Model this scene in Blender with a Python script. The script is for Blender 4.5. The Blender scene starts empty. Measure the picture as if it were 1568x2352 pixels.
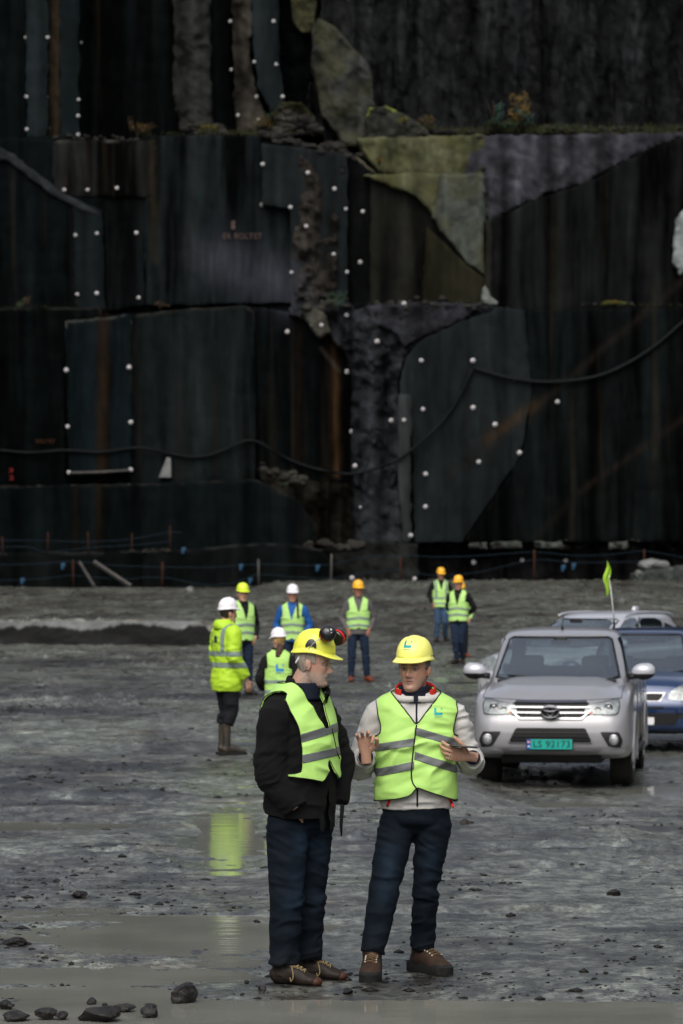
import bpy, bmesh, math, random
import numpy as np
from mathutils import Vector, Matrix
from mathutils.bvhtree import BVHTree

# ------------------------------------------------------------------ camera, world, sun, exposure
scene = bpy.context.scene
COL = scene.collection
CAM_H = 2.35          # eye height of the camera above the quarry floor
FPX = 8540.0          # focal length in pixels of a 1568 x 2352 picture
CX, HZ = 784.0, 1270.0  # optical centre column and horizon row of that picture
cam_data = bpy.data.cameras.new('camera')
cam = bpy.data.objects.new('camera', cam_data)
COL.objects.link(cam)
scene.camera = cam
cam.location = (0, 0, CAM_H)
cam.rotation_euler = (math.radians(90), 0, 0)
cam_data.sensor_fit = 'VERTICAL'
cam_data.sensor_height = 36.0
cam_data.sensor_width = 24.0
cam_data.lens = 36.0 * FPX / 2352.0
cam_data.shift_y = (HZ - 1176.0) / 2352.0
cam_data.clip_start = 0.5
cam_data.clip_end = 3000
cam_data.dof.use_dof = True
cam_data.dof.focus_distance = 20.9
cam_data.dof.aperture_fstop = 5.8

SUN_EL, SUN_AZ = math.radians(50), math.radians(190)   # high and behind the camera
world = bpy.data.worlds.new('World')
scene.world = world
world.use_nodes = True
wn = world.node_tree
wn.nodes.clear()
w_out = wn.nodes.new('ShaderNodeOutputWorld')
w_bg = wn.nodes.new('ShaderNodeBackground')
w_sky = wn.nodes.new('ShaderNodeTexSky')
w_sky.sky_type = 'NISHITA'
w_sky.sun_disc = False
w_sky.sun_elevation = SUN_EL
w_sky.sun_rotation = SUN_AZ
w_sky.air_density = 1.0
w_sky.dust_density = 5.0
w_sky.ozone_density = 1.0
w_hsv = wn.nodes.new('ShaderNodeHueSaturation')
w_hsv.inputs['Saturation'].default_value = 0.5
w_bg.inputs['Strength'].default_value = 0.15
wn.links.new(w_sky.outputs[0], w_hsv.inputs['Color'])
wn.links.new(w_hsv.outputs[0], w_bg.inputs['Color'])
wn.links.new(w_bg.outputs[0], w_out.inputs[0])

sun_data = bpy.data.lights.new('sun', 'SUN')
sun_data.energy = 0.6
sun_data.angle = math.radians(55)
sun_data.color = (1.0, 0.98, 0.95)
sun = bpy.data.objects.new('sun', sun_data)
COL.objects.link(sun)
# sun_rotation is measured from +Y towards +X; the lamp's -Z axis points away from that direction
_d = Vector((math.sin(SUN_AZ) * math.cos(SUN_EL), math.cos(SUN_AZ) * math.cos(SUN_EL), math.sin(SUN_EL)))
sun.rotation_euler = _d.to_track_quat('Z', 'Y').to_euler()
sun.location = (0, -10, 40)

vs = scene.view_settings
vs.view_transform = 'Standard'
vs.look = 'None'
vs.exposure = 0.42
vs.gamma = 1.0
vs.use_curve_mapping = False

rng = np.random.default_rng(7)
random.seed(7)

# ------------------------------------------------------------------ helpers
def P(px, py, d):
    """point at distance d that the picture (1568 x 2352) shows at px, py"""
    return np.array([(px - CX) * d / FPX, d, CAM_H + (HZ - py) * d / FPX])

def _hash(ix, iy, iz, seed):
    h = (ix * 374761393 + iy * 668265263 + iz * 2147483647 + seed * 1274126177) & 0xFFFFFFFF
    h = ((h ^ (h >> 13)) * 1274126177) & 0xFFFFFFFF
    h = ((h ^ (h >> 16)) * 2246822519) & 0xFFFFFFFF
    return ((h ^ (h >> 15)) & 0xFFFFFF) / float(0xFFFFFF)

def vnoise(x, y, z=0.0, seed=0):
    x = np.asarray(x, float); y = np.asarray(y, float); z = np.zeros_like(x) + z
    ix, iy, iz = np.floor(x).astype(np.int64), np.floor(y).astype(np.int64), np.floor(z).astype(np.int64)
    fx, fy, fz = x - ix, y - iy, z - iz
    fx, fy, fz = [t * t * (3 - 2 * t) for t in (fx, fy, fz)]
    r = 0
    for a in (0, 1):
        for b in (0, 1):
            for c in (0, 1):
                w = (fx if a else 1 - fx) * (fy if b else 1 - fy) * (fz if c else 1 - fz)
                r = r + w * _hash(ix + a, iy + b, iz + c, seed)
    return r * 2 - 1

def fbm(x, y, z=0.0, octaves=4, seed=0, gain=0.5, lac=2.03):
    r, a, f, n = 0, 1.0, 1.0, 0
    for o in range(octaves):
        r = r + a * vnoise(np.asarray(x) * f, np.asarray(y) * f, np.asarray(z) * f, seed + o * 17)
        n += a; a *= gain; f *= lac
    return r / n

def sstep(a, b, x):
    t = np.clip((np.asarray(x, float) - a) / (b - a), 0, 1)
    return t * t * (3 - 2 * t)

def poly_sdf(px, py, poly):
    """signed distance, positive inside"""
    px = np.asarray(px, float); py = np.asarray(py, float)
    P2 = np.asarray(poly, float); n = len(P2)
    d = np.full(px.shape, 1e18); ins = np.zeros(px.shape, bool)
    for i in range(n):
        a, b = P2[i], P2[(i + 1) % n]
        e = b - a
        wx, wy = px - a[0], py - a[1]
        t = np.clip((wx * e[0] + wy * e[1]) / max(e @ e, 1e-12), 0, 1)
        d = np.minimum(d, (wx - t * e[0]) ** 2 + (wy - t * e[1]) ** 2)
        if a[1] != b[1]:
            c = ((a[1] > py) != (b[1] > py)) & (px < (b[0] - a[0]) * (py - a[1]) / (b[1] - a[1]) + a[0])
            ins ^= c
    d = np.sqrt(d)
    return np.where(ins, d, -d)

def grid_tris(nu, nv, closed_u=False):
    i = np.arange(nu if closed_u else nu - 1); j = np.arange(nv - 1)
    I, J = np.meshgrid(i, j, indexing='ij')
    I2 = (I + 1) % nu
    a, b, c, d = I * nv + J, I2 * nv + J, I2 * nv + J + 1, I * nv + J + 1
    return np.concatenate([np.stack([a, b, c], -1).reshape(-1, 3), np.stack([a, c, d], -1).reshape(-1, 3)])

def clip(V, T, f):
    """keep the part of the mesh where f > 0, cutting triangles exactly"""
    V = np.asarray(V, float); T = np.asarray(T); f = np.asarray(f, float)
    ins = f > 0
    c = ins[T].sum(1)
    keep = [tuple(t) for t in T[c == 3]]
    newV = []; cache = {}
    def cut(a, b):
        k = (a, b) if a < b else (b, a)
        if k not in cache:
            t = f[k[0]] / (f[k[0]] - f[k[1]])
            newV.append(V[k[0]] * (1 - t) + V[k[1]] * t)
            cache[k] = len(V) + len(newV) - 1
        return cache[k]
    for t in T[(c == 1) | (c == 2)]:
        poly = []
        for q in range(3):
            a, b = int(t[q]), int(t[(q + 1) % 3])
            if ins[a]: poly.append(a)
            if ins[a] != ins[b]: poly.append(cut(a, b))
        for q in range(1, len(poly) - 1):
            keep.append((poly[0], poly[q], poly[q + 1]))
    if not keep: return np.zeros((0, 3)), np.zeros((0, 3), int)
    A = np.concatenate([V, np.array(newV)]) if newV else V
    K = np.array(keep)
    u, inv = np.unique(K, return_inverse=True)
    return A[u], inv.reshape(K.shape)

def boundary(T):
    E = {}
    for t in T:
        for q in range(3):
            a, b = int(t[q]), int(t[(q + 1) % 3])
            E[(a, b)] = 1
    return [(a, b) for (a, b) in E if (b, a) not in E]

def loops_of(edges):
    nxt = {}
    for a, b in edges: nxt.setdefault(a, []).append(b)
    out = []
    while nxt:
        s = next(iter(nxt)); loop = [s]; cur = s
        while cur in nxt:
            b = nxt[cur].pop()
            if not nxt[cur]: del nxt[cur]
            if b == s: loop.append(s); break
            loop.append(b); cur = b
        out.append(loop)
    return out

def skirt(V, T, off):
    """give a sheet thickness: walls along its rim, displaced by off (vector or per-vertex array)"""
    E = boundary(T)
    rim = sorted({v for e in E for v in e}); m = {v: len(V) + k for k, v in enumerate(rim)}
    off = np.asarray(off, float)
    add = V[rim] + (off if off.ndim == 1 else off[rim])
    F = [(b, a, m[a]) for a, b in E] + [(b, m[a], m[b]) for a, b in E]
    return np.concatenate([V, add]), np.concatenate([T, np.array(F, int).reshape(-1, 3)])

def vnormals(V, T):
    n = np.cross(V[T[:, 1]] - V[T[:, 0]], V[T[:, 2]] - V[T[:, 0]])
    N = np.zeros_like(V)
    for q in range(3): np.add.at(N, T[:, q], n)
    return N / (np.linalg.norm(N, axis=1, keepdims=True) + 1e-12)

def make_mesh(name, V, F, mats=(), smooth=True, color=None, matidx=None, sharp=None):
    me = bpy.data.meshes.new(name)
    V = np.asarray(V, float)
    if isinstance(F, np.ndarray) and F.ndim == 2:
        k = F.shape[1]; nf = len(F)
        me.vertices.add(len(V)); me.vertices.foreach_set('co', V.astype(np.float32).ravel())
        me.loops.add(nf * k); me.loops.foreach_set('vertex_index', F.astype(np.int32).ravel())
        me.polygons.add(nf)
        me.polygons.foreach_set('loop_start', np.arange(0, nf * k, k, dtype=np.int32))
        me.polygons.foreach_set('loop_total', np.full(nf, k, dtype=np.int32))
        me.update(calc_edges=True)
    else:
        me.from_pydata([tuple(v) for v in V], [], [tuple(int(i) for i in f) for f in F]); me.update()
    for m in (mats if isinstance(mats, (list, tuple)) else [mats]):
        if m: me.materials.append(m)
    if matidx is not None: me.polygons.foreach_set('material_index', np.asarray(matidx, dtype=np.int32))
    if color is not None:
        at = me.color_attributes.new('Col', 'FLOAT_COLOR', 'POINT')
        c4 = np.ones((len(V), 4), np.float32); c4[:, :color.shape[1]] = color
        at.data.foreach_set('color', c4.ravel())
    if smooth:
        me.polygons.foreach_set('use_smooth', np.ones(len(me.polygons), bool))
        if sharp:
            me.set_sharp_from_angle(angle=math.radians(sharp))
    me.validate()
    return me

def link(name, me, parent=None, loc=None, rot=None, **props):
    o = bpy.data.objects.new(name, me)
    COL.objects.link(o)
    if loc is not None: o.location = tuple(float(v) for v in loc)
    if rot is not None: o.rotation_euler = rot
    if parent is not None: o.parent = parent
    for k, v in props.items(): o[k] = v
    return o

def obj(name, V, F, mats, parent=None, smooth=True, color=None, matidx=None, sharp=None, **kw):
    return link(name, make_mesh(name, V, F, mats, smooth, color, matidx, sharp), parent, **kw)

def thing(name, label, category, loc=(0, 0, 0), rotz=0.0, group=None):
    o = link(name, None, None, loc, (0, 0, rotz), label=label, category=category)
    o.empty_display_size = 0.2
    if group: o['group'] = group
    return o

class Geo:
    """collects triangles / quads of several shapes"""
    def __init__(s): s.V = []; s.F = []
    def n(s): return sum(len(v) for v in s.V)
    def add(s, V, F):
        if len(V) == 0: return s
        b = s.n(); s.V.append(np.asarray(V, float))
        s.F += [tuple(int(i) + b for i in f) for f in F]; return s
    def box(s, c, size, rz=0.0, taper=1.0, bevel=0.0):
        hx, hy, hz = [q / 2 for q in size]
        if bevel <= 0:
            v = [(x * hx * (taper if z > 0 else 1), y * hy * (taper if z > 0 else 1), z * hz) for z in (-1, 1) for y in (-1, 1) for x in (-1, 1)]
            f = [(0, 2, 3, 1), (4, 5, 7, 6), (0, 1, 5, 4), (2, 6, 7, 3), (0, 4, 6, 2), (1, 3, 7, 5)]
        else:
            bm = bmesh.new(); bmesh.ops.create_cube(bm, size=2)
            for q in bm.verts:
                t = taper if q.co.z > 0 else 1
                q.co = (q.co.x * hx * t, q.co.y * hy * t, q.co.z * hz)
            bmesh.ops.bevel(bm, geom=bm.edges[:], offset=bevel, segments=2, affect='EDGES', profile=0.5)
            bm.verts.index_update()
            v = [tuple(q.co) for q in bm.verts]; f = [tuple(w.index for w in q.verts) for q in bm.faces]; bm.free()
        v = np.array(v); cs, sn = math.cos(rz), math.sin(rz)
        v = np.stack([v[:, 0] * cs - v[:, 1] * sn, v[:, 0] * sn + v[:, 1] * cs, v[:, 2]], 1) + np.array(c)
        return s.add(v, f)
    def tube(s, pts, r, n=10, cap=True, flat=1.0):
        V, F = tube(pts, r, n, cap=cap, flat=flat); return s.add(V, F)
    def lathe(s, c, axis, prof, n=24):
        """prof: list of (distance along axis, radius)"""
        ax = Vector(axis).normalized(); u = ax.orthogonal().normalized(); w = ax.cross(u)
        u, w, ax = map(np.array, (u, w, ax)); V = []; F = []
        for (h, r) in prof:
            for k in range(n):
                a = 2 * math.pi * k / n
                V.append(np.array(c) + ax * h + (u * math.cos(a) + w * math.sin(a)) * max(r, 1e-4))
        m = len(prof)
        for i in range(m - 1):
            for k in range(n):
                k2 = (k + 1) % n
                F.append((i * n + k, i * n + k2, (i + 1) * n + k2, (i + 1) * n + k))
        F.append(tuple(range(n))[::-1]); F.append(tuple((m - 1) * n + k for k in range(n)))
        return s.add(V, F)
    def obj(s, name, mats, parent=None, smooth=True, **kw):
        return obj(name, np.concatenate(s.V), s.F, mats, parent, smooth, **kw)

def catmull(pts, m):
    pts = np.asarray(pts, float)
    if len(pts) < 3 or m < 2: return pts
    Q = np.concatenate([[2 * pts[0] - pts[1]], pts, [2 * pts[-1] - pts[-2]]]); out = []
    for i in range(1, len(Q) - 2):
        for k in range(m):
            t = k / m; a, b, c, d = Q[i - 1:i + 3]
            out.append(0.5 * (2 * b + (c - a) * t + (2 * a - 5 * b + 4 * c - d) * t * t + (3 * b - 3 * c + d - a) * t ** 3))
    out.append(pts[-1]); return np.array(out)

def tube(pts, r, n=12, flat=1.0, side=None, sub=1, cap=True, mod=None):
    """a tapering limb along pts; r is a number or a radius per point, flat squeezes it at right angles to side"""
    pts = np.asarray(pts, float); r = np.full(len(pts), r) if np.isscalar(r) else np.asarray(r, float)
    fl = np.full(len(pts), flat) if np.isscalar(flat) else np.asarray(flat, float)
    if sub > 1:
        q = catmull(np.column_stack([pts, r, fl]), sub); pts, r, fl = q[:, :3], np.maximum(q[:, 3], 1e-4), q[:, 4]
    tan = np.gradient(pts, axis=0); tan /= np.linalg.norm(tan, axis=1, keepdims=True) + 1e-12
    ref = np.array(side if side is not None else ((1, 0, 0) if abs(tan[0][0]) < .8 else (0, 1, 0)), float)
    V = []; a = np.linspace(0, 2 * np.pi, n, endpoint=False)
    for i in range(len(pts)):
        u = ref - tan[i] * (ref @ tan[i]); u /= np.linalg.norm(u) + 1e-12
        w = np.cross(tan[i], u)
        if side is None: ref = u
        rr = r[i] if mod is None else r[i] * mod(i / (len(pts) - 1), a)
        V.append(pts[i] + np.outer(np.cos(a) * rr, u) + np.outer(np.sin(a) * rr * fl[i], w))
    V = np.concatenate(V); F = []
    for i in range(len(pts) - 1):
        for k in range(n):
            k2 = (k + 1) % n
            F.append((i * n + k, i * n + k2, (i + 1) * n + k2, (i + 1) * n + k))
    if cap:
        F.append(tuple(range(n))[::-1]); m = (len(pts) - 1) * n; F.append(tuple(m + k for k in range(n)))
    return V, F

def remesh(parts, voxel, smooth=3, factor=0.5):
    """union of overlapping closed shapes as one continuous surface; returns V, quads/tris as triangles"""
    g = Geo()
    for V, F in parts: g.add(V, F)
    me = bpy.data.meshes.new('tmp'); me.from_pydata([tuple(v) for v in np.concatenate(g.V)], [], g.F)
    bm = bmesh.new(); bm.from_mesh(me)
    bmesh.ops.recalc_face_normals(bm, faces=bm.faces[:]); bm.to_mesh(me); bm.free()
    o = bpy.data.objects.new('tmp', me); COL.objects.link(o)
    m = o.modifiers.new('r', 'REMESH'); m.mode = 'VOXEL'; m.voxel_size = voxel
    if smooth:
        s = o.modifiers.new('s', 'SMOOTH'); s.factor = factor; s.iterations = smooth
    dg = bpy.context.evaluated_depsgraph_get(); dg.update()
    ev = o.evaluated_get(dg); em = ev.to_mesh()
    V = np.empty(len(em.vertices) * 3, np.float32); em.vertices.foreach_get('co', V); V = V.reshape(-1, 3).astype(float)
    em.calc_loop_triangles()
    T = np.empty(len(em.loop_triangles) * 3, np.int32); em.loop_triangles.foreach_get('vertices', T); T = T.reshape(-1, 3)
    ev.to_mesh_clear(); bpy.data.objects.remove(o); bpy.data.meshes.remove(me)
    return V, T.astype(int)

def bvh_of(V, T):
    return BVHTree.FromPolygons([tuple(v) for v in V], [tuple(int(i) for i in t) for t in T])

def poly_grid(poly, step):
    """triangulated flat grid clipped to a polygon, as u, v, triangles"""
    A = np.asarray(poly, float); lo, hi = A.min(0) - step, A.max(0) + step
    u = np.arange(lo[0], hi[0] + step, step); v = np.arange(lo[1], hi[1] + step, step)
    U, W = np.meshgrid(u, v, indexing='ij')
    V = np.stack([U.ravel(), W.ravel(), 0 * U.ravel()], 1)
    T = grid_tris(len(u), len(v))
    return clip(V, T, poly_sdf(V[:, 0], V[:, 1], poly) + 1e-9)

def project(V2, bvh, origin, uax, vax, dirn, off=0.002):
    """throw points (u, v) on to a surface along dirn and lift them off it"""
    o, u, w, d = [np.array(q, float) for q in (origin, uax, vax, dirn)]
    out = []; last = None
    for p in V2:
        s = o + u * p[0] + w * p[1]
        hit = bvh.ray_cast(Vector(s), Vector(d), 50.0)
        if hit[0] is None:
            out.append(None)
        else:
            out.append(np.array(hit[0]) - d * off)
    good = [q for q in out if q is not None]
    if not good: return None
    md = np.mean([q @ d for q in good])
    for i, q in enumerate(out):
        if q is None:
            s = o + u * V2[i][0] + w * V2[i][1]
            j = min((k for k in range(len(out)) if out[k] is not None), key=lambda k: (V2[k][0] - V2[i][0]) ** 2 + (V2[k][1] - V2[i][1]) ** 2)
            out[i] = s + d * ((out[j] - s) @ d)
    return np.array(out)

def patch(name, poly, bvh, origin, uax, vax, dirn, mats, parent, off=0.003, step=0.02, depth=0.02, smooth=True, **kw):
    V, T = poly_grid(poly, step)
    W = project(V, bvh, origin, uax, vax, dirn, off)
    if W is None: return None
    if depth: W, T = skirt(W, T, np.array(dirn, float) * depth)
    return obj(name, W, T, mats, parent, smooth, sharp=40, **kw)

# ------------------------------------------------------------------ materials
def mat(name, color, rough=0.6, spec=0.5, metal=0.0, noise=0.0, nscale=8.0, bump=0.0, bscale=40.0, coat=0.0,
        color2=None, attr=False, trans=0.0, stretch=(1, 1, 1), crease=0.0, rough2=None, sss=0.0, sheen=0.0, bdist=0.01):
    m = bpy.data.materials.new(name); m.use_nodes = True
    nt = m.node_tree; b = nt.nodes['Principled BSDF']; L = nt.links.new
    b.inputs['Roughness'].default_value = rough
    b.inputs['Specular IOR Level'].default_value = spec
    b.inputs['Metallic'].default_value = metal
    b.inputs['Coat Weight'].default_value = coat
    b.inputs['Coat Roughness'].default_value = 0.06
    b.inputs['Transmission Weight'].default_value = trans
    if sheen: b.inputs['Sheen Weight'].default_value = sheen
    if sss:
        b.inputs['Subsurface Weight'].default_value = sss
        b.inputs['Subsurface Scale'].default_value = 0.01
    c4 = (*color, 1)
    b.inputs['Base Color'].default_value = c4
    tc = nt.nodes.new('ShaderNodeTexCoord'); mp = nt.nodes.new('ShaderNodeMapping')
    mp.inputs['Scale'].default_value = stretch
    L(tc.outputs['Object'], mp.inputs[0])
    base = None
    if attr:
        a = nt.nodes.new('ShaderNodeVertexColor'); a.layer_name = 'Col'; base = a.outputs[0]
    if noise or color2:
        n = nt.nodes.new('ShaderNodeTexNoise'); n.inputs['Scale'].default_value = nscale; n.inputs['Detail'].default_value = 6
        n.inputs['Roughness'].default_value = 0.65
        L(mp.outputs[0], n.inputs['Vector'])
        if color2:
            r = nt.nodes.new('ShaderNodeValToRGB'); r.color_ramp.elements[0].position = 0.38; r.color_ramp.elements[1].position = 0.62
            r.color_ramp.elements[0].color = c4; r.color_ramp.elements[1].color = (*color2, 1)
            L(n.outputs[0], r.inputs[0]); base = r.outputs[0]
        else:
            mr = nt.nodes.new('ShaderNodeMapRange'); mr.inputs[1].default_value = 0.3; mr.inputs[2].default_value = 0.7
            mr.inputs[3].default_value = 1 - noise; mr.inputs[4].default_value = 1 + noise
            L(n.outputs[0], mr.inputs[0])
            mx = nt.nodes.new('ShaderNodeMix'); mx.data_type = 'RGBA'; mx.blend_type = 'MULTIPLY'; mx.inputs[0].default_value = 1
            if base: L(base, mx.inputs[6])
            else: mx.inputs[6].default_value = c4
            L(mr.outputs[0], mx.inputs[7]); base = mx.outputs[2]
        if rough2 is not None:
            m2 = nt.nodes.new('ShaderNodeMapRange'); m2.inputs[1].default_value = 0.4; m2.inputs[2].default_value = 0.6
            m2.inputs[3].default_value = rough; m2.inputs[4].default_value = rough2
            L(n.outputs[0], m2.inputs[0]); L(m2.outputs[0], b.inputs['Roughness'])
    if base: L(base, b.inputs['Base Color'])
    if bump:
        n2 = nt.nodes.new('ShaderNodeTexNoise'); n2.inputs['Scale'].default_value = bscale; n2.inputs['Detail'].default_value = 5
        L(mp.outputs[0], n2.inputs['Vector'])
        bp = nt.nodes.new('ShaderNodeBump'); bp.inputs['Strength'].default_value = bump; bp.inputs['Distance'].default_value = bdist
        L(n2.outputs[0], bp.inputs['Height']); L(bp.outputs[0], b.inputs['Normal'])
        if crease:
            m3 = nt.nodes.new('ShaderNodeMapping'); m3.inputs['Scale'].default_value = (1, 1, 2.3); m3.inputs['Rotation'].default_value = (.1, .35, 0); L(tc.outputs['Object'], m3.inputs[0])
            n3 = nt.nodes.new('ShaderNodeTexNoise'); n3.noise_type = 'RIDGED_MULTIFRACTAL'; n3.inputs['Scale'].default_value = 4.2; n3.inputs['Detail'].default_value = 2.5; n3.inputs['Distortion'].default_value = .5
            L(m3.outputs[0], n3.inputs['Vector'])
            b3 = nt.nodes.new('ShaderNodeBump'); b3.inputs['Strength'].default_value = 1.0; b3.inputs['Distance'].default_value = crease
            L(n3.outputs[0], b3.inputs['Height']); L(b3.outputs[0], bp.inputs['Normal'])
    return m
# ------------------------------------------------------------------ the quarry floor
def base_height(x, y):
    """broad shape of the floor: flat near, a dip under the cars, a rise to the foot of the cliff"""
    x = np.asarray(x, float); y = np.asarray(y, float)
    far_r = 1.28 * sstep(84, 128, y)
    far_l = 0.60 * sstep(96.3, 96.31, y) + 0.45 * sstep(98, 140, y)
    wl = 1 - sstep(-3.6, -2.2, x)
    dip = -0.36 * sstep(0.3, 2.2, x) * sstep(31, 39, y) * (1 - sstep(56, 66, y)) - .05 * sstep(86, 93, y) * (y < 96.3) * (1 - sstep(-3.6, -2.2, x))
    return far_r * (1 - wl) + far_l * wl + dip

def to_img(x, y, z=0.0):
    return CX + x * FPX / y, HZ - (z - CAM_H) * FPX / y

# wet hollows as (px, py, half width, half height) of the ground they cover in the picture
HOLLOWS = [(800, 2335, 1100, 40, .055), (300, 2330, 420, 50, .04), (200, 2275, 420, 26, .024), (420, 2120, 290, 40, .024), (150, 2095, 330, 32, .02),
           (250, 1990, 380, 10, .012), (620, 1700, 220, 8, .02), (760, 1860, 150, 16, .02), (330, 2180, 500, 14, .018), (700, 2120, 200, 16, .018), (130, 1892, 330, 14, .02), (560, 1850, 190, 10, .016), (525, 1925, 110, 130, .024), (300, 2150, 430, 45, .026), (200, 2235, 500, 26, .03), (530, 2205, 150, 26, .02),
           (1420, 1815, 170, 16, .022), (1300, 1848, 420, 10, .02), (1540, 1910, 75, 12, .03), (1545, 1815, 60, 16, .04), (1290, 2268, 70, 10, .02),
           (1055, 1560, 75, 7, .05), (960, 1562, 70, 5, .03), (1330, 1560, 200, 10, .02), (560, 1805, 100, 5, .016), (700, 1850, 120, 14, .014),
           (560, 1735, 110, 12, .006), (1090, 1870, 200, 10, .012), (850, 2290, 400, 22, .016), (1450, 2300, 350, 18, .02)]
MOUNDS = [(60, 1635, 170, 26, .05), (180, 1700, 220, 20, .02), (1450, 1870, 300, 16, .03), (200, 1828, 420, 8, .025), (60, 1800, 130, 26, .035),
          (60, 2165, 110, 16, .03), (1300, 1930, 260, 20, .012), (1480, 2230, 200, 30, .015), (1000, 2060, 350, 60, .012)]

# crumbly dark mud and pale bands, partly painted-in wet sheen and glints, in picture pixels: px, py, half width, half height, strength (dark > 0)
BANDS = [(120, 1640, 330, 12, .8), (620, 1602, 700, 8, .7), (250, 1762, 430, 22, .75), (50, 1805, 150, 28, .9), (280, 1828, 470, 6, 1.1), (130, 1850, 200, 8, .6), (270, 1942, 95, 8, 1.0), (190, 2060, 60, 9, .9), (30, 2170, 70, 14, 1.0),
         (1250, 1925, 300, 12, .6), (1330, 1955, 280, 18, .5), (1400, 2215, 330, 40, .55), (1060, 2042, 260, 12, .6), (930, 2262, 190, 16, .7), (1450, 1900, 240, 9, .8), (1360, 2010, 150, 12, .5), (1100, 2165, 240, 14, .5),
         (1500, 1560, 130, 20, .5), (1300, 1752, 330, 22, .9), (1330, 1800, 300, 8, .5), (800, 1640, 400, 7, .4), (1500, 2135, 200, 9, .7), (1250, 1415, 350, 5, .6), (1150, 1462, 500, 5, .5), (450, 1560, 400, 7, .35), (200, 1525, 330, 12, .45), (90, 2300, 260, 16, .9), (720, 1920, 120, 8, .5),
         (170, 1690, 270, 20, -.6), (90, 1615, 120, 7, -.5), (1300, 1856, 330, 7, -.8), (350, 2208, 380, 10, -.9), (500, 1868, 300, 3, -1.0), (120, 2110, 250, 5, -.5), (250, 1500, 350, 10, -.4), (900, 1500, 400, 16, -.25), (300, 2228, 330, 4, -1.0), (560, 2232, 260, 4, -.8), (300, 1730, 300, 6, -.3)]
def band_mask(x, y):
    px, py = to_img(x, y, base_height(x, y)); m = np.zeros_like(px)
    w = px * .0 + 6 * fbm(x * .5, y * .3, 0, 2, 201)
    nz = fbm(x * 2.2, y * 1.6, 0, 4, 203, .6)
    for (cx, cy, rx, ry, k) in BANDS:
        q = ((px - cx) / rx) ** 2 + ((py + w * ry / 12 - cy) / ry) ** 2
        e = np.exp(-q * 1.2); m += k * e * (sstep(-.35, .25, nz * 1.4 + e - .55) if k > 0 else .55 + .9 * sstep(-.1, .3, nz))
    return m

def fine_height(x, y):
    px, py = to_img(x, y, base_height(x, y))
    far = np.clip(y / 22.0, 1, 6)
    n = 0.020 * fbm(x * .55, y * .30, 0, 3, 3) + 0.013 * fbm(x * 1.7, y * 1.0, 0, 3, 11)
    clod = np.clip(fbm(x * 7.0, y * 6.0, 0, 3, 5), 0, 1) ** 1.3 * sstep(-.15, .35, fbm(x * .8, y * .45, 0, 3, 29))
    n += 0.060 * clod * (1 + .4 * (far - 1)) + 0.007 * fbm(x * 16, y * 14, 0, 3, 8)
    rut = np.sin(y * 2.1 + 1.3 * fbm(x * .12, y * .2, 0, 2, 77) * 3.0 + x * .06)
    n += 0.012 * rut * sstep(24, 34, y) * (1 - sstep(90, 110, y)) * sstep(-.3, .3, fbm(x * .1, y * .15, 0, 2, 41))
    n += 0.05 * fbm(x * .25, y * .5, 0, 3, 51) * sstep(60, 90, y) * (1 - .9 * np.exp(-((y - 92) / 5) ** 2) * (x < -2))
    # tyre tracks curving across the floor
    for (c0, c1, c2, w) in [(27.5, .10, .010, .16), (29.3, .10, .010, .16), (33.5, -.04, .012, .2), (35.2, -.04, .012, .2), (24.2, .05, -.02, .14)]:
        d = y - (c0 + c1 * x + c2 * x * x)
        n += -0.030 * np.exp(-(d / w) ** 2) + 0.018 * np.exp(-((np.abs(d) - 1.9 * w) / (.7 * w)) ** 2)
    hol = np.zeros_like(n)
    for (cx, cy, rx, ry, dep) in HOLLOWS:
        q = ((px - cx) / rx) ** 2 + ((py - cy) / ry) ** 2
        hol = np.maximum(hol, dep * np.exp(-q * 0.9) * 1.5)
    for (cx, cy, rx, ry, up) in MOUNDS:
        q = ((px - cx) / rx) ** 2 + ((py - cy) / ry) ** 2
        n += up * np.exp(-q) * (1 + .5 * fbm(x * 3, y * 2, 0, 3, 61))
    n += 0.012
    flat = np.clip(hol / .03, 0, 1)
    return n * (1 - .62 * flat) - hol * .95

def ground_z(x, y):
    x = np.atleast_1d(np.asarray(x, float)); y = np.atleast_1d(np.asarray(y, float))
    return base_height(x, y) + fine_height(x, y)

def ground_hit(px, py):
    """where the broad floor lies that the picture shows at px, py"""
    ds = np.linspace(12, 150, 28000)
    z = CAM_H + (HZ - py) * ds / FPX; x = (px - CX) * ds / FPX
    k = int(np.argmax(z <= base_height(x, ds)))
    if k == 0: k = len(ds) - 1
    return np.array([x[k], ds[k], float(base_height(x[k], ds[k]))])

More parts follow.
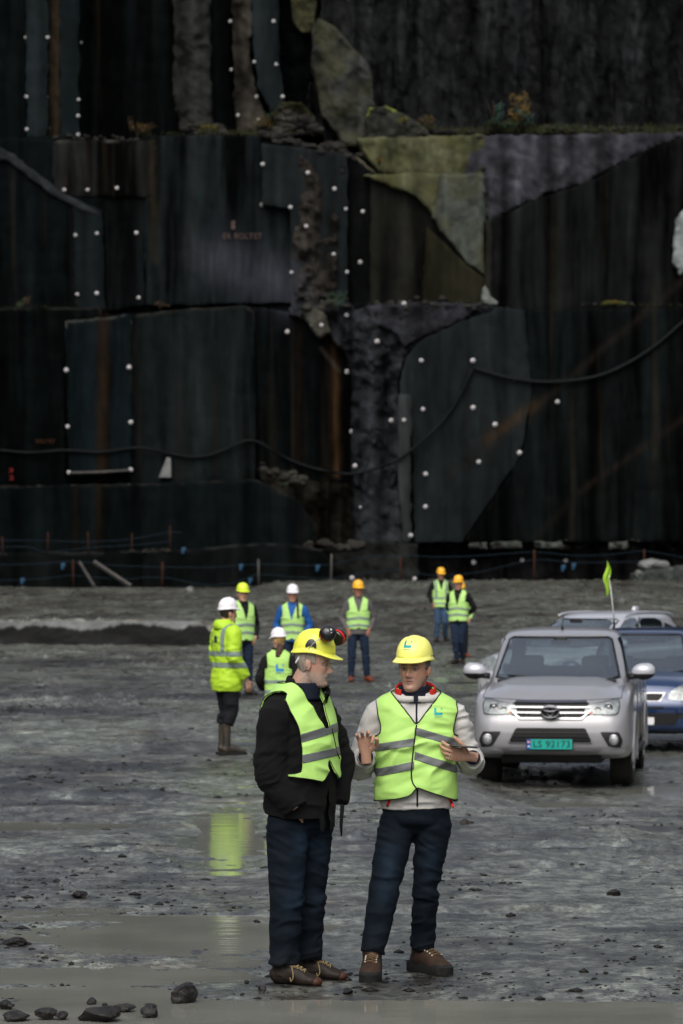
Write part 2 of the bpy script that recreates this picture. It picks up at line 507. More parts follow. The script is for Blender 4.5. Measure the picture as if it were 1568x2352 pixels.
def build_ground():
    inv = np.concatenate([np.linspace(1 / 12.5, 1 / 55.0, 620), np.linspace(1 / 55.0, 1 / 150.0, 330)[1:]])
    ys = 1 / inv
    ys = np.sort(np.concatenate([ys, [96.3, 96.312]]))
    t = np.linspace(-1, 1, 760)
    S, Y = np.meshgrid(t, ys, indexing='ij')
    half = 1.25 * Y * 784 / FPX
    X = S * half
    Z = base_height(X, Y) + fine_height(X, Y)
    V = np.stack([X, Y, Z], -1).reshape(-1, 3)
    nu, nv = len(t), len(ys)
    I, J = np.meshgrid(np.arange(nu - 1), np.arange(nv - 1), indexing='ij')
    a = I * nv + J
    F = np.stack([a, a + nv, a + nv + 1, a + 1], -1).reshape(-1, 4)
    g = bpy.data.materials['wet_mud']
    bm_ = np.clip(band_mask(V[:, 0], V[:, 1]) * .5 + .5, 0, 1)
    obj('ground', V, F, g, None, True, color=np.repeat(bm_[:, None], 3, 1), kind='structure')
    # the same floor beyond the finely modelled strip: one coarse sheet on each side and behind the camera
    W = []; FF = []
    for sgn in (-1, 1):
        b = len(W); yy = list(ys[::12]) + [ys[-1]]
        for y in yy:
            h = 1.25 * y * 784 / FPX
            for x in (h, h + 4, h + 12, 160):
                z = float(ground_z(sgn * x, y)[0]) if x < h + 1 else float(base_height(sgn * x, y))
                W.append((sgn * x, y, z))
        for i in range(len(yy) - 1):
            for k in range(3):
                q = [b + i * 4 + k, b + i * 4 + k + 1, b + (i + 1) * 4 + k + 1, b + (i + 1) * 4 + k]
                FF.append(tuple(q if sgn > 0 else q[::-1]))
    b = len(W)
    W += [(-160, -90, 0), (160, -90, 0), (160, ys[0], 0), (-160, ys[0], 0)]; FF.append((b, b + 1, b + 2, b + 3))
    obj('quarry_floor', np.array(W), FF, g, None, True, color=np.full((len(W), 3), .5), kind='structure')
    # standing water: one level sheet that the hollows dip below
    wx = np.array([[-160, 12.0, -.018], [160, 12.0, -.018], [160, 31, -.018], [-160, 31, -.018]])
    obj('puddle', wx, [(0, 1, 2, 3)], bpy.data.materials['puddle_water'], None, False, kind='structure')
    obj('puddle', np.array([[.4, 31.2, -.380], [16, 31.2, -.380], [16, 60, -.380], [.4, 60, -.380]]), [(0, 1, 2, 3)],
        bpy.data.materials['puddle_water'], None, False, kind='structure')
    obj('puddle', np.array([[.6, 68.0, -.020], [4.5, 68.0, -.020], [4.5, 75, -.020], [.6, 75, -.020]]), [(0, 1, 2, 3)],
        bpy.data.materials['puddle_water'], None, False, kind='structure')
    obj('puddle', np.array([[-14, 31.0, -.018], [.25, 31.0, -.018], [.25, 68, -.018], [-14, 68, -.018]]), [(0, 1, 2, 3)],
        bpy.data.materials['puddle_water'], None, False, kind='structure')

def ground_materials():
    m = bpy.data.materials.new('wet_mud'); m.use_nodes = True
    nt = m.node_tree; b = nt.nodes['Principled BSDF']; L = nt.links.new
    geo = nt.nodes.new('ShaderNodeNewGeometry')
    def noise(sc, det, rough=.6, st=(1, 1, 1), dist=0.0):
        mp = nt.nodes.new('ShaderNodeMapping'); mp.inputs['Scale'].default_value = st
        L(geo.outputs['Position'], mp.inputs[0])
        n = nt.nodes.new('ShaderNodeTexNoise'); n.inputs['Scale'].default_value = sc; n.inputs['Detail'].default_value = det
        n.inputs['Roughness'].default_value = rough; n.inputs['Distortion'].default_value = dist
        L(mp.outputs[0], n.inputs['Vector']); return n.outputs[0]
    def ramp(f, *st):
        r = nt.nodes.new('ShaderNodeValToRGB'); e = r.color_ramp.elements
        while len(e) < len(st): e.new(.5)
        for k, (p, c) in enumerate(st): e[k].position = p; e[k].color = (*c, 1) if len(c) == 3 else c
        L(f, r.inputs[0]); return r.outputs[0]
    def mix(a, c, f, mode='MIX'):
        x = nt.nodes.new('ShaderNodeMix'); x.data_type = 'RGBA'; x.blend_type = mode
        if isinstance(f, float): x.inputs[0].default_value = f
        else: L(f, x.inputs[0])
        L(a, x.inputs[6]); L(c, x.inputs[7]); return x.outputs[2]
    med = noise(7.5, 8, .72, (1, .7, 1), .2)
    big = noise(.28, 5, .6, (1, .55, 1), .6)
    mid = noise(2.6, 7, .68, (1, .8, 1), .3)
    fine = noise(24.0, 8, .78)
    c1 = ramp(mid, (.30, (.022, .021, .019)), (.42, (.083, .087, .077)), (.56, (.150, .162, .144)), (.74, (.25, .268, .240)))
    c2 = ramp(mid, (.32, (.012, .011, .010)), (.46, (.040, .038, .035)), (.60, (.105, .106, .098)), (.78, (.20, .205, .19)))
    base = mix(c1, c2, ramp(big, (.42, (0, 0, 0)), (.60, (1, 1, 1))))
    speck = ramp(fine, (.30, (.30, .28, .27)), (.42, (.62, .60, .58)), (.54, (1.12, 1.12, 1.10)), (.62, (1.55, 1.62, 1.58)), (.72, (2.3, 2.4, 2.35)))  # brightest specks paint wet glints into the mud colour
    base = mix(base, speck, 1.0, 'MULTIPLY')
    sp2 = ramp(med, (.34, (.22, .20, .19)), (.45, (.60, .58, .56)), (.55, (1.12, 1.12, 1.08)), (.68, (1.6, 1.66, 1.58)))
    base = mix(base, sp2, 1.0, 'MULTIPLY')
    brown = noise(.9, 4, .6, (1, .7, 1))
    base = mix(base, ramp(brown, (.56, (1, 1, 1)), (.70, (1.06, .90, .78))), 1.0, 'MULTIPLY')
    vc = nt.nodes.new('ShaderNodeVertexColor'); vc.layer_name = 'Col'
    base = mix(base, ramp(vc.outputs[0], (0.0, (1.9, 1.98, 1.95)), (.5, (1, 1, 1)), (.80, (.30, .275, .25)), (1.0, (.12, .105, .095))), 1.0, 'MULTIPLY')
    L(base, b.inputs['Base Color'])
    rr = nt.nodes.new('ShaderNodeMapRange'); rr.inputs[1].default_value = .35; rr.inputs[2].default_value = .62
    rr.inputs[3].default_value = .50; rr.inputs[4].default_value = .15
    L(noise(1.1, 6, .65, (1, .6, 1)), rr.inputs[0]); L(rr.outputs[0], b.inputs['Roughness'])
    b.inputs['Specular IOR Level'].default_value = .5
    bp = nt.nodes.new('ShaderNodeBump'); bp.inputs['Strength'].default_value = .8; bp.inputs['Distance'].default_value = .05
    b2 = nt.nodes.new('ShaderNodeBump'); b2.inputs['Strength'].default_value = .8; b2.inputs['Distance'].default_value = .02
    L(mid, bp.inputs['Height']); L(med, b2.inputs['Height']); L(bp.outputs[0], b2.inputs['Normal']); L(b2.outputs[0], b.inputs['Normal'])

    w = bpy.data.materials.new('puddle_water'); w.use_nodes = True
    nt = w.node_tree; b = nt.nodes['Principled BSDF']; L = nt.links.new
    geo = nt.nodes.new('ShaderNodeNewGeometry')
    n = nt.nodes.new('ShaderNodeTexNoise'); n.inputs['Scale'].default_value = 1.3; n.inputs['Detail'].default_value = 5
    L(geo.outputs['Position'], n.inputs['Vector'])
    r = nt.nodes.new('ShaderNodeValToRGB'); r.color_ramp.elements[0].position = .35; r.color_ramp.elements[1].position = .65
    r.color_ramp.elements[0].color = (.165, .168, .145, 1); r.color_ramp.elements[1].color = (.215, .218, .19, 1)
    L(n.outputs[0], r.inputs[0]); L(r.outputs[0], b.inputs['Base Color'])
    b.inputs['Roughness'].default_value = .085; b.inputs['IOR'].default_value = 1.33
    mp = nt.nodes.new('ShaderNodeMapping'); mp.inputs['Scale'].default_value = (.8, 2.2, 1); L(geo.outputs['Position'], mp.inputs[0])
    n2 = nt.nodes.new('ShaderNodeTexNoise'); n2.inputs['Scale'].default_value = 2.2; n2.inputs['Detail'].default_value = 3
    L(mp.outputs[0], n2.inputs['Vector'])
    bp = nt.nodes.new('ShaderNodeBump'); bp.inputs['Strength'].default_value = .4; bp.inputs['Distance'].default_value = .006
    L(n2.outputs[0], bp.inputs['Height']); L(bp.outputs[0], b.inputs['Normal'])

ground_materials()
build_ground()
# ------------------------------------------------------------------ the cut rock cliff
CLIFF_Y = 141.0
def cliff_material(name, rough, spec, bump, sc, st):
    m = mat(name, (.02, .02, .02), rough, spec, attr=True, noise=.35, nscale=1.4, stretch=st, bump=bump, bscale=sc, bdist=.12)
    return m
M_face = cliff_material('wet_rock_face', .55, .012, .25, 3.0, (1, 1, .35))
M_rough = cliff_material('broken_rock', .8, .012, .9, 2.4, (1, 1, .8))

BLK, DRK, MID = (.0010, .0014, .0015), (.0020, .0027, .0028), (.0075, .0095, .0105)
BRN, GRY, PUR = (.017, .012, .008), (.024, .023, .022), (.030, .028, .034)
OLV, PAL, BRG = (.050, .047, .027), (.11, .11, .10), (.030, .025, .021)
# polygon in picture pixels, depth behind the face plane (m), colour, roughness (m), streak strength, material, tilt (m per m of height, leaning back)
C = []
def blk(poly, dep, col, amp=.03, streak=.4, rough=False, rim=None, tilt=0.0, moss=0.0, freq=1.0, edge=3.0):
    C.append(dict(poly=poly, dep=dep, col=col, amp=amp, streak=streak, rough=rough, rim=rim, tilt=tilt, moss=moss, freq=freq, edge=edge))
L0, R0, T0 = -420, 1990, -420
# upper bench
blk([(850, T0), (R0, T0), (R0, 330), (700, 330), (715, 100)], 5.2, (.0100, .0098, .0105), .45, .35, 'v', freq=1.9)
blk([(L0, T0), (62, T0), (60, 330), (L0, 330)], 4.2, DRK, .04, .5)
blk([(57, T0), (112, T0), (108, 315), (61, 315)], 3.6, MID, .03, .3)
blk([(108, T0), (140, T0), (140, 316), (104, 316)], 4.4, BRN, .10, .6, True)
blk([(134, T0), (182, T0), (181, 318), (138, 318)], 4.0, (.004, .0055, .0062), .03, .3)
blk([(178, T0), (405, T0), (402, 160), (400, 240), (440, 320), (178, 320)], 5.6, BLK, .05, .8)
blk([(394, T0), (482, T0), (484, 270), (512, 312), (425, 312), (402, 250), (398, 160)], 4.2, (.016, .0155, .0145), .35, .3, True)
blk([(480, T0), (532, T0), (532, 210), (552, 310), (482, 300)], 4.9, BLK, .04, .6)
blk([(640, T0), (740, T0), (716, 130), (722, 260), (760, 330), (640, 320)], 5.4, BLK, .3, .3, True)
blk([(528, T0), (590, T0), (580, 60), (572, 130), (598, 235), (640, 320), (548, 320), (536, 230)], 4.3, BRG, .35, .3, True)
blk([(572, T0), (630, T0), (642, 140), (655, 262), (622, 255), (592, 200), (580, 90)], 3.9, MID, .05, .3)
blk([(664, T0), (742, T0), (722, 62), (700, 80), (668, 48)], 4.9, (.036, .033, .018), .4, 0, True)
blk([(732, 40), (770, 62), (850, 150), (856, 225), (870, 250), (925, 262), (990, 316), (860, 348), (790, 330), (738, 262), (716, 150), (716, 70)], 3.1, (.026, .0255, .0235), .35, .3, True, moss=.5)
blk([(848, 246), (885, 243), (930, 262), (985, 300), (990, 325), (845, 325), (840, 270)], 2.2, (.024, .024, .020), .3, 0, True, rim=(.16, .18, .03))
blk([(640, 236), (690, 232), (724, 268), (742, 312), (640, 312), (620, 262)], 3.0, (.020, .018, .010), .4, 0, True)
# middle bench
blk([(L0, 306), (130, 314), (250, 318), (470, 304), (604, 306), (700, 330), (790, 345), (830, 362), (R0, 362), (R0, 730), (L0, 730)], 2.4, BLK, .05, .8)
blk([(L0, 312), (124, 320), (124, 450), (236, 452), (240, 722), (L0, 722)], 2.0, DRK, .04, .5)
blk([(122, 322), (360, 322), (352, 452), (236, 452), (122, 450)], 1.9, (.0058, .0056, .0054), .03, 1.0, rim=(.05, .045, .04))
blk([(L0, 250), (-20, 330), (30, 352), (85, 398), (150, 446), (236, 488), (232, 500), (140, 462), (70, 412), (18, 372), (L0, 300)], 1.75, (.018, .0185, .021), .10, .1, True)
blk([(168, 452), (234, 485), (242, 714), (172, 706)], 1.85, (.0055, .007, .0078), .02, .2)
blk([(234, 452), (334, 450), (330, 700), (244, 716)], 2.1, (.0032, .0040, .0042), .02, .6)
blk([(334, 312), (600, 308), (602, 470), (668, 480), (668, 694), (440, 700), (334, 700)], 1.95, (.0038, .0047, .0051), .03, 1.0)
blk([(602, 330), (700, 340), (792, 352), (798, 380), (798, 700), (668, 712), (668, 478), (602, 470)], 1.5, (.0085, .0095, .0100), .10, .3)
blk([(688, 352), (716, 380), (760, 452), (778, 500), (768, 700), (676, 712), (672, 520), (690, 470)], 1.3, (.022, .018, .0155), .38, .5, True, freq=1.6)
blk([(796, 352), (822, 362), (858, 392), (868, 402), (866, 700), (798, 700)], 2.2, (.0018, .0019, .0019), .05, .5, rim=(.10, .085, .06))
blk([(850, 392), (868, 402), (925, 396), (1012, 402), (1112, 520), (1114, 700), (850, 700)], 2.0, (.0060, .0055, .0046), .06, .5)
blk([(1080, 312), (R0, 296), (R0, 470), (1560, 318), (1470, 352), (1352, 415), (1210, 462), (1160, 492), (1112, 520), (1060, 400)], 1.95, PUR, .22, .4, True)
blk([(816, 318), (1112, 308), (1112, 520), (1060, 470), (1010, 408), (930, 398), (878, 402), (838, 356)], 1.85, OLV, .15, .5, True, moss=1)
blk([(830, 402), (926, 396), (1016, 400), (998, 500), (960, 452)], 1.62, OLV, .08, .4, True, moss=1)
blk([(1010, 400), (1112, 400), (1114, 636), (1066, 600), (992, 500)], 1.55, (.040, .041, .036), .12, .4, True, moss=.6)
blk([(980, 520), (1066, 602), (1114, 640), (1116, 700), (968, 700)], 1.45, (.0105, .009, .0052), .05, .4)
blk([(1118, 505), (1160, 494), (1212, 464), (1352, 416), (1470, 352), (1560, 318), (R0, 250), (R0, 726), (1330, 716), (1190, 716), (1122, 700)], 1.4, (.0036, .0037, .0036), .05, .9)
blk([(1114, 505), (1128, 505), (1130, 700), (1116, 700)], 1.2, (.010, .009, .0075), .04, .2)
blk([(1112, 652), (1124, 670), (1142, 700), (1118, 706), (1108, 690)], 1.0, PAL, .15, 0, True)
blk([(1556, 500), (1582, 470), (1584, 600), (1562, 636), (1546, 602)], 1.0, (.20, .205, .205), .08, .1, True)
# lower bench
blk([(L0, 706), (236, 706), (250, 722), (560, 702), (586, 706), (664, 716), (700, 694), (1110, 696), (1200, 712), (R0, 690), (R0, 1380), (L0, 1380)], .9, BLK, .05, .7)
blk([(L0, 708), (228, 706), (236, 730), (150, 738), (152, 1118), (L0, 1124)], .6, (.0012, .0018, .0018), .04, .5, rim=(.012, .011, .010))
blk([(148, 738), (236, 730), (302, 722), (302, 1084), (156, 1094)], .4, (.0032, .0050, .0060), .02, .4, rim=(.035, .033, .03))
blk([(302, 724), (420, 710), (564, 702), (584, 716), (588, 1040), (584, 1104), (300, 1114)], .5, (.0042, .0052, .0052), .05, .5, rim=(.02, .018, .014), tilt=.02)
blk([(584, 720), (664, 726), (700, 735), (736, 762), (770, 800), (800, 850), (812, 1110), (590, 1070)], 1.0, (.0009, .0011, .0011), .05, .9)
blk([(664, 704), (800, 690), (812, 712), (928, 700), (1110, 700), (1180, 704), (1060, 738), (968, 776), (930, 820), (916, 880), (918, 1000), (910, 1130), (812, 1120), (806, 870), (790, 812), (748, 764), (700, 738), (664, 726)], .3, (.0150, .0150, .0175), .42, .4, True, freq=1.5)
blk([(700, 700), (742, 716), (760, 760), (734, 778), (708, 744), (690, 722)], -.1, (.050, .045, .036), .2, 0, True)
blk([(742, 704), (792, 700), (800, 738), (800, 800), (764, 768), (748, 740)], .5, (.0018, .0021, .0024), .25, 0, True)
blk([(806, 1000), (912, 980), (944, 1000), (944, 1245), (812, 1252)], .1, (.0140, .0145, .0160), .35, .4, True, freq=1.3)
blk([(840, 700), (1000, 692), (1104, 700), (1060, 738), (968, 776), (930, 800), (900, 760), (850, 742)], .1, (.020, .019, .023), .2, .3, True)
blk([(918, 880), (932, 820), (968, 780), (1050, 742), (1150, 706), (1205, 712), (1222, 900), (1196, 1046), (1060, 1244), (952, 1244), (946, 1000), (918, 990)], -.2, (.0082, .0096, .0102), .05, .3, tilt=.02)
blk([(916, 905), (944, 905), (944, 1245), (926, 1245), (914, 1080)], -.35, (.018, .018, .0185), .05, .3)
blk([(1203, 712), (R0, 700), (R0, 1244), (1062, 1244), (1198, 1046), (1224, 900)], -.1, (.0020, .0025, .0025), .05, .9)
# foot of the cliff
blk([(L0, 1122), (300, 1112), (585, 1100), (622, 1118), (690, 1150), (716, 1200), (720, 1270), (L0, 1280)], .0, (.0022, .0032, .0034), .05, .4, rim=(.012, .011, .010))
blk([(588, 1072), (650, 1080), (700, 1102), (810, 1114), (822, 1250), (700, 1262), (640, 1180)], .4, (.0085, .0072, .0056), .32, .7, True)
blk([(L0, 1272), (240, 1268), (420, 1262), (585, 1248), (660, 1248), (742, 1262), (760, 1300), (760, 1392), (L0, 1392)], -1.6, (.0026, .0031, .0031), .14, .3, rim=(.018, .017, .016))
blk([(740, 1262), (830, 1240), (960, 1250), (960, 1392), (740, 1392)], -1.0, (.0100, .0096, .0092), .32, .4, True)
blk([(950, 1250), (1090, 1248), (1568, 1246), (R0, 1246), (R0, 1392), (950, 1392)], .7, (.0052, .0050, .0052), .25, .5, True)
for (a, b_, c_) in [(1080, 1120, 1252), (1125, 1196, 1250), (1230, 1290, 1250), (1400, 1440, 1252)]:
    blk([(a, c_ - 6), (b_, c_ - 8), (b_ + 3, c_ + 8), (a + 2, c_ + 9)], -.2, (.055, .055, .050), .15, 0, True)
blk([(1462, 1318), (1568, 1298), (R0, 1290), (R0, 1352), (1462, 1352)], -2.6, (.050, .052, .048), .25, 0, True)

STAINS_HAZE = [  # rust and mineral runs on the rock, plus a painted mist glow: (x0, y0, x1, y1, half width, colour, strength, wobble)
    (768, 790, 774, 1090, 8, (.20, .095, .04), .55, 4), (688, 730, 684, 1060, 7, (.05, .024, .012), .5, 3), (237, 735, 234, 1090, 13, (.075, .036, .016), .75, 3),
    (347, 330, 355, 600, 9, (.075, .055, .034), .75, 3), (305, 745, 303, 900, 5, (.05, .03, .02), .5, 2),
    (172, 1118, 172, 1262, 6, (.035, .018, .010), .8, 2), (225, 1118, 228, 1262, 9, (.035, .020, .010), .8, 3),
    (1572, 640, 1230, 935, 8, (.055, .038, .030), .55, 3), (1230, 930, 1120, 1010, 13, (.14, .075, .035), .6, 5), (1120, 1010, 1040, 1090, 12, (.035, .024, .016), .5, 5),
    (1572, 960, 1330, 1130, 7, (.05, .032, .024), .6, 3), (1330, 1130, 1226, 1240, 7, (.030, .022, .018), .6, 3),
    (1280, 530, 1278, 700, 12, (.034, .028, .018), .6, 2), (200, 330, 200, 440, 5, (.05, .03, .02), .5, 2), (150, 330, 152, 440, 4, (.06, .045, .036), .5, 1),
    (240, 330, 242, 440, 6, (.045, .03, .02), .5, 2), (1060, 320, 1062, 400, 7, (.22, .20, .07), .6, 2), (740, 800, 775, 850, 5, (.20, .15, .12), .7, 3),
    (500, 590, 640, 655, 60, (.14, .13, .165), .65, 8), (640, 660, 668, 690, 46, (.13, .125, .16), .6, 5), (560, 640, 650, 672, 30, (.06, .055, .075), .4, 5),  # pale patch that paints a mist glow on to the rock
    (122, 740, 123, 740, 4, (.05, .03, .02), .3, 2)]

ALLV, ALLT, NV = [], [], 0
cliff = link('cliff', None, None, (0, 0, 0), kind='structure')
def build_cliff():
    global NV
    for ci, c in enumerate(C):
        A = np.array(c['poly'], float); lo, hi = A.min(0) - 12, A.max(0) + 12
        big = (hi - lo).max() > 700
        step = 6.0 if big else (5.0 if (hi - lo).max() > 200 else 3.0)
        u = np.arange(lo[0], hi[0] + step, step); v = np.arange(lo[1], hi[1] + step, step)
        U, W = np.meshgrid(u, v, indexing='ij'); U, W = U.ravel(), W.ravel()
        e = c['edge'] * (2.0 if c['rough'] else 1.5)
        wu = U + e * fbm(U / 22, W / 22, ci, 3, 71) + .3 * e * fbm(U / 5, W / 5, ci, 2, 75)
        ww = W + e * fbm(U / 22, W / 22, ci + 9.5, 3, 91) + .3 * e * fbm(U / 5, W / 5, ci, 2, 95)
        s = poly_sdf(wu, ww, c['poly'])
        T = grid_tris(len(u), len(v))
        V, T = clip(np.stack([U, W, s], 1), T, s)
        U, W, s = V.T
        d = np.full(len(U), CLIFF_Y + c['dep'])
        d = d + c['tilt'] * (1280 - W) / 60
        q = c['freq']
        if c['rough']:
            vs_ = .28 if c['rough'] == 'v' else 1.0
            n = fbm(U / 46 * q, W / 75 * q * vs_, ci, 5, 7, .55)
            n = n - .5 * np.abs(fbm(U / 60 * q, W / 140 * q * vs_, ci, 3, 9)) + .25 * np.round(fbm(U / 30 * q, W / 26 * q * vs_, ci, 2, 13) * 3) / 3
            d = d - c['amp'] * n * 1.5
        else:
            d = d - 2.0 * c['amp'] * fbm(U / 110, W / 150, ci, 4, 7) - .02 * fbm(U / 14, W / 40, ci, 4, 19) - .05 * np.abs(fbm(U / 70, W / 55, ci, 3, 23))
        d = d + np.exp(-s / 1.6) * (.022 if not c['rough'] else .10)      # worn arris
        X = (U - CX) * d / FPX; Z = CAM_H + (HZ - W) * d / FPX
        col = np.tile(np.array(c['col']), (len(U), 1))
        st = fbm(U / 17 + .8 * fbm(U / 60, W / 200, 0, 2, 39), W / 300, ci * .0, 4, 33, .62); st2 = fbm(U / 34, W / 900, 0, 2, 35)
        m = 1 + c['streak'] * (2.0 * st + 1.6 * st2)
        col *= np.clip(m, .12, 3)[:, None]
        wash = sstep(.2, .7, fbm(U / 16, W / 500, 3.3, 3, 37)) * c['streak']
        col = col * (1 - .5 * wash[:, None]) + np.array((.018, .0135, .0095)) * .5 * wash[:, None]
        if c['rough']: col *= (1 + .55 * fbm(U / 14, W / 12, ci, 4, 43))[:, None].clip(.25, 2)
        if c['moss']:
            w = c['moss'] * sstep(-.2, .5, fbm(U / 30, W / 40, ci, 4, 47)); col = col * (1 - .6 * w[:, None]) + np.array((.062, .056, .022)) * .6 * w[:, None]
        if c['rim'] is not None:  # pale top edges paint in caught skylight; the mossy boulder's is bright moss
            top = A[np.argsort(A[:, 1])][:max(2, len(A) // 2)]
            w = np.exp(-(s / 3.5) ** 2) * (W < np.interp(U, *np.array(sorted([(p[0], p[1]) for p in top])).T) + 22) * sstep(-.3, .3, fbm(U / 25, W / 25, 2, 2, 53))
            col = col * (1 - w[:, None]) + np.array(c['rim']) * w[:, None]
        for (x0, y0, x1, y1, hw, sc, k, wob) in STAINS_HAZE:
            if y1 < lo[1] or y0 > hi[1]: continue
            e2 = np.array([x1 - x0, y1 - y0], float); n2 = e2 @ e2 + 1e-6
            t = ((U - x0) * e2[0] + (W - y0) * e2[1]) / n2
            tc = np.clip(t, 0, 1)
            dd = np.hypot(U - x0 - tc * e2[0] + wob * fbm(W / 40, U * 0, 0, 2, 3), W - y0 - tc * e2[1])
            w = k * np.exp(-(dd / hw) ** 2) * (.75 + .5 * fbm(U / 6, W / 60, 0, 2, 5))
            w = np.clip(w, 0, 1)[:, None]
            col = col * (1 - w) + np.array(sc) * .25 * w
        col = col * np.array((1.12, 1.26, 1.25) if not c['rough'] else (.93, 1.02, 1.0))  # lifted cool tint on the smooth faces stands in for haze
        V3 = np.stack([X, d, Z], 1)
        ALLV.append(V3); ALLT.append(T + NV); NV += len(V3)
        W3, T3 = skirt(V3, T, (0, 5.0, 0))
        col = np.concatenate([col, np.tile(np.array(c['col']), (len(W3) - len(V3), 1))])
        obj('rock_face', W3, T3[:, ::-1], M_rough if c['rough'] else M_face, cliff, True, color=col, sharp=50)
    # unseen pit walls added round both sides and behind the camera to limit light
    g = Geo()
    def wall(a, b, h, seed):
        a, b = np.array(a, float), np.array(b, float); n = max(8, int(np.linalg.norm(b - a) / 3)); m = 14
        t = np.linspace(0, 1, n); k = np.linspace(0, 1, m); Tt, K = np.meshgrid(t, k, indexing='ij')
        nrm = np.array([-(b - a)[1], (b - a)[0]]) / np.linalg.norm(b - a)
        off = 1.3 * fbm(Tt * n * .45, K * 5, 0, 3, seed) + np.floor(K * 3) * 1.2
        Xx = a[0] + (b - a)[0] * Tt + nrm[0] * off; Yy = a[1] + (b - a)[1] * Tt + nrm[1] * off
        g.add(np.stack([Xx, Yy, K * h - .5], -1).reshape(-1, 3), grid_tris(n, m))
    xl = (L0 + 14 - CX) * 146 / FPX; xr = (R0 - 14 - CX) * 146 / FPX
    wall((xl, 146.5), (-75, 140), 34, 1); wall((-75, 140), (-80, 40), 38, 2); wall((-80, 40), (-70, -80), 26, 3); wall((-70, -80), (70, -85), 24, 4)
    wall((75, -80), (80, 50), 36, 5); wall((80, 50), (72, 140), 30, 6); wall((72, 140), (xr, 146.5), 34, 7)
    wall((xl - 2, 147.5), (xr + 2, 147.5), 34, 8)
    V = np.concatenate(g.V)
    col = np.tile(np.array(DRK), (len(V), 1)) * (1 + .8 * fbm(V[:, 0] / 3, V[:, 2] / 9, V[:, 1] / 3, 3, 3))[:, None].clip(.3, 3)
    obj('unseen_pit_wall', V, np.array(g.F), M_rough, None, True, color=col, kind='structure', label='unseen dark rock walls added round the quarry pit to limit light')
build_cliff()
CLIFF_BVH = bvh_of(np.concatenate(ALLV), np.concatenate(ALLT))

def on_cliff(px, py, off=0.0):
    d = Vector(P(px, py, 1.0)) - Vector((0, 0, CAM_H)); d.normalize()
    h = CLIFF_BVH.ray_cast(Vector((0, 0, CAM_H)) + d * 100, d, 200)
    if h[0] is None: return P(px, py, CLIFF_Y)
    return np.array(h[0] - d * off)
# ------------------------------------------------------------------ people
def rot(yaw=0.0, pitch=0.0, roll=0.0):
    return np.array(Matrix.Rotation(yaw, 3, 'Z') @ Matrix.Rotation(pitch, 3, 'X') @ Matrix.Rotation(roll, 3, 'Y'))

SKIN_T = (.50, .29, .20)
def cloth(name, c, rough=.85, noise=.18, bump=.35, bscale=120, sheen=.0, **k):
    k.setdefault('crease', .022)
    return mat(name, c, rough, .25, noise=noise, nscale=7, bump=bump, bscale=bscale, sheen=sheen, bdist=.004, **k)
M = {}
M['vest'] = cloth('lime_mesh_fabric', (.42, .70, .17), .5, .06, .3, 240)
M['vest_far'] = cloth('pale_lime_fabric', (.42, .70, .20), .5, .08, .3, 120)
M['hivis'] = cloth('yellow_coat_fabric', (.42, .66, .035), .55, .10, .3, 90)
M['band'] = cloth('reflective_tape', (.12, .13, .13), .42, .06, .2, 300)
M['band_far'] = cloth('reflective_tape_dull', (.19, .25, .22), .45, .06, .2, 100)
M['piping'] = cloth('black_binding', (.006, .007, .008), .7)
M['cream'] = cloth('cream_jacket_fabric', (.50, .49, .46), .7, .05, .3, 160)
M['navy'] = cloth('navy_knit', (.008, .010, .020), .9, .2, .6, 260)
M['red'] = cloth('red_lining', (.55, .025, .02), .7)
M['blackcoat'] = cloth('black_wool', (.0028, .0027, .0030), .95, .25, .5, 300)
M['collar'] = cloth('black_pile_collar', (.006, .0052, .0055), 1.0, .3, .9, 200)
M['shirt'] = cloth('blue_shirt', (.005, .010, .022), .85)
M['jeans'] = mat('dark_denim', (.0010, .0034, .0072), .9, .12, color2=(.0028, .0078, .0135), nscale=5, bump=.35, bscale=220, bdist=.003, crease=.03)
M['jeans2'] = mat('worn_denim', (.0008, .0028, .0062), .9, .12, color2=(.0034, .0092, .0180), nscale=3.4, bump=.35, bscale=220, bdist=.003, crease=.03)
M['denim_faded'] = mat('faded_denim', (.01, .02, .03), .85, .2, attr=True, noise=.2, nscale=30, bump=.35, bscale=220, bdist=.003, crease=.03)
M['bluejeans'] = cloth('blue_denim', (.030, .060, .11), .9, .3)
M['midjeans'] = cloth('navy_denim', (.008, .017, .036), .9, .3)
M['blacktrouser'] = cloth('black_trousers', (.007, .008, .010), .9)
M['blackjacket'] = cloth('black_jacket', (.004, .0045, .005), .8)
M['bluejacket'] = cloth('bright_blue_jacket', (.012, .085, .30), .7)
M['greyjacket'] = cloth('grey_sweater', (.095, .092, .092), .9)
M['brownboot'] = mat('brown_nubuck', (.036, .018, .009), .75, .3, color2=(.018, .010, .006), nscale=14, bump=.5, bscale=120, bdist=.003)
M['darkbrown'] = mat('dark_brown_leather', (.009, .006, .004), .6, .3, color2=(.016, .010, .006), nscale=10, bump=.4, bscale=120, bdist=.003)
M['orangeboot'] = cloth('reddish_boot_leather', (.12, .028, .014), .7)
M['rubberboot'] = mat('muddy_rubber', (.022, .020, .016), .5, .4, color2=(.060, .045, .028), nscale=6, bump=.3)
M['sole'] = mat('black_rubber', (.008, .008, .008), .8, .3, bump=.3, bscale=60)
M['toecap'] = mat('tan_toe_cap', (.055, .020, .010), .6, .3)
M['lace'] = cloth('tan_lace', (.22, .165, .085), .9)
M['lace2'] = mat('metal_eyelet', (.45, .40, .30), .35, .5, metal=.7)
M['h_yellow'] = mat('yellow_green_plastic', (.78, .80, .085), .33, .5, noise=.04, nscale=6, bump=.04, bscale=60)
M['h_pale'] = mat('pale_yellow_plastic', (.86, .84, .20), .33, .5, noise=.04, nscale=6, bump=.04, bscale=60)
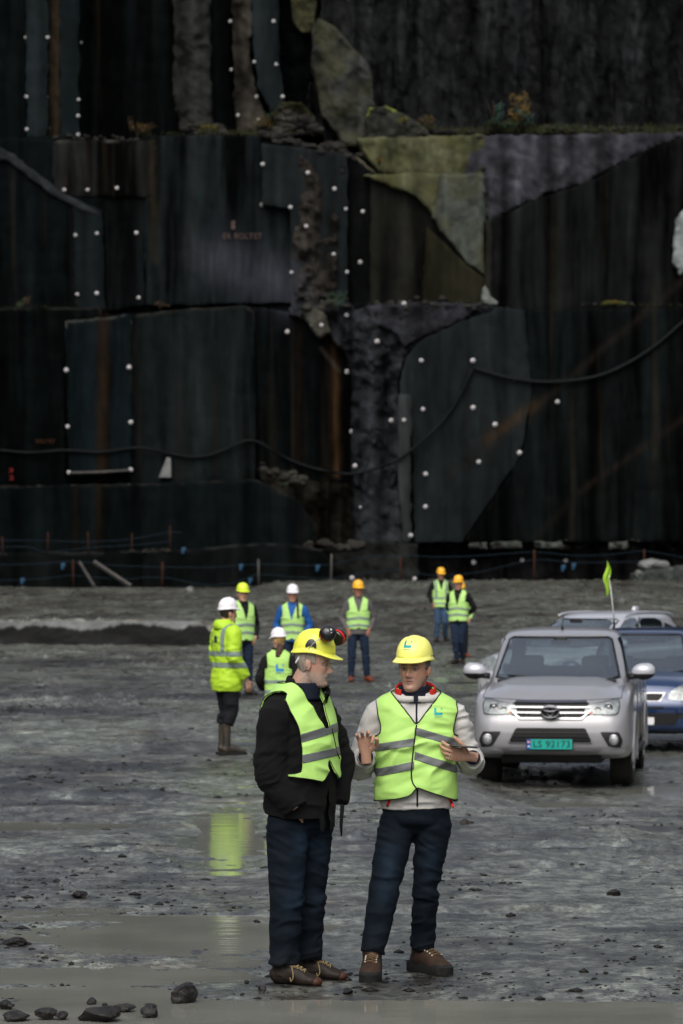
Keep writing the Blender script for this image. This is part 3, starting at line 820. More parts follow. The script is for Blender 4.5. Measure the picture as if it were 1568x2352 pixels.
M['h_orange'] = mat('orange_yellow_plastic', (.80, .42, .02), .4, .5, noise=.06)
M['h_lime'] = mat('lime_plastic', (.62, .78, .04), .4, .5, noise=.06)
M['h_white'] = mat('white_plastic', (.78, .76, .79), .4, .5, noise=.04)
M['blackplastic'] = mat('black_plastic', (.010, .010, .011), .3, .5, noise=.2)
M['redfoam'] = mat('red_plastic', (.60, .018, .012), .45, .5)
M['silver'] = mat('silver_label', (.5, .5, .52), .35, .5, metal=.4)
M['skin'] = mat('skin', (.5, .3, .2), .55, .35, attr=True, noise=.12, nscale=60, bump=.25, bscale=300, sss=.08, bdist=.0015)
M['hair_grey'] = mat('grey_hair', (.26, .22, .18), .8, .3, noise=.5, nscale=60, stretch=(1, 1, .25), bump=.8, bscale=160, bdist=.003)
M['hair_dark'] = mat('dark_hair', (.020, .014, .010), .7, .3, noise=.4, nscale=60, bump=.6, bscale=160, bdist=.003)
M['hair_brown'] = mat('brown_hair', (.055, .030, .018), .7, .3, noise=.4, nscale=60, bump=.6, bscale=160, bdist=.003)
M['hair_blond'] = mat('fair_hair', (.32, .20, .07), .7, .3, noise=.3, nscale=60, bump=.6, bscale=160, bdist=.003)
M['hair_salt'] = mat('short_greying_hair', (.12, .105, .09), .8, .3, noise=.5, nscale=60, bump=.8, bscale=160, bdist=.003)
M['eye'] = mat('eye_white', (.26, .23, .21), .2, .5)
M['iris'] = mat('iris', (.030, .028, .026), .15, .5)
M['teal'] = mat('teal_print', (.02, .34, .34), .5, .3)
M['logo_blue'] = mat('blue_print', (.02, .22, .55), .6, .3)
M['darkprint'] = mat('dark_print', (.01, .03, .08), .6, .3)

HEADT = np.array([  # z, front, back, half width
    (-.122, .050, -.010, .012), (-.117, .076, .000, .026), (-.108, .086, .012, .037), (-.096, .090, .026, .044), (-.082, .088, .040, .051),
    (-.068, .087, .050, .056), (-.055, .089, .058, .060), (-.040, .0885, .066, .0635), (-.022, .088, .074, .067), (-.004, .0865, .083, .070),
    (.012, .0855, .090, .072), (.028, .090, .095, .0735), (.045, .0915, .098, .0745), (.062, .089, .098, .0740), (.080, .081, .093, .070),
    (.096, .066, .081, .061), (.108, .045, .060, .046), (.115, .022, .034, .026), (.118, .004, .006, .005)])
def head_surface(grow=0.0, older=False, lip=True):
    nz, na = 70, 88
    zz = np.interp(np.linspace(0, 1, nz), np.linspace(0, 1, len(HEADT)), HEADT[:, 0])
    q = catmull(HEADT, 6); f = lambda c: np.interp(zz, q[:, 0], q[:, c])
    yf, yb, hw = f(1) + grow, f(2) + grow, f(3) * 1.065 + grow
    a = np.linspace(0, 2 * np.pi, na, endpoint=False)
    V = []
    for i in range(nz):
        ca, sa = np.cos(a), np.sin(a)       # sa<0: front
        p = 2.25
        r = 1 / (np.abs(ca) ** p + np.abs(sa) ** p) ** (1 / p)
        x = hw[i] * r * ca
        yc = (yb[i] - yf[i]) / 2; ry = (yf[i] + yb[i]) / 2
        y = yc + ry * r * sa
        V.append(np.stack([x, y, np.full(na, zz[i])], 1))
    V = np.concatenate(V)
    x, y, z = V.T
    fr = sstep(.0, -.05, y)
    g = lambda v, m, s: np.exp(-((v - m) / s) ** 2)
    d = np.zeros(len(V))
    nzp = np.interp(z, [-.046, -.040, -.034, -.027, -.018, 0, .015, .028, .036], [0, .008, .024, .0335, .029, .018, .010, .004, 0])
    nws = np.interp(z, [-.045, -.030, -.01, .02], [.0165, .0145, .0105, .0085])
    d += nzp * np.exp(-np.abs(x / nws) ** 2.4)
    d += .006 * g(np.abs(x), .0145, .006) * g(z, -.032, .008)                      # nostril wings
    d -= .0125 * g(np.abs(x), .033, .0155) * g(z, .012, .0105)                    # sockets
    d += .0050 * g(np.abs(x), .032, .020) * g(z, .032, .0065)                     # brow
    d += .0040 * g(np.abs(x), .047, .014) * g(z, -.012, .014)                     # cheek bones
    d -= .0035 * g(np.abs(x), .045, .012) * g(z, -.052, .016)
    d += .0055 * g(x, 0, .020) * g(z, -.0535, .0052) + .0055 * g(x, 0, .018) * g(z, -.0665, .0055)
    d -= .0055 * g(x, 0, .022) * g(z, -.0600, .0026)
    d -= .0030 * g(x, 0, .02) * g(z, -.077, .006)
    d += .0060 * g(x, 0, .020) * g(z, -.098, .013)
    d -= .0022 * g(np.abs(x) - .012 - .55 * (-.03 - z), .012, .0035) * sstep(-.065, -.05, z) * sstep(-.022, -.034, z)   # folds beside the mouth
    if older:
        d += .003 * g(np.abs(x), .030, .013) * g(z, -.006, .006) + .004 * g(np.abs(x), .05, .012) * g(z, -.075, .02)
    V[:, 1] -= d * fr
    F = []
    for i in range(nz - 1):
        for k in range(na):
            k2 = (k + 1) % na; F.append((i * na + k, i * na + k2, (i + 1) * na + k2, (i + 1) * na + k))
    F.append(tuple(range(na))[::-1]); F.append(tuple((nz - 1) * na + k for k in range(na)))
    return V, F

def ball(c, r, n=14, m=9, R=None):
    V = []; F = []
    for i in range(m + 1):
        t = math.pi * i / m
        for k in range(n):
            a = 2 * math.pi * k / n; V.append((math.sin(t) * math.cos(a), math.sin(t) * math.sin(a), math.cos(t)))
    for i in range(m):
        for k in range(n):
            k2 = (k + 1) % n; F.append((i * n + k, (i + 1) * n + k, (i + 1) * n + k2, i * n + k2))
    V = np.array(V) * np.array(r)
    if R is not None: V = V @ np.array(R).T
    return V + np.array(c), F

def hand_parts(wrist, fwd, palm, side, curl=(.4, .4, .4, .4), thumb=(.6, .3), s=1.0, spread=.10):
    """palm slab, four unequal bent fingers and a thumb that leaves the side of the palm"""
    w = np.array(wrist, float); f = np.array(fwd, float); f /= np.linalg.norm(f)
    n = np.array(palm, float); n -= f * (n @ f); n /= np.linalg.norm(n)
    t = np.array(side, float); t -= f * (t @ f); t -= n * (t @ n); t /= np.linalg.norm(t)
    out = []
    out.append(tube([w - f * .05, w, w + f * .03 * s, w + f * .065 * s, w + f * .092 * s], [.027 * s, .027 * s, .036 * s, .041 * s, .038 * s], 16, flat=[.75, .72, .48, .38, .34], side=t))
    L = [(.044, .026, .020), (.048, .030, .022), (.045, .028, .021), (.035, .021, .018)]
    for k in range(4):
        u = (1.5 - k) / 1.5
        b = w + f * (.085 - .006 * abs(u - .2)) * s + t * u * .0305 * s
        d = f + t * u * spread; d /= np.linalg.norm(d)
        pts = [b - d * .02 * s, b]; ang = 0; p = b
        cu = curl[k] if not np.isscalar(curl) else curl
        for j, l in enumerate(L[k]):
            ang += cu * (1.0, 1.15, .75)[j]
            v = d * math.cos(ang) + n * math.sin(ang); p = p + v * l * s; pts.append(p)
        out.append(tube(pts, [.0095 * s, .0098 * s, .0092 * s, .0086 * s, .0070 * s], 10, sub=3))
    tb = w + f * .022 * s + t * .026 * s
    d0 = f * .62 + t * .72 + n * thumb[1]; d0 /= np.linalg.norm(d0)
    d1 = f * (.62 + .3 * thumb[0]) + t * (.5 - thumb[0] * .5) + n * (thumb[1] + .3 * thumb[0]); d1 /= np.linalg.norm(d1)
    p1 = tb + d0 * .042 * s; p2 = p1 + d1 * .034 * s; p3 = p2 + d1 * .026 * s
    out.append(tube([tb - d0 * .015, tb, p1, p2, p3], [.013 * s, .0155 * s, .0122 * s, .0110 * s, .0085 * s], 10, sub=3))
    return out

def skin_colour(V, Hc, Hm, tone, hair, beard=0.0, brow=(.05, .035, .025)):
    q = (V - Hc) @ Hm           # head frame
    x, y, z = q.T
    near = (np.linalg.norm(q, axis=1) < .17) & (z > -.16)
    c = np.tile(np.array(tone), (len(V), 1))
    g = lambda v, m, s: np.exp(-((v - m) / s) ** 2)
    fr = sstep(-.02, -.06, y) * near
    red = fr * (.6 * g(z, -.028, .013) * g(x, 0, .017) + .35 * g(np.abs(x), .045, .02) * g(z, -.02, .02)) + .5 * near * g(np.abs(x), .078, .012) * g(z, 0, .03)
    c = c * (1 - red[:, None] * np.array((.0, .32, .35)))
    lip = fr * g(x, 0, .021) * (g(z, -.0545, .0052) + g(z, -.066, .0055)).clip(0, 1)
    c = c * (1 - .75 * lip[:, None]) + np.array((.30, .10, .085)) * .75 * lip[:, None]
    mouth = fr * g(x, 0, .022) * g(z, -.0602, .0042)
    c = c * (1 - .85 * mouth[:, None]) + np.array((.03, .01, .01)) * .85 * mouth[:, None]
    br = near * sstep(-.03, -.06, y) * np.exp(-np.abs((np.abs(x) - .033) / .019) ** 4) * g(z, .0335 - .10 * (np.abs(x) - .033).clip(0, 1),   .0058)
    c = c * (1 - .9 * br[:, None]) + np.array(brow) * .9 * br[:, None]
    socket_shade = fr * g(np.abs(x), .033, .015) * g(z, .012, .0075)
    c = c * (1 - .62 * socket_shade[:, None])  # shade of the eye sockets painted into the skin colour
    if beard:
        bz = near * np.clip(sstep(-.035, -.055, z - .25 * np.abs(y + .03)) + g(z, -.046, .006) * g(x, 0, .03), 0, 1) * (z > -.135) * sstep(.06, .02, y)
        bz = bz * (1 - lip) * np.clip(.75 + .5 * vnoise(V[:, 0] * 260, V[:, 1] * 260, V[:, 2] * 260, 3), 0, 1)
        c = c * (1 - beard * bz[:, None]) + np.array(hair) * beard * bz[:, None]
    return c

def helmet_shell(ax=.1005, bf=.113, bb=.118, h=.136, z0=.060, peak=.042, rear=0.0, style=0):
    na, nt = 72, 26; a = np.linspace(0, 2 * np.pi, na, endpoint=False)
    sa, ca = np.sin(a), np.cos(a)
    b = np.where(sa < 0, bf, bb)
    front = np.exp(-((np.angle(np.exp(1j * (a + np.pi / 2)))) / .82) ** 4)
    zr = z0 + (.010 * np.abs(ca) ** 3 if style == 0 else .016 * np.abs(ca) ** 4) - rear * np.clip(sa, 0, 1) ** 2
    rings = []
    # lip underneath, brim edge, brim root, then the dome
    ext = .0095 + peak * front
    drop = .006 + .008 * front * (peak / .042)
    def ring(k, dz, e):
        return np.stack([(ax * k + e * .98) * ca, (b * k + e) * sa, zr + dz], 1)
    rings.append(ring(.93, .004, 0 * ext)); rings.append(ring(.985, -.002 - drop * .3, ext * .35)); rings.append(ring(1.0, -.003 - drop, ext))
    rings.append(ring(1.0, .001 - drop, ext + .0012)); rings.append(ring(1.0, .004 - drop * .9, ext * .9)); rings.append(ring(1.0, .008 - drop * .25, ext * .25)); rings.append(ring(1.0, .012, .0015))
    for i in range(nt):
        t = i / (nt - 1); ph = t * math.pi / 2
        k = max(math.cos(ph) ** .80, .004); z = .014 + (h - .014) * math.sin(ph) ** .96
        r = np.stack([ax * k * ca, b * k * sa, zr * (1 - t) + z0 * t + z], 1)
        ridge = np.exp(-(r[:, 0] / .020) ** 4) * .0035 * sstep(.15, .5, t) * sstep(-1.2, .0, -sa)
        groove = -.003 * np.exp(-((np.abs(r[:, 0]) - .034) / .006) ** 2) * sstep(.25, .5, t)
        shelf = .004 * sstep(.34, .22, t) * np.exp(-((np.angle(np.exp(1j * (a + np.pi / 2)))) / 1.0) ** 4)
        nrm = r - np.array([0, 0, z0 + .02]); nrm /= np.linalg.norm(nrm, axis=1, keepdims=True)
        rings.append(r + nrm * (ridge + groove + shelf)[:, None])
    n = len(rings); V = np.concatenate(rings); F = []
    for i in range(n - 1):
        for k in range(na):
            k2 = (k + 1) % na; F.append((i * na + k, i * na + k2, (i + 1) * na + k2, (i + 1) * na + k))
    F.append(tuple((n - 1) * na + k for k in range(na))); F.append(tuple(range(na))[::-1])
    return V, F

def ring_tube(rings, yaw, n=40, p=2.35, sub=5):
    """torso from rings (z, half width, depth to front, depth to back, cx, cy) in the torso frame"""
    q = catmull(np.array(rings, float), sub); a = np.linspace(0, 2 * np.pi, n, endpoint=False)
    ca, sa = np.cos(a), np.sin(a); r = 1 / (np.abs(ca) ** p + np.abs(sa) ** p) ** (1 / p); V = []
    for z, hw, df, db, cx, cy in q:
        V.append(np.stack([cx + hw * r * ca, cy + np.where(sa < 0, df, db) * r * sa, np.full(n, z)], 1))
    V = np.concatenate(V) @ rot(yaw).T; F = []
    for i in range(len(q) - 1):
        for k in range(n):
            k2 = (k + 1) % n; F.append((i * n + k, i * n + k2, (i + 1) * n + k2, (i + 1) * n + k))
    F.append(tuple(range(n))[::-1]); F.append(tuple((len(q) - 1) * n + k for k in range(n)))
    return V, F

def wrinkle(V, T, amp, seed, fx=6.0, fz=15.0, hubs=()):
    N = vnormals(V, T)
    V0 = V; wob = .05 * np.stack([fbm(V[:, 0] * 4, V[:, 1] * 4, V[:, 2] * 4, 2, seed + 40 + k) for k in range(3)], 1)
    V = V + wob; V = V + np.stack([0 * V[:, 0], 0 * V[:, 0], .45 * V[:, 0] * np.sin(V[:, 2] * 5 + seed)], 1)
    n = -np.abs(fbm(V[:, 0] * fx, V[:, 1] * fx, V[:, 2] * fz, 2, seed)) * 2.2 + .55 + .4 * fbm(V[:, 0] * 3, V[:, 1] * 3, V[:, 2] * 4, 2, seed + 5)
    n = np.clip(n, -.8, .9); w = np.ones(len(V)) * .85
    for (c, r, k) in hubs:
        w = w + 1.2 * k * np.exp(-(np.linalg.norm(V - np.array(c), axis=1) / r) ** 2)
    return V0 + N * (amp * n * w)[:, None]

def boot(root, ankle, yaw, kind='boot', s=1.0, upper='brownboot', lace=None, toecap=None, shaft=.16, far=False, sole_h=.028):
    """one boot: upper, sole, laces; toes point along yaw (0 = to the camera)"""
    ax, ay, az = ankle; zg = az - .095 * s - (0 if kind == 'boot' else 0)
    R = rot(yaw)
    def W(p): return np.array([ax, ay, zg]) + R @ (np.array(p, float) * s)
    foot = [W((0, .062, .050)), W((0, .045, .056)), W((0, 0, .064)), W((0, -.07, .062)), W((0, -.13, .045)), W((0, -.180, .038)), W((0, -.205, .034))]
    parts = [tube(foot, np.array([.024, .040, .045, .046, .051, .046, .026]) * s, 16, flat=[.95, 1.1, 1.2, 1.1, .80, .62, .60], side=R @ np.array([1, 0, 0]), sub=4)]
    parts.append(tube([W((0, .010, .05)), W((0, .012, .10)), W((0, .010, .05 + shaft * .6)), W((0, .008, .05 + shaft))], np.array([.044, .045, .045, .046]) * s, 16, sub=2))
    V, T = remesh(parts, .006 * s if not far else .011, 2)
    V = wrinkle(V, T, .003, int(abs(ax) * 900) % 97, 16, 26)
    b = obj('boot', V, T, M[upper], root); V_up, T_up = V, T
    out = []
    for (x, y) in [(-.030, .085), (.030, .085), (.041, .05), (.040, 0), (.046, -.08), (.050, -.14), (.040, -.19), (.018, -.216), (-.018, -.216), (-.040, -.19), (-.050, -.14), (-.044, -.08), (-.038, 0), (-.041, .05)]:
        out.append((x, y))
    out = catmull(np.array(out + out[:1]), 3)[:-1]; g = Geo(); n = len(out)
    V = [W((x * k, y * k + (-.065 * (k - 1) * 0), z)) for (k, z) in ((.96, .0), (1.02, .006), (1.03, sole_h * .8), (.96, sole_h)) for (x, y) in out]
    F = [(i * n + k, i * n + (k + 1) % n, (i + 1) * n + (k + 1) % n, (i + 1) * n + k) for i in range(3) for k in range(n)] + [tuple(range(n))[::-1], tuple(3 * n + k for k in range(n))]
    obj('sole', np.array(V), F, M['sole'], b, True, sharp=40)
    if toecap:
        g = Geo(); g.add(*ball(W((0, -.186, .034)), np.array((.040, .036, .026)) * s, R=R)); g.obj('toe_cap', M[toecap], b)
    bb = bvh_of(V_up, T_up)
    def top(x, y, off=.003):
        w = W((x, y, 0)); h = bb.ray_cast(Vector((w[0], w[1], w[2] + .6)), Vector((0, 0, -1)), 1.0)
        return np.array([w[0], w[1], (h[0].z if h[0] else w[2] + .1) + off * s])
    if lace:
        g = Geo()
        for k in range(5):
            y = -.045 - .020 * k; z = .112 - .013 * k
            g.tube([top(-.026, y + .006), top(0, y, .005), top(.026, y - .004)], .0034 * s, 6)
            if kind == 'loop': g.tube([top(-.026, y - .008), top(0, y - .004, .007), top(.026, y + .010)], .0034 * s, 6)
        if kind == 'loop':
            for sg in (-1, 1):
                g.tube(catmull([W((0, -.045, .118)), W((sg * .028, -.065, .105)), W((sg * .055, -.085, .060)), W((sg * .050, -.07, .035)), W((sg * .030, -.055, .075)), W((0, -.045, .118))], 4), .0034 * s, 6)
            g.tube(catmull([W((.0, -.045, .118)), W((.030, -.075, .08)), W((.052, -.095, .030)), W((.056, -.10, .004))], 4), .003 * s, 6)
            g.tube(catmull([W((.0, -.045, .118)), W((-.020, -.085, .09)), W((-.030, -.12, .05))], 4), .003 * s, 6)
        g.obj('lace', M[lace], b)
        if kind == 'eyelet':
            g = Geo()
            for k in range(5):
                for sg in (-1, 1):
                    g.add(*ball(top(sg * .025, -.040 - .020 * k, .001), .0052 * s, 8, 5))
            g.obj('eyelet', M['lace2'], b, kind='stuff')
    return b

def vest_sheet(root, V, T, N, sel, off, mats, name='vest', seed=3, amp=.004, hubs=(), thick=.005):
    """lift the torso surface off by `off` and cut it to the vest's outline"""
    W = V + N * off
    f = sel(W); W = wrinkle(W, T, amp, seed, 3.2, 11.0, hubs)
    A, B = clip(W, T, f)
    return W, A, B

def rim_piping(A, B, r, mats, parent, name='binding', every=3):
    for lp in loops_of(boundary(B)):
        if len(lp) < 14: continue
        pts = A[lp]
        pts = pts[::every] if len(pts) > 4 * every else pts
        k = np.array([.25, .5, .25]); q = pts.copy()
        for _ in range(3): q[1:-1] = .25 * q[:-2] + .5 * q[1:-1] + .25 * q[2:]
        g = Geo(); g.tube(q, r, 6); g.obj(name, mats, parent)

def logo(bvh, root, c, uax, vax, dirn, size, m, parent, off=.003):
    """an L-shaped block with a small square and a line of small print beneath it"""
    s = size
    polys = [[(-.5, .45), (-.24, .45), (-.24, -.10), (.5, -.10), (.5, -.40), (-.5, -.40)], [(.28, .42), (.50, .42), (.50, .22), (.28, .22)]]
    W = []; F = []; n = 0
    for pl in polys:
        V, T = poly_grid([(a * s, b * s) for a, b in pl], s * .12)
        q = project(V, bvh, c, uax, vax, dirn, off)
        if q is None: continue
        W.append(q); F.append(T + n); n += len(q)
    V = []
    for k in range(7):
        x = -.48 + k * .145
        V, T = poly_grid([(x * s, -.52 * s), ((x + .10) * s, -.52 * s), ((x + .10) * s, -.62 * s), (x * s, -.62 * s)], s * .06)
        q = project(V, bvh, c, uax, vax, dirn, off)
        if q is None: continue
        W.append(q); F.append(T + n); n += len(q)
    if W: obj('logo', np.concatenate(W), np.concatenate(F), m, parent, False)

def person(label, loc, rotz=0.0, sc=1.0, far=True, torso=None, tyaw=0.0, arms=(), hands=(), legs=(), pelvis=None, head=(0, 0, 1.68), hyaw=0.0, hpitch=0.0, hroll=0.0,
           jacket='blackjacket', trousers='midjeans', boots=None, helmet='h_white', hair='hair_dark', tone=SKIN_T, beard=0.0, haircol=(.1, .09, .08), brow=(.05, .035, .025),
           vest=None, vest_sel=None, bands=(), band_mat='band_far', vest_seed=3, vest_amp=.004, sleeve_r=(.072, .062, .052), leg_r=(.098, .076, .060), jwr=.006, hubs=(), jhem=None,
           fades=None, vox=None, group=None, older=False, vest_off=.016, jhubs=(), hmod=None, leghubs=(), binding=None, hstyle=0, hpeak=.042, legmod=None, tp=2.35, bodyskip=False, neck_r=.058):
    root = thing('person', label, 'person', loc, rotz, group)
    root.scale = (sc, sc, sc)
    vb = vox or (.0095 if far else .0036); vc = .014 if far else .0075
    Hc = np.array(head, float); Hm = rot(hyaw, hpitch, hroll)
    # body: head, neck, core, arms and hands in one surface
    hv, hf = head_surface(0, older)
    parts = [(hv @ Hm.T + Hc, hf)]
    for sg in (-1, 1):
        e, ef = ball((sg * .0785, .012, .000), (.0085, .019, .033), 14, 10, rot(sg * .35, -.12, 0)); parts.append((e @ Hm.T + Hc, ef))
        e, ef = ball((sg * .085, .018, .006), (.006, .012, .024), 12, 8, rot(sg * .5, -.12, 0)); parts.append((e @ Hm.T + Hc, ef))
    Rt = rot(tyaw); up = Rt @ np.array([torso[-1][4], torso[-1][5], 0]); nb = np.array([up[0], up[1], torso[-1][0] - .05])
    parts.append(tube([nb - [0, 0, .05], nb, (nb + Hc) / 2 + Hm @ np.array([0, .012, -.02]), Hc + Hm @ np.array([0, .020, -.04])], [neck_r * 1.1, neck_r, neck_r * .97, neck_r * .95], 18, sub=3))
    pel = np.array(pelvis if pelvis is not None else (0, 0, .93), float)
    parts.append(tube([pel, (pel + nb) / 2, nb], [.08, .075, .06], 12))
    for a in arms:
        s_, e_, w_ = [np.array(q, float) for q in a]
        parts.append(tube([nb * .75 + s_ * .25, s_, e_, w_], [.045, .040, .033, .026], 12))
    for l in legs:
        parts.append(tube([pel, np.array(l[0]), np.array(l[1]), np.array(l[2])], [.06, .05, .04, .03], 12))
    for h in hands: parts += hand_parts(**h)
    V, T = remesh(parts, vb, 2 if not far else 1, .4)
    col = skin_colour(V, Hc, Hm, tone, haircol, beard, brow)
    obj('body', V, T, M['skin'], root, True, color=col)
    # eyes
    for sg in (-1, 1):
        c = np.array([sg * .0325, -.0690, .0120]); g = Geo()
        g.add(*ball(Hm @ c + Hc, .0118, 14, 10))
        e = g.obj('eye', M['eye'], root)
        g = Geo(); g.add(*ball(Hm @ (c + np.array([0, -.0082, -.0005])) + Hc, (.0058), 12, 8)); g.obj('iris', M['iris'], e)
    # hair
    if hair:
        hv2, hf2 = head_surface(.0055)
        tr = [];
        for f in hf2:
            for q in range(1, len(f) - 1): tr.append((f[0], f[q], f[q + 1]))
        tr = np.array(tr); x, y, z = hv2.T
        lim = np.where(y > .02, -.035 - .035 * sstep(.02, .07, y), .012 + .35 * (.02 - y) * 0)
        f = np.minimum(z - lim + .006 * vnoise(x * 90, y * 90, z * 90, 4), y + .030 - .15 * (z - .02).clip(0, 1))
        A, B = clip(hv2, tr, f); A, B = skirt(A, B, -.006 * A / np.linalg.norm(A, axis=1, keepdims=True))
        obj('hair', A @ Hm.T + Hc, B, M[hair], root)
    # helmet
    hm = None
    if helmet:
        V, F = helmet_shell(peak=hpeak, style=hstyle)
        if hmod: V = hmod(V)
        hm = obj('helmet', V @ Hm.T + Hc, F, M[helmet], root, True, sharp=55)
    # jacket
    tparts = [ring_tube(torso, tyaw, p=tp)]
    jp = list(tparts)
    for i, a in enumerate(arms):
        s_, e_, w_ = [np.array(q, float) for q in a]
        ax = Rt @ np.array([0, 0, 1.0]); inn = s_ * .72 + np.array([up[0], up[1], s_[2]]) * .28
        r = sleeve_r if not isinstance(sleeve_r[0], (tuple, list)) else sleeve_r[i]
        jp.append(tube([inn, s_, (s_ + e_) / 2, e_, e_ * .5 + w_ * .5, w_], [r[0] * .92, r[0], (r[0] + r[1]) / 2, r[1] * 1.02, (r[1] + r[2]) / 2, r[2]], 20, sub=4))
    V, T = remesh(jp, vc, 4)
    hb = [(a[1], .09, 1.1) for a in arms] + list(jhubs)
    V = wrinkle(V, T, jwr, 11, 7, 17, hb)
    if jhem is not None:
        V, T = clip(V, T, jhem(V))
    jk = obj('jacket', V, T, M[jacket], root)
    # trousers
    tp_ = [tube([pel + [0, 0, .10], pel + [0, 0, .03], pel - [0, 0, .06], pel - [0, 0, .12]], [.182, .190, .188, .13], 24, flat=[.68, .70, .66, .5], side=rot(tyaw * .6) @ np.array([1, 0, 0]))]
    for i, l in enumerate(legs):
        h_, k_, a_ = [np.array(q, float) for q in l]
        r = leg_r if not isinstance(leg_r[0], (tuple, list)) else leg_r[i]
        n = 40; pts = []; rr = []
        for j in range(n + 1):
            t = j / n
            p = h_ + (k_ - h_) * min(t * 2, 1) if t < .5 else k_ + (a_ - k_) * (t * 2 - 1)
            q = r[0] + (r[1] - r[0]) * min(t * 2, 1) if t < .5 else r[1] + (r[2] - r[1]) * (t * 2 - 1)
            q *= 1 + .045 * math.sin(t * 48 + i * 2 + 3 * math.sin(t * 17)) * float(sstep(.80, .88, t)) + .06 * math.exp(-((t - .5) / .05) ** 2) * 0 + .03 * math.exp(-((t - .68) / .1) ** 2)
            if legmod: q *= legmod(i, t)
            pts.append(p); rr.append(q)
        tp_.append(tube([h_ + [0, 0, .06]] + pts, [r[0] * .9] + rr, 22, sub=1))
    V, T = remesh(tp_, vc, 3)
    hb = [(l[1], .10, 1.3) for l in legs] + [(np.array(l[2]) + [0, 0, .05], .09, 1.6) for l in legs] + list(leghubs)
    V = wrinkle(V, T, .0085 if not far else .009, 23, 5, 17, hb)
    if fades is not None:
        col = np.tile(np.array((.0011, .0044, .0092)), (len(V), 1)); f = np.zeros(len(V))
        for (c, rx, rz, k) in fades: f += k * np.exp(-((V[:, 0] - c[0]) / rx) ** 2 - ((V[:, 2] - c[1]) / rz) ** 2)
        f = np.clip(f * (.75 + .6 * fbm(V[:, 0] * 14, V[:, 1] * 14, V[:, 2] * 40, 3, 5)), 0, 1); col = col * (1 - f[:, None]) + np.array((.013, .030, .055)) * f[:, None]
        mud = sstep(.22, .06, V[:, 2] + .04 * fbm(V[:, 0] * 30, V[:, 1] * 30, V[:, 2] * 30, 2, 9)) * .35; col = col * (1 - mud[:, None]) + np.array((.018, .017, .015)) * mud[:, None]
    obj('trousers', V, T, M[trousers], root, color=col if fades is not None else None)
    # vest
    vs_ = None
    if vest:
        V, T = remesh(tparts, vc, 3)
        N = vnormals(V, T)
        W, A, B = vest_sheet(root, V, T, N, vest_sel, vest_off, M[vest], seed=vest_seed, amp=vest_amp, hubs=hubs)
        VV, TT = skirt(A, B, -vnormals(A, B) * .006)
        vs_ = obj('vest', VV, TT, M[vest], root)
        Nw = vnormals(W, T); W0 = V + N * vest_off
        for bd in bands:
            f = np.minimum(vest_sel(W0), bd(W0))
            a2, b2 = clip(W + Nw * .0022, T, f)
            if len(b2):
                a3, b3 = skirt(a2, b2, -vnormals(a2, b2) * .003)
                obj('reflective_band', a3, b3, M[band_mat], vs_)
        if binding: rim_piping(A + vnormals(A, B) * .001, B, binding[1], M[binding[0]], vs_)
        vs_['_'] = 0; del vs_['_']
        root_vest = bvh_of(W, T)
    else: root_vest = None
    for b in (boots or []): boot(root, **b)
    return dict(root=root, Hc=Hc, Hm=Hm, helmet=hm, vest=vs_, bvh=root_vest, jacket=jk)

def place(px, py, dx=0.0):
    q = ground_hit(px, py); z = float(ground_z(q[0], q[1])[0])
    return np.array([q[0], q[1], max(z, q[2] - .02)])
M['lace_brown'] = cloth('tan_brown_lace', (.12, .075, .04), .9)
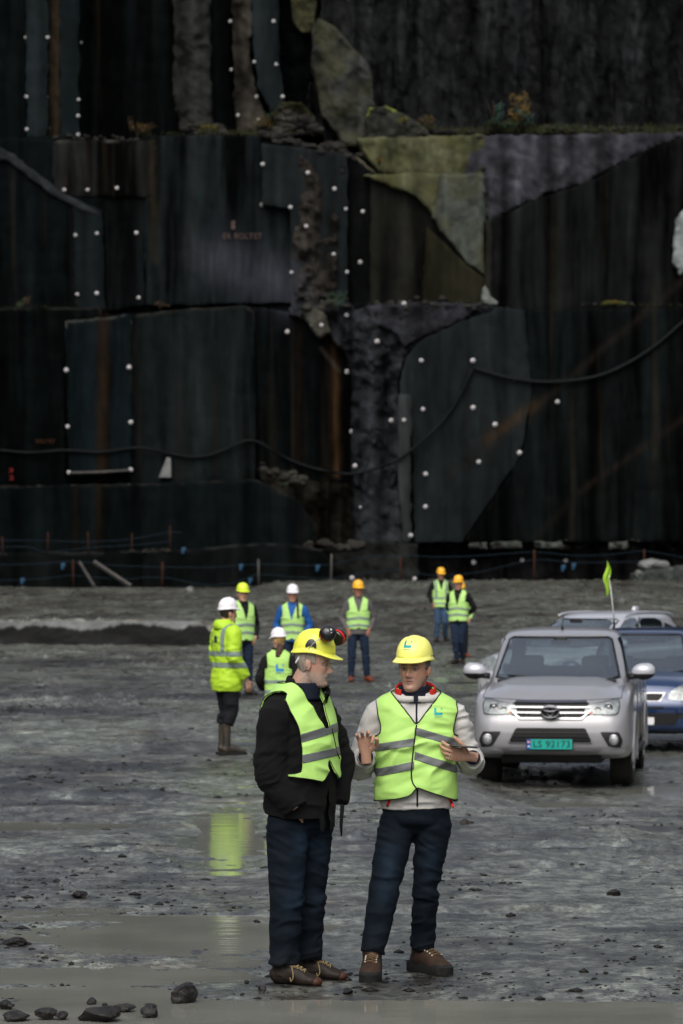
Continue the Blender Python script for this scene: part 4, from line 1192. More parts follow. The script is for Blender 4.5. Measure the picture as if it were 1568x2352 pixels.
# ---- the man in the pale jacket who talks with both hands raised
def build_speaker():
    d0 = FPX / 412.0; x0 = (950 - CX) / 412.0
    px = lambda p: (p - 950) / 412.0
    pz = lambda p: (2240 - p) / 412.0
    torso = [(.925, .195, .135, .125, .012, 0), (.99, .208, .150, .135, .012, 0), (1.08, .207, .160, .132, .010, 0), (1.18, .205, .163, .130, .008, 0), (1.29, .207, .155, .130, .006, 0),
             (1.38, .216, .140, .130, .008, 0), (1.45, .232, .118, .122, .010, 0), (1.50, .222, .098, .108, .012, .004), (1.54, .160, .082, .090, .012, .006), (1.575, .085, .068, .078, .010, .010)]
    def sel(W):
        x, y, z = W.T
        fr = y < 0.0
        # front opening of the neck, arm holes, hem with a rounded front corner
        xm = px(955)
        vz = pz(1664)
        vl = xm - (z - vz) * (px(955) - px(903)) / (pz(1598) - vz); vr = xm + (z - vz) * (px(1001) - px(955)) / (pz(1606) - vz)
        fv = np.where(fr & (z > vz), np.maximum(vl - x, x - vr), 1.0)
        nk = np.hypot((x - .01) / 1.05, y - .012) - .088
        fn = np.where(z > 1.47, nk, 1.0)
        al = np.interp(z, [1.10, 1.30, 1.345, 1.39, 1.45, 1.52, 1.60], [.5, .30, .183, .187, .205, .212, .212])
        fa = np.minimum(x + al - .002, al + .028 - x)
        hem = np.where(fr, np.interp(x, [px(868), px(910), px(943), px(952), px(957), px(970), px(1043)], [pz(1838), pz(1832), pz(1824), pz(1808), pz(1805), pz(1811), pz(1837)]), pz(1842))
        fh = z - hem
        return np.minimum(np.minimum(fv, fn), np.minimum(fa, fh))
    def band(l0, l1, r0, r1, w):
        # band edges in picture rows at x = 868, 949 | 955, 1044
        def f(W):
            x, y, z = W.T; xp = x * 412 + 950
            top = np.where(xp < 951, np.interp(xp, [868, 949], [l0, l1]), np.interp(xp, [951, 1044], [r0, r1]))
            zt = pz(top); back = y > .02
            zt = np.where(back, pz((l0 + r1) / 2), zt)
            return np.minimum(zt - z, z - (zt - w / 412.0))
        return f
    bands = [band(1708, 1694, 1669, 1697, 17.5), band(1764, 1746, 1724, 1756, 18.5)]
    armR = ((-.195, 0, 1.450), (-.298, .060, 1.165), (-.272, -.165, 1.215))
    armL = ((.215, 0, 1.450), (.315, .075, 1.185), (.322, -.145, 1.215))
    hands = [dict(wrist=(-.268, -.205, 1.238), fwd=(-.06, -.18, .96), palm=(.10, -1, -.15), side=(1, 0, 0), curl=(1.05, .62, .55, .50), thumb=(.9, .45), s=1.08, spread=.42),
             dict(wrist=(.300, -.185, 1.226), fwd=(-.93, -.22, .16), palm=(.12, 1, .28), side=(0, -.2, .98), curl=(.40, .48, .55, .66), thumb=(.2, .1), s=1.06, spread=.12)]
    legs = [((-.092, 0, .83), (-.165, -.11, .485), (-.230, -.165, .140)), ((.108, 0, .83), (.068, .02, .485), (.050, .125, .140))]
    pr = person('man in cream jacket and lime vest talking with both hands raised, pale yellow helmet', (x0, d0, 0.0), far=False, torso=torso, arms=(armR, armL), hands=hands, legs=legs,
        pelvis=(.012, 0, .905), head=(.004, -.015, 1.693), hyaw=math.radians(-22), hpitch=math.radians(-1), jacket='cream', fades=[((-.14, .62), .05, .10, .55), ((.09, .62), .045, .10, .35), ((-.17, .46), .05, .05, .4)], trousers='denim_faded', helmet='h_pale', hair='hair_salt',
        tone=(.46, .26, .18), beard=.42, haircol=(.13, .11, .10), brow=(.030, .020, .015), vest='vest', vest_sel=sel, bands=bands, band_mat='band', vest_seed=5, vest_amp=.015,
        sleeve_r=(.078, .078, .060), leg_r=((.107, .080, .066), (.105, .076, .064)), jwr=.011, binding=('piping', .0036), vest_off=.024,
        boots=[dict(ankle=(-.233, -.185, .112), yaw=math.radians(-4), shaft=.085, kind='eyelet', upper='brownboot', lace='lace_brown', s=1.22, sole_h=.052),
               dict(ankle=(.050, .140, .112), yaw=math.radians(32), shaft=.085, kind='eyelet', upper='brownboot', lace='lace_brown', s=1.22, sole_h=.052)],
        hubs=[((-.1, -.15, 1.15), .2, .8), ((.1, -.15, 1.25), .2, .5)])
    root = pr['root']
    # knitted collar
    g = Geo(); c = np.array([.008, .0, 0])
    g.add(*ring_tube([(1.515, .105, .095, .085, .008, .004), (1.545, .092, .085, .078, .008, .002), (1.575, .086, .080, .072, .006, .0), (1.600, .088, .083, .070, .004, .0), (1.612, .084, .079, .066, .004, 0), (1.606, .074, .070, .058, .004, 0)], 0, 36, 2.1))
    V = np.concatenate(g.V); F = g.F
    # open the front of the collar a little lower under the chin
    V[:, 2] -= .022 * np.exp(-((V[:, 0] + .01) / .05) ** 2) * (V[:, 1] < 0) * sstep(1.55, 1.60, V[:, 2])
    obj('collar', V, F, M['navy'], root)
    # red lined hood lying round the neck
    def hood(rx, ry, r, z0, dz, m, name, cut=.55, yo=.012):
        a = np.linspace(-np.pi / 2 + cut, 3 * np.pi / 2 - cut, 40); pts = []
        for t in a:
            b = math.sin(t)
            pts.append((.010 + rx * math.cos(t), yo + ry * b, z0 + dz * (.5 + .5 * b) - .012 * abs(math.cos(t))))
        rr = [r * (.55 + .45 * min(1, 3.0 * min(k, 39 - k) / 39)) for k in range(40)]
        V, F = tube(pts, rr, 14, flat=1.0 if m != 'red' else .33, side=(0, 0, 1))
        g = Geo(); g.add(V, F); return g.obj(name, M[m], root)
    hood(.128, .112, .030, 1.540, .045, 'cream', 'hood', .10)
    hood(.108, .098, .034, 1.575, .030, 'red', 'hood_lining', .85)
    # the two pale fronts below the collar and the dark zip
    g = Geo()
    zl = [(px(960), -.185 + .0, pz(1606)), (px(960), -.175, pz(1630)), (px(958), -.182, pz(1664)), (px(950), -.19, pz(1720))]
    bj = bvh_of(*[np.array([v.co for v in pr['jacket'].data.vertices]), np.array([p.vertices for p in pr['jacket'].data.polygons])])
    def on(x, z):
        h = bj.ray_cast(Vector((x, -1, z)), Vector((0, 1, 0)), 3)
        return h[0].y if h[0] else -.15
    pts = [(px(956 + (1600 + k * 8 - 1600) * -.01), 0, pz(1598 + k * 6)) for k in range(14)]
    g.tube([(p[0], on(p[0], p[2]) - .003, p[2]) for p in pts], .0052, 8)
    g.obj('zip', M['navy'], pr['jacket']); g = Geo()
    pts = [(px(957), 0, pz(1800 + k * 7)) for k in range(8)]
    g.tube([(p[0], on(p[0], p[2]) - .003, p[2]) for p in pts], .0050, 8)
    g.obj('zip', M['navy'], pr['jacket'])
    # tail of the jacket with red trimmed corners
    for sg, x in ((-1, px(897)), (1, px(1030))):
        g = Geo(); pts = [(x + sg * .004 * k, 0, pz(1830 + 4 * k)) for k in range(6)]
        g.tube([(p[0], on(p[0], p[2]) - .003, p[2]) for p in pts], .008, 8, cap=True); g.obj('red_trim', M['red'], pr['jacket'])
    # binding down the overlapping fronts
    def front_line(pts, par, bv_, m, r, S=412., cx=950., base=2240.):
        q = catmull([((a - cx) / S, (base - b) / S, 0) for a, b in pts], 6); out = []
        for a, b, _ in q:
            h = bv_.ray_cast(Vector((a, -1, b)), Vector((0, 1, 0)), 3); out.append((a, (h[0].y if h[0] else -.17) - .003, b))
        g = Geo(); g.tube(out, r, 6); g.obj('front_binding', M[m], par)
    front_line([(955, 1664), (950, 1700), (945, 1745), (943, 1775), (946, 1795), (956, 1809)], pr['vest'], pr['bvh'], 'piping', .0038)
    # cuffs: dark knit with pale rings
    for (e, w) in ((armR[1], armR[2]), (armL[1], armL[2])):
        e, w = np.array(e), np.array(w); d = (w - e) / np.linalg.norm(w - e)
        g = Geo(); g.tube([w - d * .02, w + d * .005, w + d * .030], [.050, .047, .041], 20); c = g.obj('cuff', M['navy'], pr['jacket'])
        for k in (.003, .020):
            g = Geo(); g.tube([w + d * k, w + d * (k + .005)], [.0500 - k * .25, .0496 - k * .25], 20); g.obj('cuff_ring', M['cream'], c)
    # print on helmet and chest
    hv = np.array([v.co for v in pr['helmet'].data.vertices]); hf = [tuple(p.vertices) for p in pr['helmet'].data.polygons]
    hb = BVHTree.FromPolygons([tuple(v) for v in hv], hf)
    Hm, Hc = pr['Hm'], pr['Hc']
    c = Hc + Hm @ np.array([-.004, -.5, .148]); logo(hb, root, c, Hm @ [1, 0, 0], Hm @ [0, 0, 1], Hm @ [0, 1, 0], .047, M['teal'], pr['helmet'], .0016)
    logo(pr['bvh'], root, (px(1005), -1, pz(1634)), (1, 0, 0), (0, 0, 1), (0, 1, 0), .046, M['teal'], pr['vest'], .003)
    # black slot on the side of the helmet
    W = Hm @ np.array([.115, -.02, .085]) + Hc; g = Geo(); g.box(W, (.004, .045, .005), math.radians(-24)); g.obj('slot', M['blackplastic'], pr['helmet'])
    # wedding ring
    hd = hands[1]; f = np.array(hd['fwd']); f /= np.linalg.norm(f); up = np.array([0, .30, .95])
    g = Geo(); b = np.array(hd['wrist']) + f * .108 * 1.06 + np.array([0, -.012, -.020]); a = np.linspace(0, 2 * np.pi, 14)
    u, v = np.cross(f, [0, 0, 1.0]), np.array([0, 0, 1.0]); g.tube([b + .0105 * (u * math.cos(t) + v * math.sin(t)) for t in a], .0022, 6); g.obj('ring', M['lace2'], root)
    # phone lying across the left hand
    t = thing('phone', 'black smartphone held flat in the hand of the man in the cream jacket', 'phone', (x0 + .268, d0 - .255, 1.284), 0)
    g = Geo(); g.box((0, 0, 0), (.152, .078, .0095), bevel=.003); o = g.obj('case', M['blackplastic'], t, sharp=40)
    g = Geo(); g.box((-.002, 0, .0052), (.132, .068, .0014)); g.obj('screen', M['screen'], t)
    t.rotation_euler = (math.radians(-2), math.radians(4), math.radians(-8))
    return pr
M['screen'] = mat('phone_glass', (.02, .022, .022), .08, .6)
SPEAKER = build_speaker()
# ---- the older man in profile with ear defenders pushed up on his helmet
def build_listener():
    S = 420.0; d0 = FPX / S; x0 = (685 - CX) / S
    px = lambda p: (p - 685) / S
    pz = lambda p: (2258 - p) / S
    ty = math.radians(52); R = rot(ty)
    torso = [(.79, .195, .185, .155, 0, .0), (.86, .200, .186, .160, 0, 0), (.92, .205, .185, .165, 0, .0), (.98, .212, .190, .165, 0, .0), (1.08, .212, .190, .155, 0, .0), (1.18, .208, .190, .150, 0, 0), (1.30, .207, .180, .150, 0, 0),
             (1.40, .212, .165, .155, 0, .0), (1.48, .215, .140, .150, 0, .005), (1.54, .200, .115, .135, 0, .008), (1.585, .145, .100, .112, 0, .008), (1.63, .090, .085, .095, 0, .002)]
    def sel(W):
        q = W @ R; x, y, z = q.T          # torso frame
        X = W[:, 0]
        fr = y < .03
        vz = pz(1672)
        vl = -.012 - (z - vz) * .36; vr = .030 + (z - vz) * .10
        fv = np.where(fr & (z > vz), np.maximum(vl - x, x - vr), 1.0)
        nk = np.hypot(x / 1.1, (y - .01)) - .105
        fn = np.where(z > 1.52, nk, 1.0)
        al = np.interp(z, [1.15, 1.16, 1.30, 1.40, 1.50, 1.58, 1.66], [.35, .168, .162, .170, .192, .196, .190])
        fa = np.where(z > 1.13, al - np.abs(x), np.where(x < 0, .20 + 0 * z - 0 * x, .3))
        fa = np.minimum(fa, np.where((z <= 1.6) & (y > -.06) & (x < 0), .165 + x + 1.0 * sstep(1.10, 1.0, z), 1.0))
        hem = np.interp(x, [-.25, -.12, -.06, -.01, .0, .02, .05, .09, .2], [pz(1776), pz(1786), pz(1792), pz(1778), pz(1750), pz(1742), pz(1772), pz(1788), pz(1770)])
        hem = np.where(y < -.02, hem, pz(1786))
        return np.minimum(np.minimum(fv, fn), np.minimum(fa, z - hem))
    def band(a, b, w):
        def f(W):
            q = W @ R; x, y, z = q.T; X = W[:, 0] * S + 685
            top = np.interp(X, [672, 762, 772, 800], [a, b, b - 2, b - 4])
            zt = np.where(y < .03, pz(top), pz(a))
            return np.minimum(zt - z, z - (zt - w / S))
        return f
    bands = [band(1688, 1664, 20), band(1734, 1718, 19)]
    T_ = lambda p: tuple(R @ np.array(p, float))
    sh_n = T_((-.200, .0, 1.47)); sh_f = T_((.195, -.01, 1.47))
    armN = (sh_n, (-.150, -.175, 1.165), (-.010, -.195, .965))
    armF = (sh_f, (.232, .165, 1.19), (.205, .10, .98))
    hands = [dict(wrist=(-.022, -.140, .952), fwd=(-.25, .25, -.93), palm=(0, 1, 0), side=(.9, 0, .4), curl=.35, thumb=(.9, .0), s=.92)]
    legs = [((-.060, -.060, .86), (-.062, -.085, .485), (-.078, -.080, .110)), ((.088, .085, .86), (.070, .10, .485), (.050, .130, .115))]
    def jhem(V):
        q = V @ R; x, y, z = q.T
        h = np.interp(y, [-.2, -.12, -.02, .18], [pz(1912), pz(1886), pz(1872), pz(1862)])
        # the coat gapes open below the last button
        gap = np.where((y < -.08), np.abs(x - .02) - (pz(1800) - z) * .12, 1)
        h = np.where((V[:, 0] < .12), np.maximum(h, pz(1876)), h)
        return np.minimum(z - h, np.where(z < pz(1800), gap, 1))
    pr = person('grey haired man in black coat and lime vest, side on, ear muffs on his helmet', (x0, d0, 0), far=False, torso=torso, tyaw=ty, arms=(armN, armF), hands=hands, legs=legs,
        pelvis=(.015, .01, .915), head=(.078, -.02, 1.740), hyaw=math.radians(80), hpitch=math.radians(7), jacket='blackcoat', fades=[((.035, .78), .045, .07, .9), ((.00, .55), .05, .10, .45), ((-.03, .44), .05, .04, .7), ((.13, .70), .04, .10, .4), ((.10, .45), .04, .06, .3)], trousers='denim_faded', helmet='h_yellow', hair='hair_grey',
        tone=(.44, .27, .20), beard=.55, haircol=(.34, .31, .28), brow=(.16, .13, .11), vest='vest', vest_sel=sel, bands=bands, band_mat='band', vest_seed=9, vest_amp=.010,
        sleeve_r=((.094, .092, .072), (.085, .080, .070)), leg_r=((.118, .090, .080), (.108, .080, .072)), jwr=.009, vest_off=.025, older=True, jhem=jhem, binding=('piping', .0020), neck_r=.064, hpeak=.040, hstyle=1,
        boots=[dict(ankle=(-.085, -.085, .088), yaw=math.radians(66), kind='loop', upper='darkbrown', lace='lace', toecap='toecap', s=1.06, shaft=.08, sole_h=.016),
               dict(ankle=(.052, .145, .088), yaw=math.radians(72), kind='loop', upper='darkbrown', lace='lace', toecap='toecap', s=1.02, shaft=.08, sole_h=.016)],
        hubs=[((.15, -.12, 1.2), .22, 1.2)], legmod=lambda i, t: 1 + .05 * math.exp(-((t - .52) / .03) ** 2) + .06 * math.exp(-((t - .93) / .025) ** 2), tp=2.2)
    root, Hm, Hc = pr['root'], pr['Hm'], pr['Hc']
    g = Geo(); out = []
    for a, b, _ in catmull([(762, 1672, 0), (768, 1700, 0), (774, 1728, 0), (780, 1742, 0)], 6):
        h = pr['bvh'].ray_cast(Vector((px(a), -1, pz(b))), Vector((0, 1, 0)), 3); out.append((px(a), (h[0].y if h[0] else -.1) - .003, pz(b)))
    g.tube(out, .0035, 6); g.obj('front_binding', M['piping'], pr['vest'])
    # stand-up pile collar open at the throat
    a = np.linspace(-np.pi / 2 + .22, 3 * np.pi / 2 - .22, 60); V = []; n = len(a)
    prof = [(1.52, 1.30, .0), (1.56, 1.16, .0), (1.60, 1.05, 0), (1.645, 1.02, 0), (1.662, 1.07, .006), (1.655, 1.15, .008), (1.61, 1.17, .006), (1.55, 1.36, 0)]
    for (z, k, e) in prof:
        for t in a:
            b = math.sin(t)
            V.append(R @ np.array([.094 * k * math.cos(t), .012 + .098 * k * b, 0]) + R @ np.array([0, -(z - 1.52) * (.50 if math.cos(t) > 0 else .30) - .012, 0]) + np.array([0.014, -.006, z + .020 * b * float(sstep(1.5, 1.64, z)) - (.16 if math.cos(t) < 0 else .05) * max(0, -b + .15) * float(sstep(1.50, 1.64, z))]))
    F = [(i * n + k, i * n + k + 1, (i + 1) * n + k + 1, (i + 1) * n + k) for i in range(len(prof) - 1) for k in range(n - 1)]
    V = np.array(V); V += .004 * vnoise(V[:, 0] * 50, V[:, 1] * 50, V[:, 2] * 50, 3)[:, None]
    obj('coat_collar', V, F, M['collar'], pr['jacket'])
    g = Geo(); g.add(*[q for q in ring_tube([(1.55, .085, .085, .080, 0, .0), (1.60, .078, .084, .076, 0, 0), (1.640, .074, .082, .070, 0, 0), (1.632, .062, .068, .060, 0, 0)], ty, 30, 2.1)])
    g.V[0] += np.array([.035, -.014, 0]); g.obj('shirt_collar', M['shirt'], root)
    for k, z in ((0, 1.625), (1, 1.585)):
        g = Geo(); c = R @ np.array([.060 + .006 * k, -.098, 0]); g.add(*ball((c[0] + .050 - .02 * k, c[1] - .030 + .01 * k, z), (.009, .009, .010), 10, 6)); g.obj('button', M['blackplastic'], pr['jacket'])
    g = Geo(); g.tube([(px(786), -.03, pz(1850)), (px(783), -.05, pz(1895)), (px(784), -.05, pz(1920))], [.012, .009, .004], 8, cap=True); g.obj('drawstring', M['blackcoat'], pr['jacket'])
    # helmet fittings: ear defender cups on arms, vent
    hm = pr['helmet']
    def hp(p): return Hm @ np.array(p, float) + Hc
    for sg in (-1, 1):
        # cups are swung up to the front of the dome
        c = np.array([sg * .090, -.074, .176]) if sg < 0 else np.array([sg * .086, -.100, .156])
        ax = Hm @ np.array([sg * .75, -.35, .38]); ax /= np.linalg.norm(ax)
        g = Geo(); g.lathe(hp(c) - ax * .010, ax, [(0, .020), (0, .040), (.006, .044), (.012, .043), (.016, .040)], 28)
        m = g.obj('ear_cushion', M['blackplastic'], hm, sharp=40)
        g = Geo(); g.lathe(hp(c) + ax * .006, ax, [(0, .030), (0, .0445), (.008, .046), (.012, .044)], 28); g.obj('ear_ring', M['redfoam'], m, sharp=40)
        g = Geo(); g.lathe(hp(c) + ax * .018, ax, [(0, .040), (.002, .046), (.018, .043), (.030, .034), (.036, .020), (.037, .004)], 28); g.obj('ear_cup', M['blackplastic'], m, sharp=40)
        if sg < 0:
            uu = np.cross(ax, [0, 0, 1.0]); uu /= np.linalg.norm(uu); vv = np.cross(uu, ax)
            g = Geo(); cc = hp(c) + ax * .056
            for (a0, b0, w, h) in ((-.014, .004, .010, .010), (.004, .006, .018, .003), (.004, -.001, .015, .003), (-.012, -.010, .006, .004)):
                q = [cc + uu * (a0 + i * w) + vv * (b0 + j * h) for (i, j) in ((0, 0), (1, 0), (1, 1), (0, 1))]; g.add(q, [(0, 1, 2, 3)])
            g.obj('cup_print', M['silver'], m, smooth=False)
        arm = Geo(); arm.tube(catmull([hp((sg * .119, .012, .085)), hp((sg * .124, -.02, .13)), hp(c) + ax * .012], 5), .0022, 6); arm.obj('ear_muff_arm', M['silver'], hm)
        g = Geo(); hb = BVHTree.FromPolygons([tuple(v.co) for v in hm.data.vertices], [tuple(p.vertices) for p in hm.data.polygons])
        poly = [(-.030, -.020), (-.022, -.020), (-.018, -.012), (.018, -.012), (.022, -.020), (.030, -.020), (.030, -.006), (.020, .018), (.008, .027), (-.010, .027), (-.022, .016), (-.030, -.004)]
        patch('ear_muff_socket', poly, hb, hp((sg * .5, .004, .115)), Hm @ np.array([0, 1., 0]), Hm @ np.array([0, 0, 1.]), Hm @ np.array([-sg, 0, 0.]), M['blackplastic'], hm, off=.006, step=.006, depth=.006)
    # strap below the back of the helmet
    g = Geo(); g.tube(catmull([hp((-.064, .062, .045)), hp((-.062, .078, .012)), hp((-.052, .084, .0))], 4), .006, 8, cap=True); g.obj('helmet_strap', M['h_white'], hm)
    return pr
LISTENER = build_listener()
# ------------------------------------------------------------------ the people further back
def far_torso(w=1.0, long=0.0, belly=0.0, top=0.0):
    return [(.86 - long, .185 * w, .130, .125, 0, 0), (.95 - long * .6, .195 * w, .135 + belly, .130, 0, 0), (1.08, .190 * w, .135 + belly, .120, 0, 0), (1.20, .195 * w, .140 + belly * .6, .122, 0, 0),
            (1.32, .205 * w, .140, .130, 0, 0), (1.41, .212 * w, .120, .128, 0, 0), (1.465, .195 * w, .095, .112, 0, 0), (1.51, .120 * w, .078, .088, 0, .004), (1.545, .080, .068, .074, 0, .006)]
def far_vest(hem=.90, v=1.22, neck=.078, arm=.166, flare=.02):
    def sel(W):
        x, y, z = W.T; fr = y < .0
        fv = np.where(fr & (z > v), np.abs(x) - (z - v) * (neck / (1.50 - v)), 1.0)
        fn = np.where(z > 1.44, np.hypot(x, y - .01) - .082, 1.0)
        al = np.interp(z, [1.12, 1.20, 1.30, 1.40, 1.47, 1.55], [.5, .34, arm - .004, arm, arm + .010, arm + .010])
        h = np.where(fr, hem + .03 * np.exp(-(x / .03) ** 2), hem)
        return np.minimum(np.minimum(fv, fn), np.minimum(al - np.abs(x), z - h))
    return sel
def far_bands(z1=1.16, z2=1.03, w=.048, chev=.03, vert=False):
    out = []
    for zz in (z1, z2):
        out.append(lambda W, zz=zz: np.minimum(zz + chev * (1 - np.abs(W[:, 0]) / .2) * (W[:, 1] < 0) - W[:, 2], W[:, 2] - (zz - w + chev * (1 - np.abs(W[:, 0]) / .2) * (W[:, 1] < 0))))
    if vert:
        out.append(lambda W: np.minimum(.024 - np.abs(np.abs(W[:, 0]) - .125), W[:, 2] - z1))
    return out
GEN_L = [((-.095, 0, .86), (-.105, -.02, .49), (-.115, .01, .11)), ((.095, 0, .86), (.105, -.02, .49), (.115, .01, .11))]
def gen_boots(legs, up, s=1.0, yaws=(-.2, .2), shaft=.16, kind='boot'):
    return [dict(ankle=(l[2][0], l[2][1], .095 * s), yaw=y, upper=up, s=s, far=True, shaft=shaft, sole_h=.022, kind=kind) for l, y in zip(legs, yaws)]
POCKETS = [((-.185, 0, 1.42), (-.285, .06, 1.15), (-.205, -.07, .95)), ((.185, 0, 1.42), (.285, .06, 1.15), (.205, -.07, .95))]
def pocket_hands(): return [dict(wrist=(-.195, -.085, .935), fwd=(.35, .05, -.9), palm=(.3, .9, 0), side=(0, -.9, .1), curl=.35, s=1.0), dict(wrist=(.195, -.085, .935), fwd=(-.35, .05, -.9), palm=(-.3, .9, 0), side=(0, -.9, .1), curl=.35, s=1.0)]
G_IN = 'people standing about on the quarry floor'

def far_people():
    # man in the long yellow coat, seen from behind on his right side
    loc = place(520, 1733)
    legs = [((-.090, 0, .86), (-.088, -.02, .52), (-.085, .03, .35)), ((.090, 0, .86), (.088, -.03, .52), (.088, .0, .35))]
    t = [(.74, .205, .170, .165, 0, -.01), (.84, .215, .175, .170, 0, 0), (1.00, .205, .165, .150, 0, 0), (1.16, .205, .160, .145, 0, 0), (1.30, .212, .155, .150, 0, 0),
         (1.40, .215, .130, .145, 0, 0), (1.46, .195, .105, .125, 0, 0), (1.51, .125, .09, .10, 0, 0), (1.55, .095, .08, .085, 0, 0)]
    arms = [((-.195, 0, 1.42), (-.225, .01, 1.14), (-.205, -.14, .90)), ((.195, 0, 1.42), (.235, .03, 1.14), (.225, -.10, .90))]
    hands = [dict(wrist=(-.200, -.165, .86), fwd=(.1, -.35, -.9), palm=(.9, 0, .1), side=(0, -.9, .3), curl=.4), dict(wrist=(.215, -.125, .86), fwd=(0, -.3, -.9), palm=(-.9, 0, .1), side=(0, -.9, .3), curl=.4)]
    p = person('man in long bright yellow coat, white helmet and muddy rubber boots, turned away', loc, math.radians(118), 1.0, torso=t, arms=arms, hands=hands, legs=legs, head=(0, -.02, 1.635), jacket='hivis',
               trousers='blacktrouser', helmet='h_white', hair='hair_dark', sleeve_r=(.090, .084, .070), leg_r=(.105, .080, .074), jwr=.010, hpeak=.035,
               boots=[dict(ankle=(l[2][0], l[2][1], .10), yaw=yw, upper='rubberboot', s=1.08, far=True, shaft=.29, sole_h=.03) for l, yw in zip(legs, (-.1, .35))])
    r = p['root']; me = p['jacket'].data; V = np.array([v.co for v in me.vertices]); T = np.array([q.vertices for q in me.polygons]); N = vnormals(V, T)
    x, y, z = V.T
    # sleeves are told from the body by the side they lie on
    core = (np.abs(x) < .20)
    for (a, b) in ((1.205, 1.150), (1.075, 1.015)):
        A, B = clip(V + N * .004, T, np.minimum(a - z, z - b)); obj('reflective_band', A, B, M['band_far'], p['jacket'])
    for sg in (-1, 1):
        A, B = clip(V + N * .004, T, np.minimum.reduce([.026 - np.abs(np.abs(x) - .135) + 0 * z, z - 1.18, sg * x])); obj('shoulder_band', A, B, M['band_far'], p['jacket'])
    bv = bvh_of(V, T)
    patch('badge', [(-.035, -.035), (.035, -.035), (.035, .045), (-.035, .045)], bv, (-.02, 1.0, 1.34), (-1, 0, 0), (0, 0, 1), (0, -1, 0), M['darkprint'], p['jacket'], step=.02, depth=.003, off=.005)
    g = Geo(); g.add(*ring_tube([(1.47, .15, .12, .13, 0, .02), (1.51, .125, .10, .13, 0, .03), (1.56, .10, .07, .11, 0, .03), (1.575, .08, .05, .08, 0, .02)], 0, 24)); g.obj('hood', M['hivis'], p['jacket'])

    def std(label, px_, py_, yaw, sc, jacket, trousers, helmet, boot, arms=POCKETS, hands=None, legs=GEN_L, torso=None, sel=None, bands=None, group=G_IN, byaw=(-.2, .25), **k):
        loc = place(px_, py_)
        return person(label, loc, math.radians(yaw), sc, torso=torso or far_torso(1.0), arms=arms, hands=hands if hands is not None else pocket_hands(), legs=legs, jacket=jacket, trousers=trousers, helmet=helmet,
                      head=k.pop('head', (0, -.02, 1.655)), vest='vest_far', vest_sel=sel or far_vest(), bands=bands or far_bands(), boots=gen_boots(legs, boot, yaws=byaw), group=None, **k)
    # lime helmet, black jacket, half hidden by the yellow coat; back to a three quarter view
    std('dark jacketed man in lime vest and lime helmet, half hidden behind the yellow coat', 556, 1600, 28, 1.0, 'blackjacket', 'midjeans', 'h_lime', 'darkbrown', hyaw=math.radians(-12), hair='hair_dark', head=(0, -.02, 1.65))
    # woman with a plait and a blue top
    p = std('woman with a long plait, blue top, lime vest and white helmet', 672, 1592, -6, .985, 'bluejacket', 'midjeans', 'h_white', 'darkbrown', hyaw=math.radians(10), hair='hair_brown', tone=(.42, .22, .15),
            torso=far_torso(.94), sleeve_r=(.070, .062, .050))
    g = Geo(); g.tube(catmull([(.055, .03, 1.60), (.085, -.04, 1.54), (.10, -.125, 1.46), (.105, -.150, 1.36), (.112, -.155, 1.27)], 4), [.022] * 5 + [.021] * 6 + [.017] * 5 + [.010], 8)
    g.obj('plait', M['hair_brown'], p['root'])
    # woman seen from behind just behind the older man
    legs = GEN_L
    arms = [((-.18, 0, 1.40), (-.275, .02, 1.14), (-.235, -.12, 1.0)), ((.18, 0, 1.40), (.275, .02, 1.14), (.235, -.12, 1.0))]
    hands = [dict(wrist=(-.22, -.15, .99), fwd=(.6, -.6, -.1), palm=(.3, .6, 0), side=(0, 0, 1), curl=.6), dict(wrist=(.22, -.15, .99), fwd=(-.6, -.6, -.1), palm=(-.3, .6, 0), side=(0, 0, 1), curl=.6)]
    d = FPX / 205.; loc = np.array([(640 - CX) / 205., d, 0.0]); loc[2] = float(ground_z(loc[0], loc[1])[0])
    zt = CAM_H + (HZ - 1441) * d / FPX - loc[2]
    p = person('fair haired woman seen from behind, black jacket, lime vest and white helmet', loc, math.radians(176), zt / 1.86, torso=far_torso(.95), arms=arms, hands=hands, legs=legs, jacket='blackjacket', trousers='blacktrouser',
               helmet='h_white', hair='hair_blond', head=(0, -.03, 1.665), hyaw=math.radians(48), hpitch=math.radians(8), vest='vest', vest_sel=far_vest(.82, 1.2, .08, .150), bands=far_bands(1.13, .99, .05, -.0), boots=gen_boots(legs, 'darkbrown'))
    logo(p['bvh'], p['root'], (-.028, 1.0, 1.30), (-1, 0, 0), (0, 0, 1), (0, -1, 0), .115, M['logo_blue'], p['vest'], .006)
    g = Geo(); g.tube(catmull([(-.03, .06, 1.62), (-.02, .10, 1.55), (.0, .12, 1.49), (.01, .125, 1.44)], 4), [.05] * 4 + [.045] * 4 + [.035] * 4 + [.015], 10, flat=.6); g.obj('hair_tail', M['hair_brown'], p['root'])
    g = Geo(); g.add(*ring_tube([(1.47, .12, .10, .10, 0, .0), (1.52, .095, .085, .09, 0, .01), (1.57, .088, .08, .085, 0, .01), (1.575, .075, .07, .075, 0, .01)], 0, 24)); g.obj('collar', M['blackjacket'], p['jacket'])
    # man in a grey sweater, hands in pockets
    std('man in grey sweater with hands in pockets, orange helmet, lime vest and reddish boots', 822, 1568, 4, 1.0, 'greyjacket', 'midjeans', 'h_orange', 'orangeboot', legs=[((-.095, 0, .86), (-.115, -.02, .49), (-.125, .01, .11)), ((.095, 0, .86), (.135, -.02, .49), (.165, .01, .11))],
        hyaw=math.radians(6), tone=(.36, .16, .11), sel=far_vest(.96, 1.24), byaw=(-.1, .5), torso=far_torso(1.02), hair='hair_dark')
    # two walkers and one half hidden behind them
    wl = [((-.09, 0, .86), (-.08, -.05, .49), (-.10, .0, .11)), ((.09, 0, .86), (.10, -.10, .50), (.13, .16, .14))]
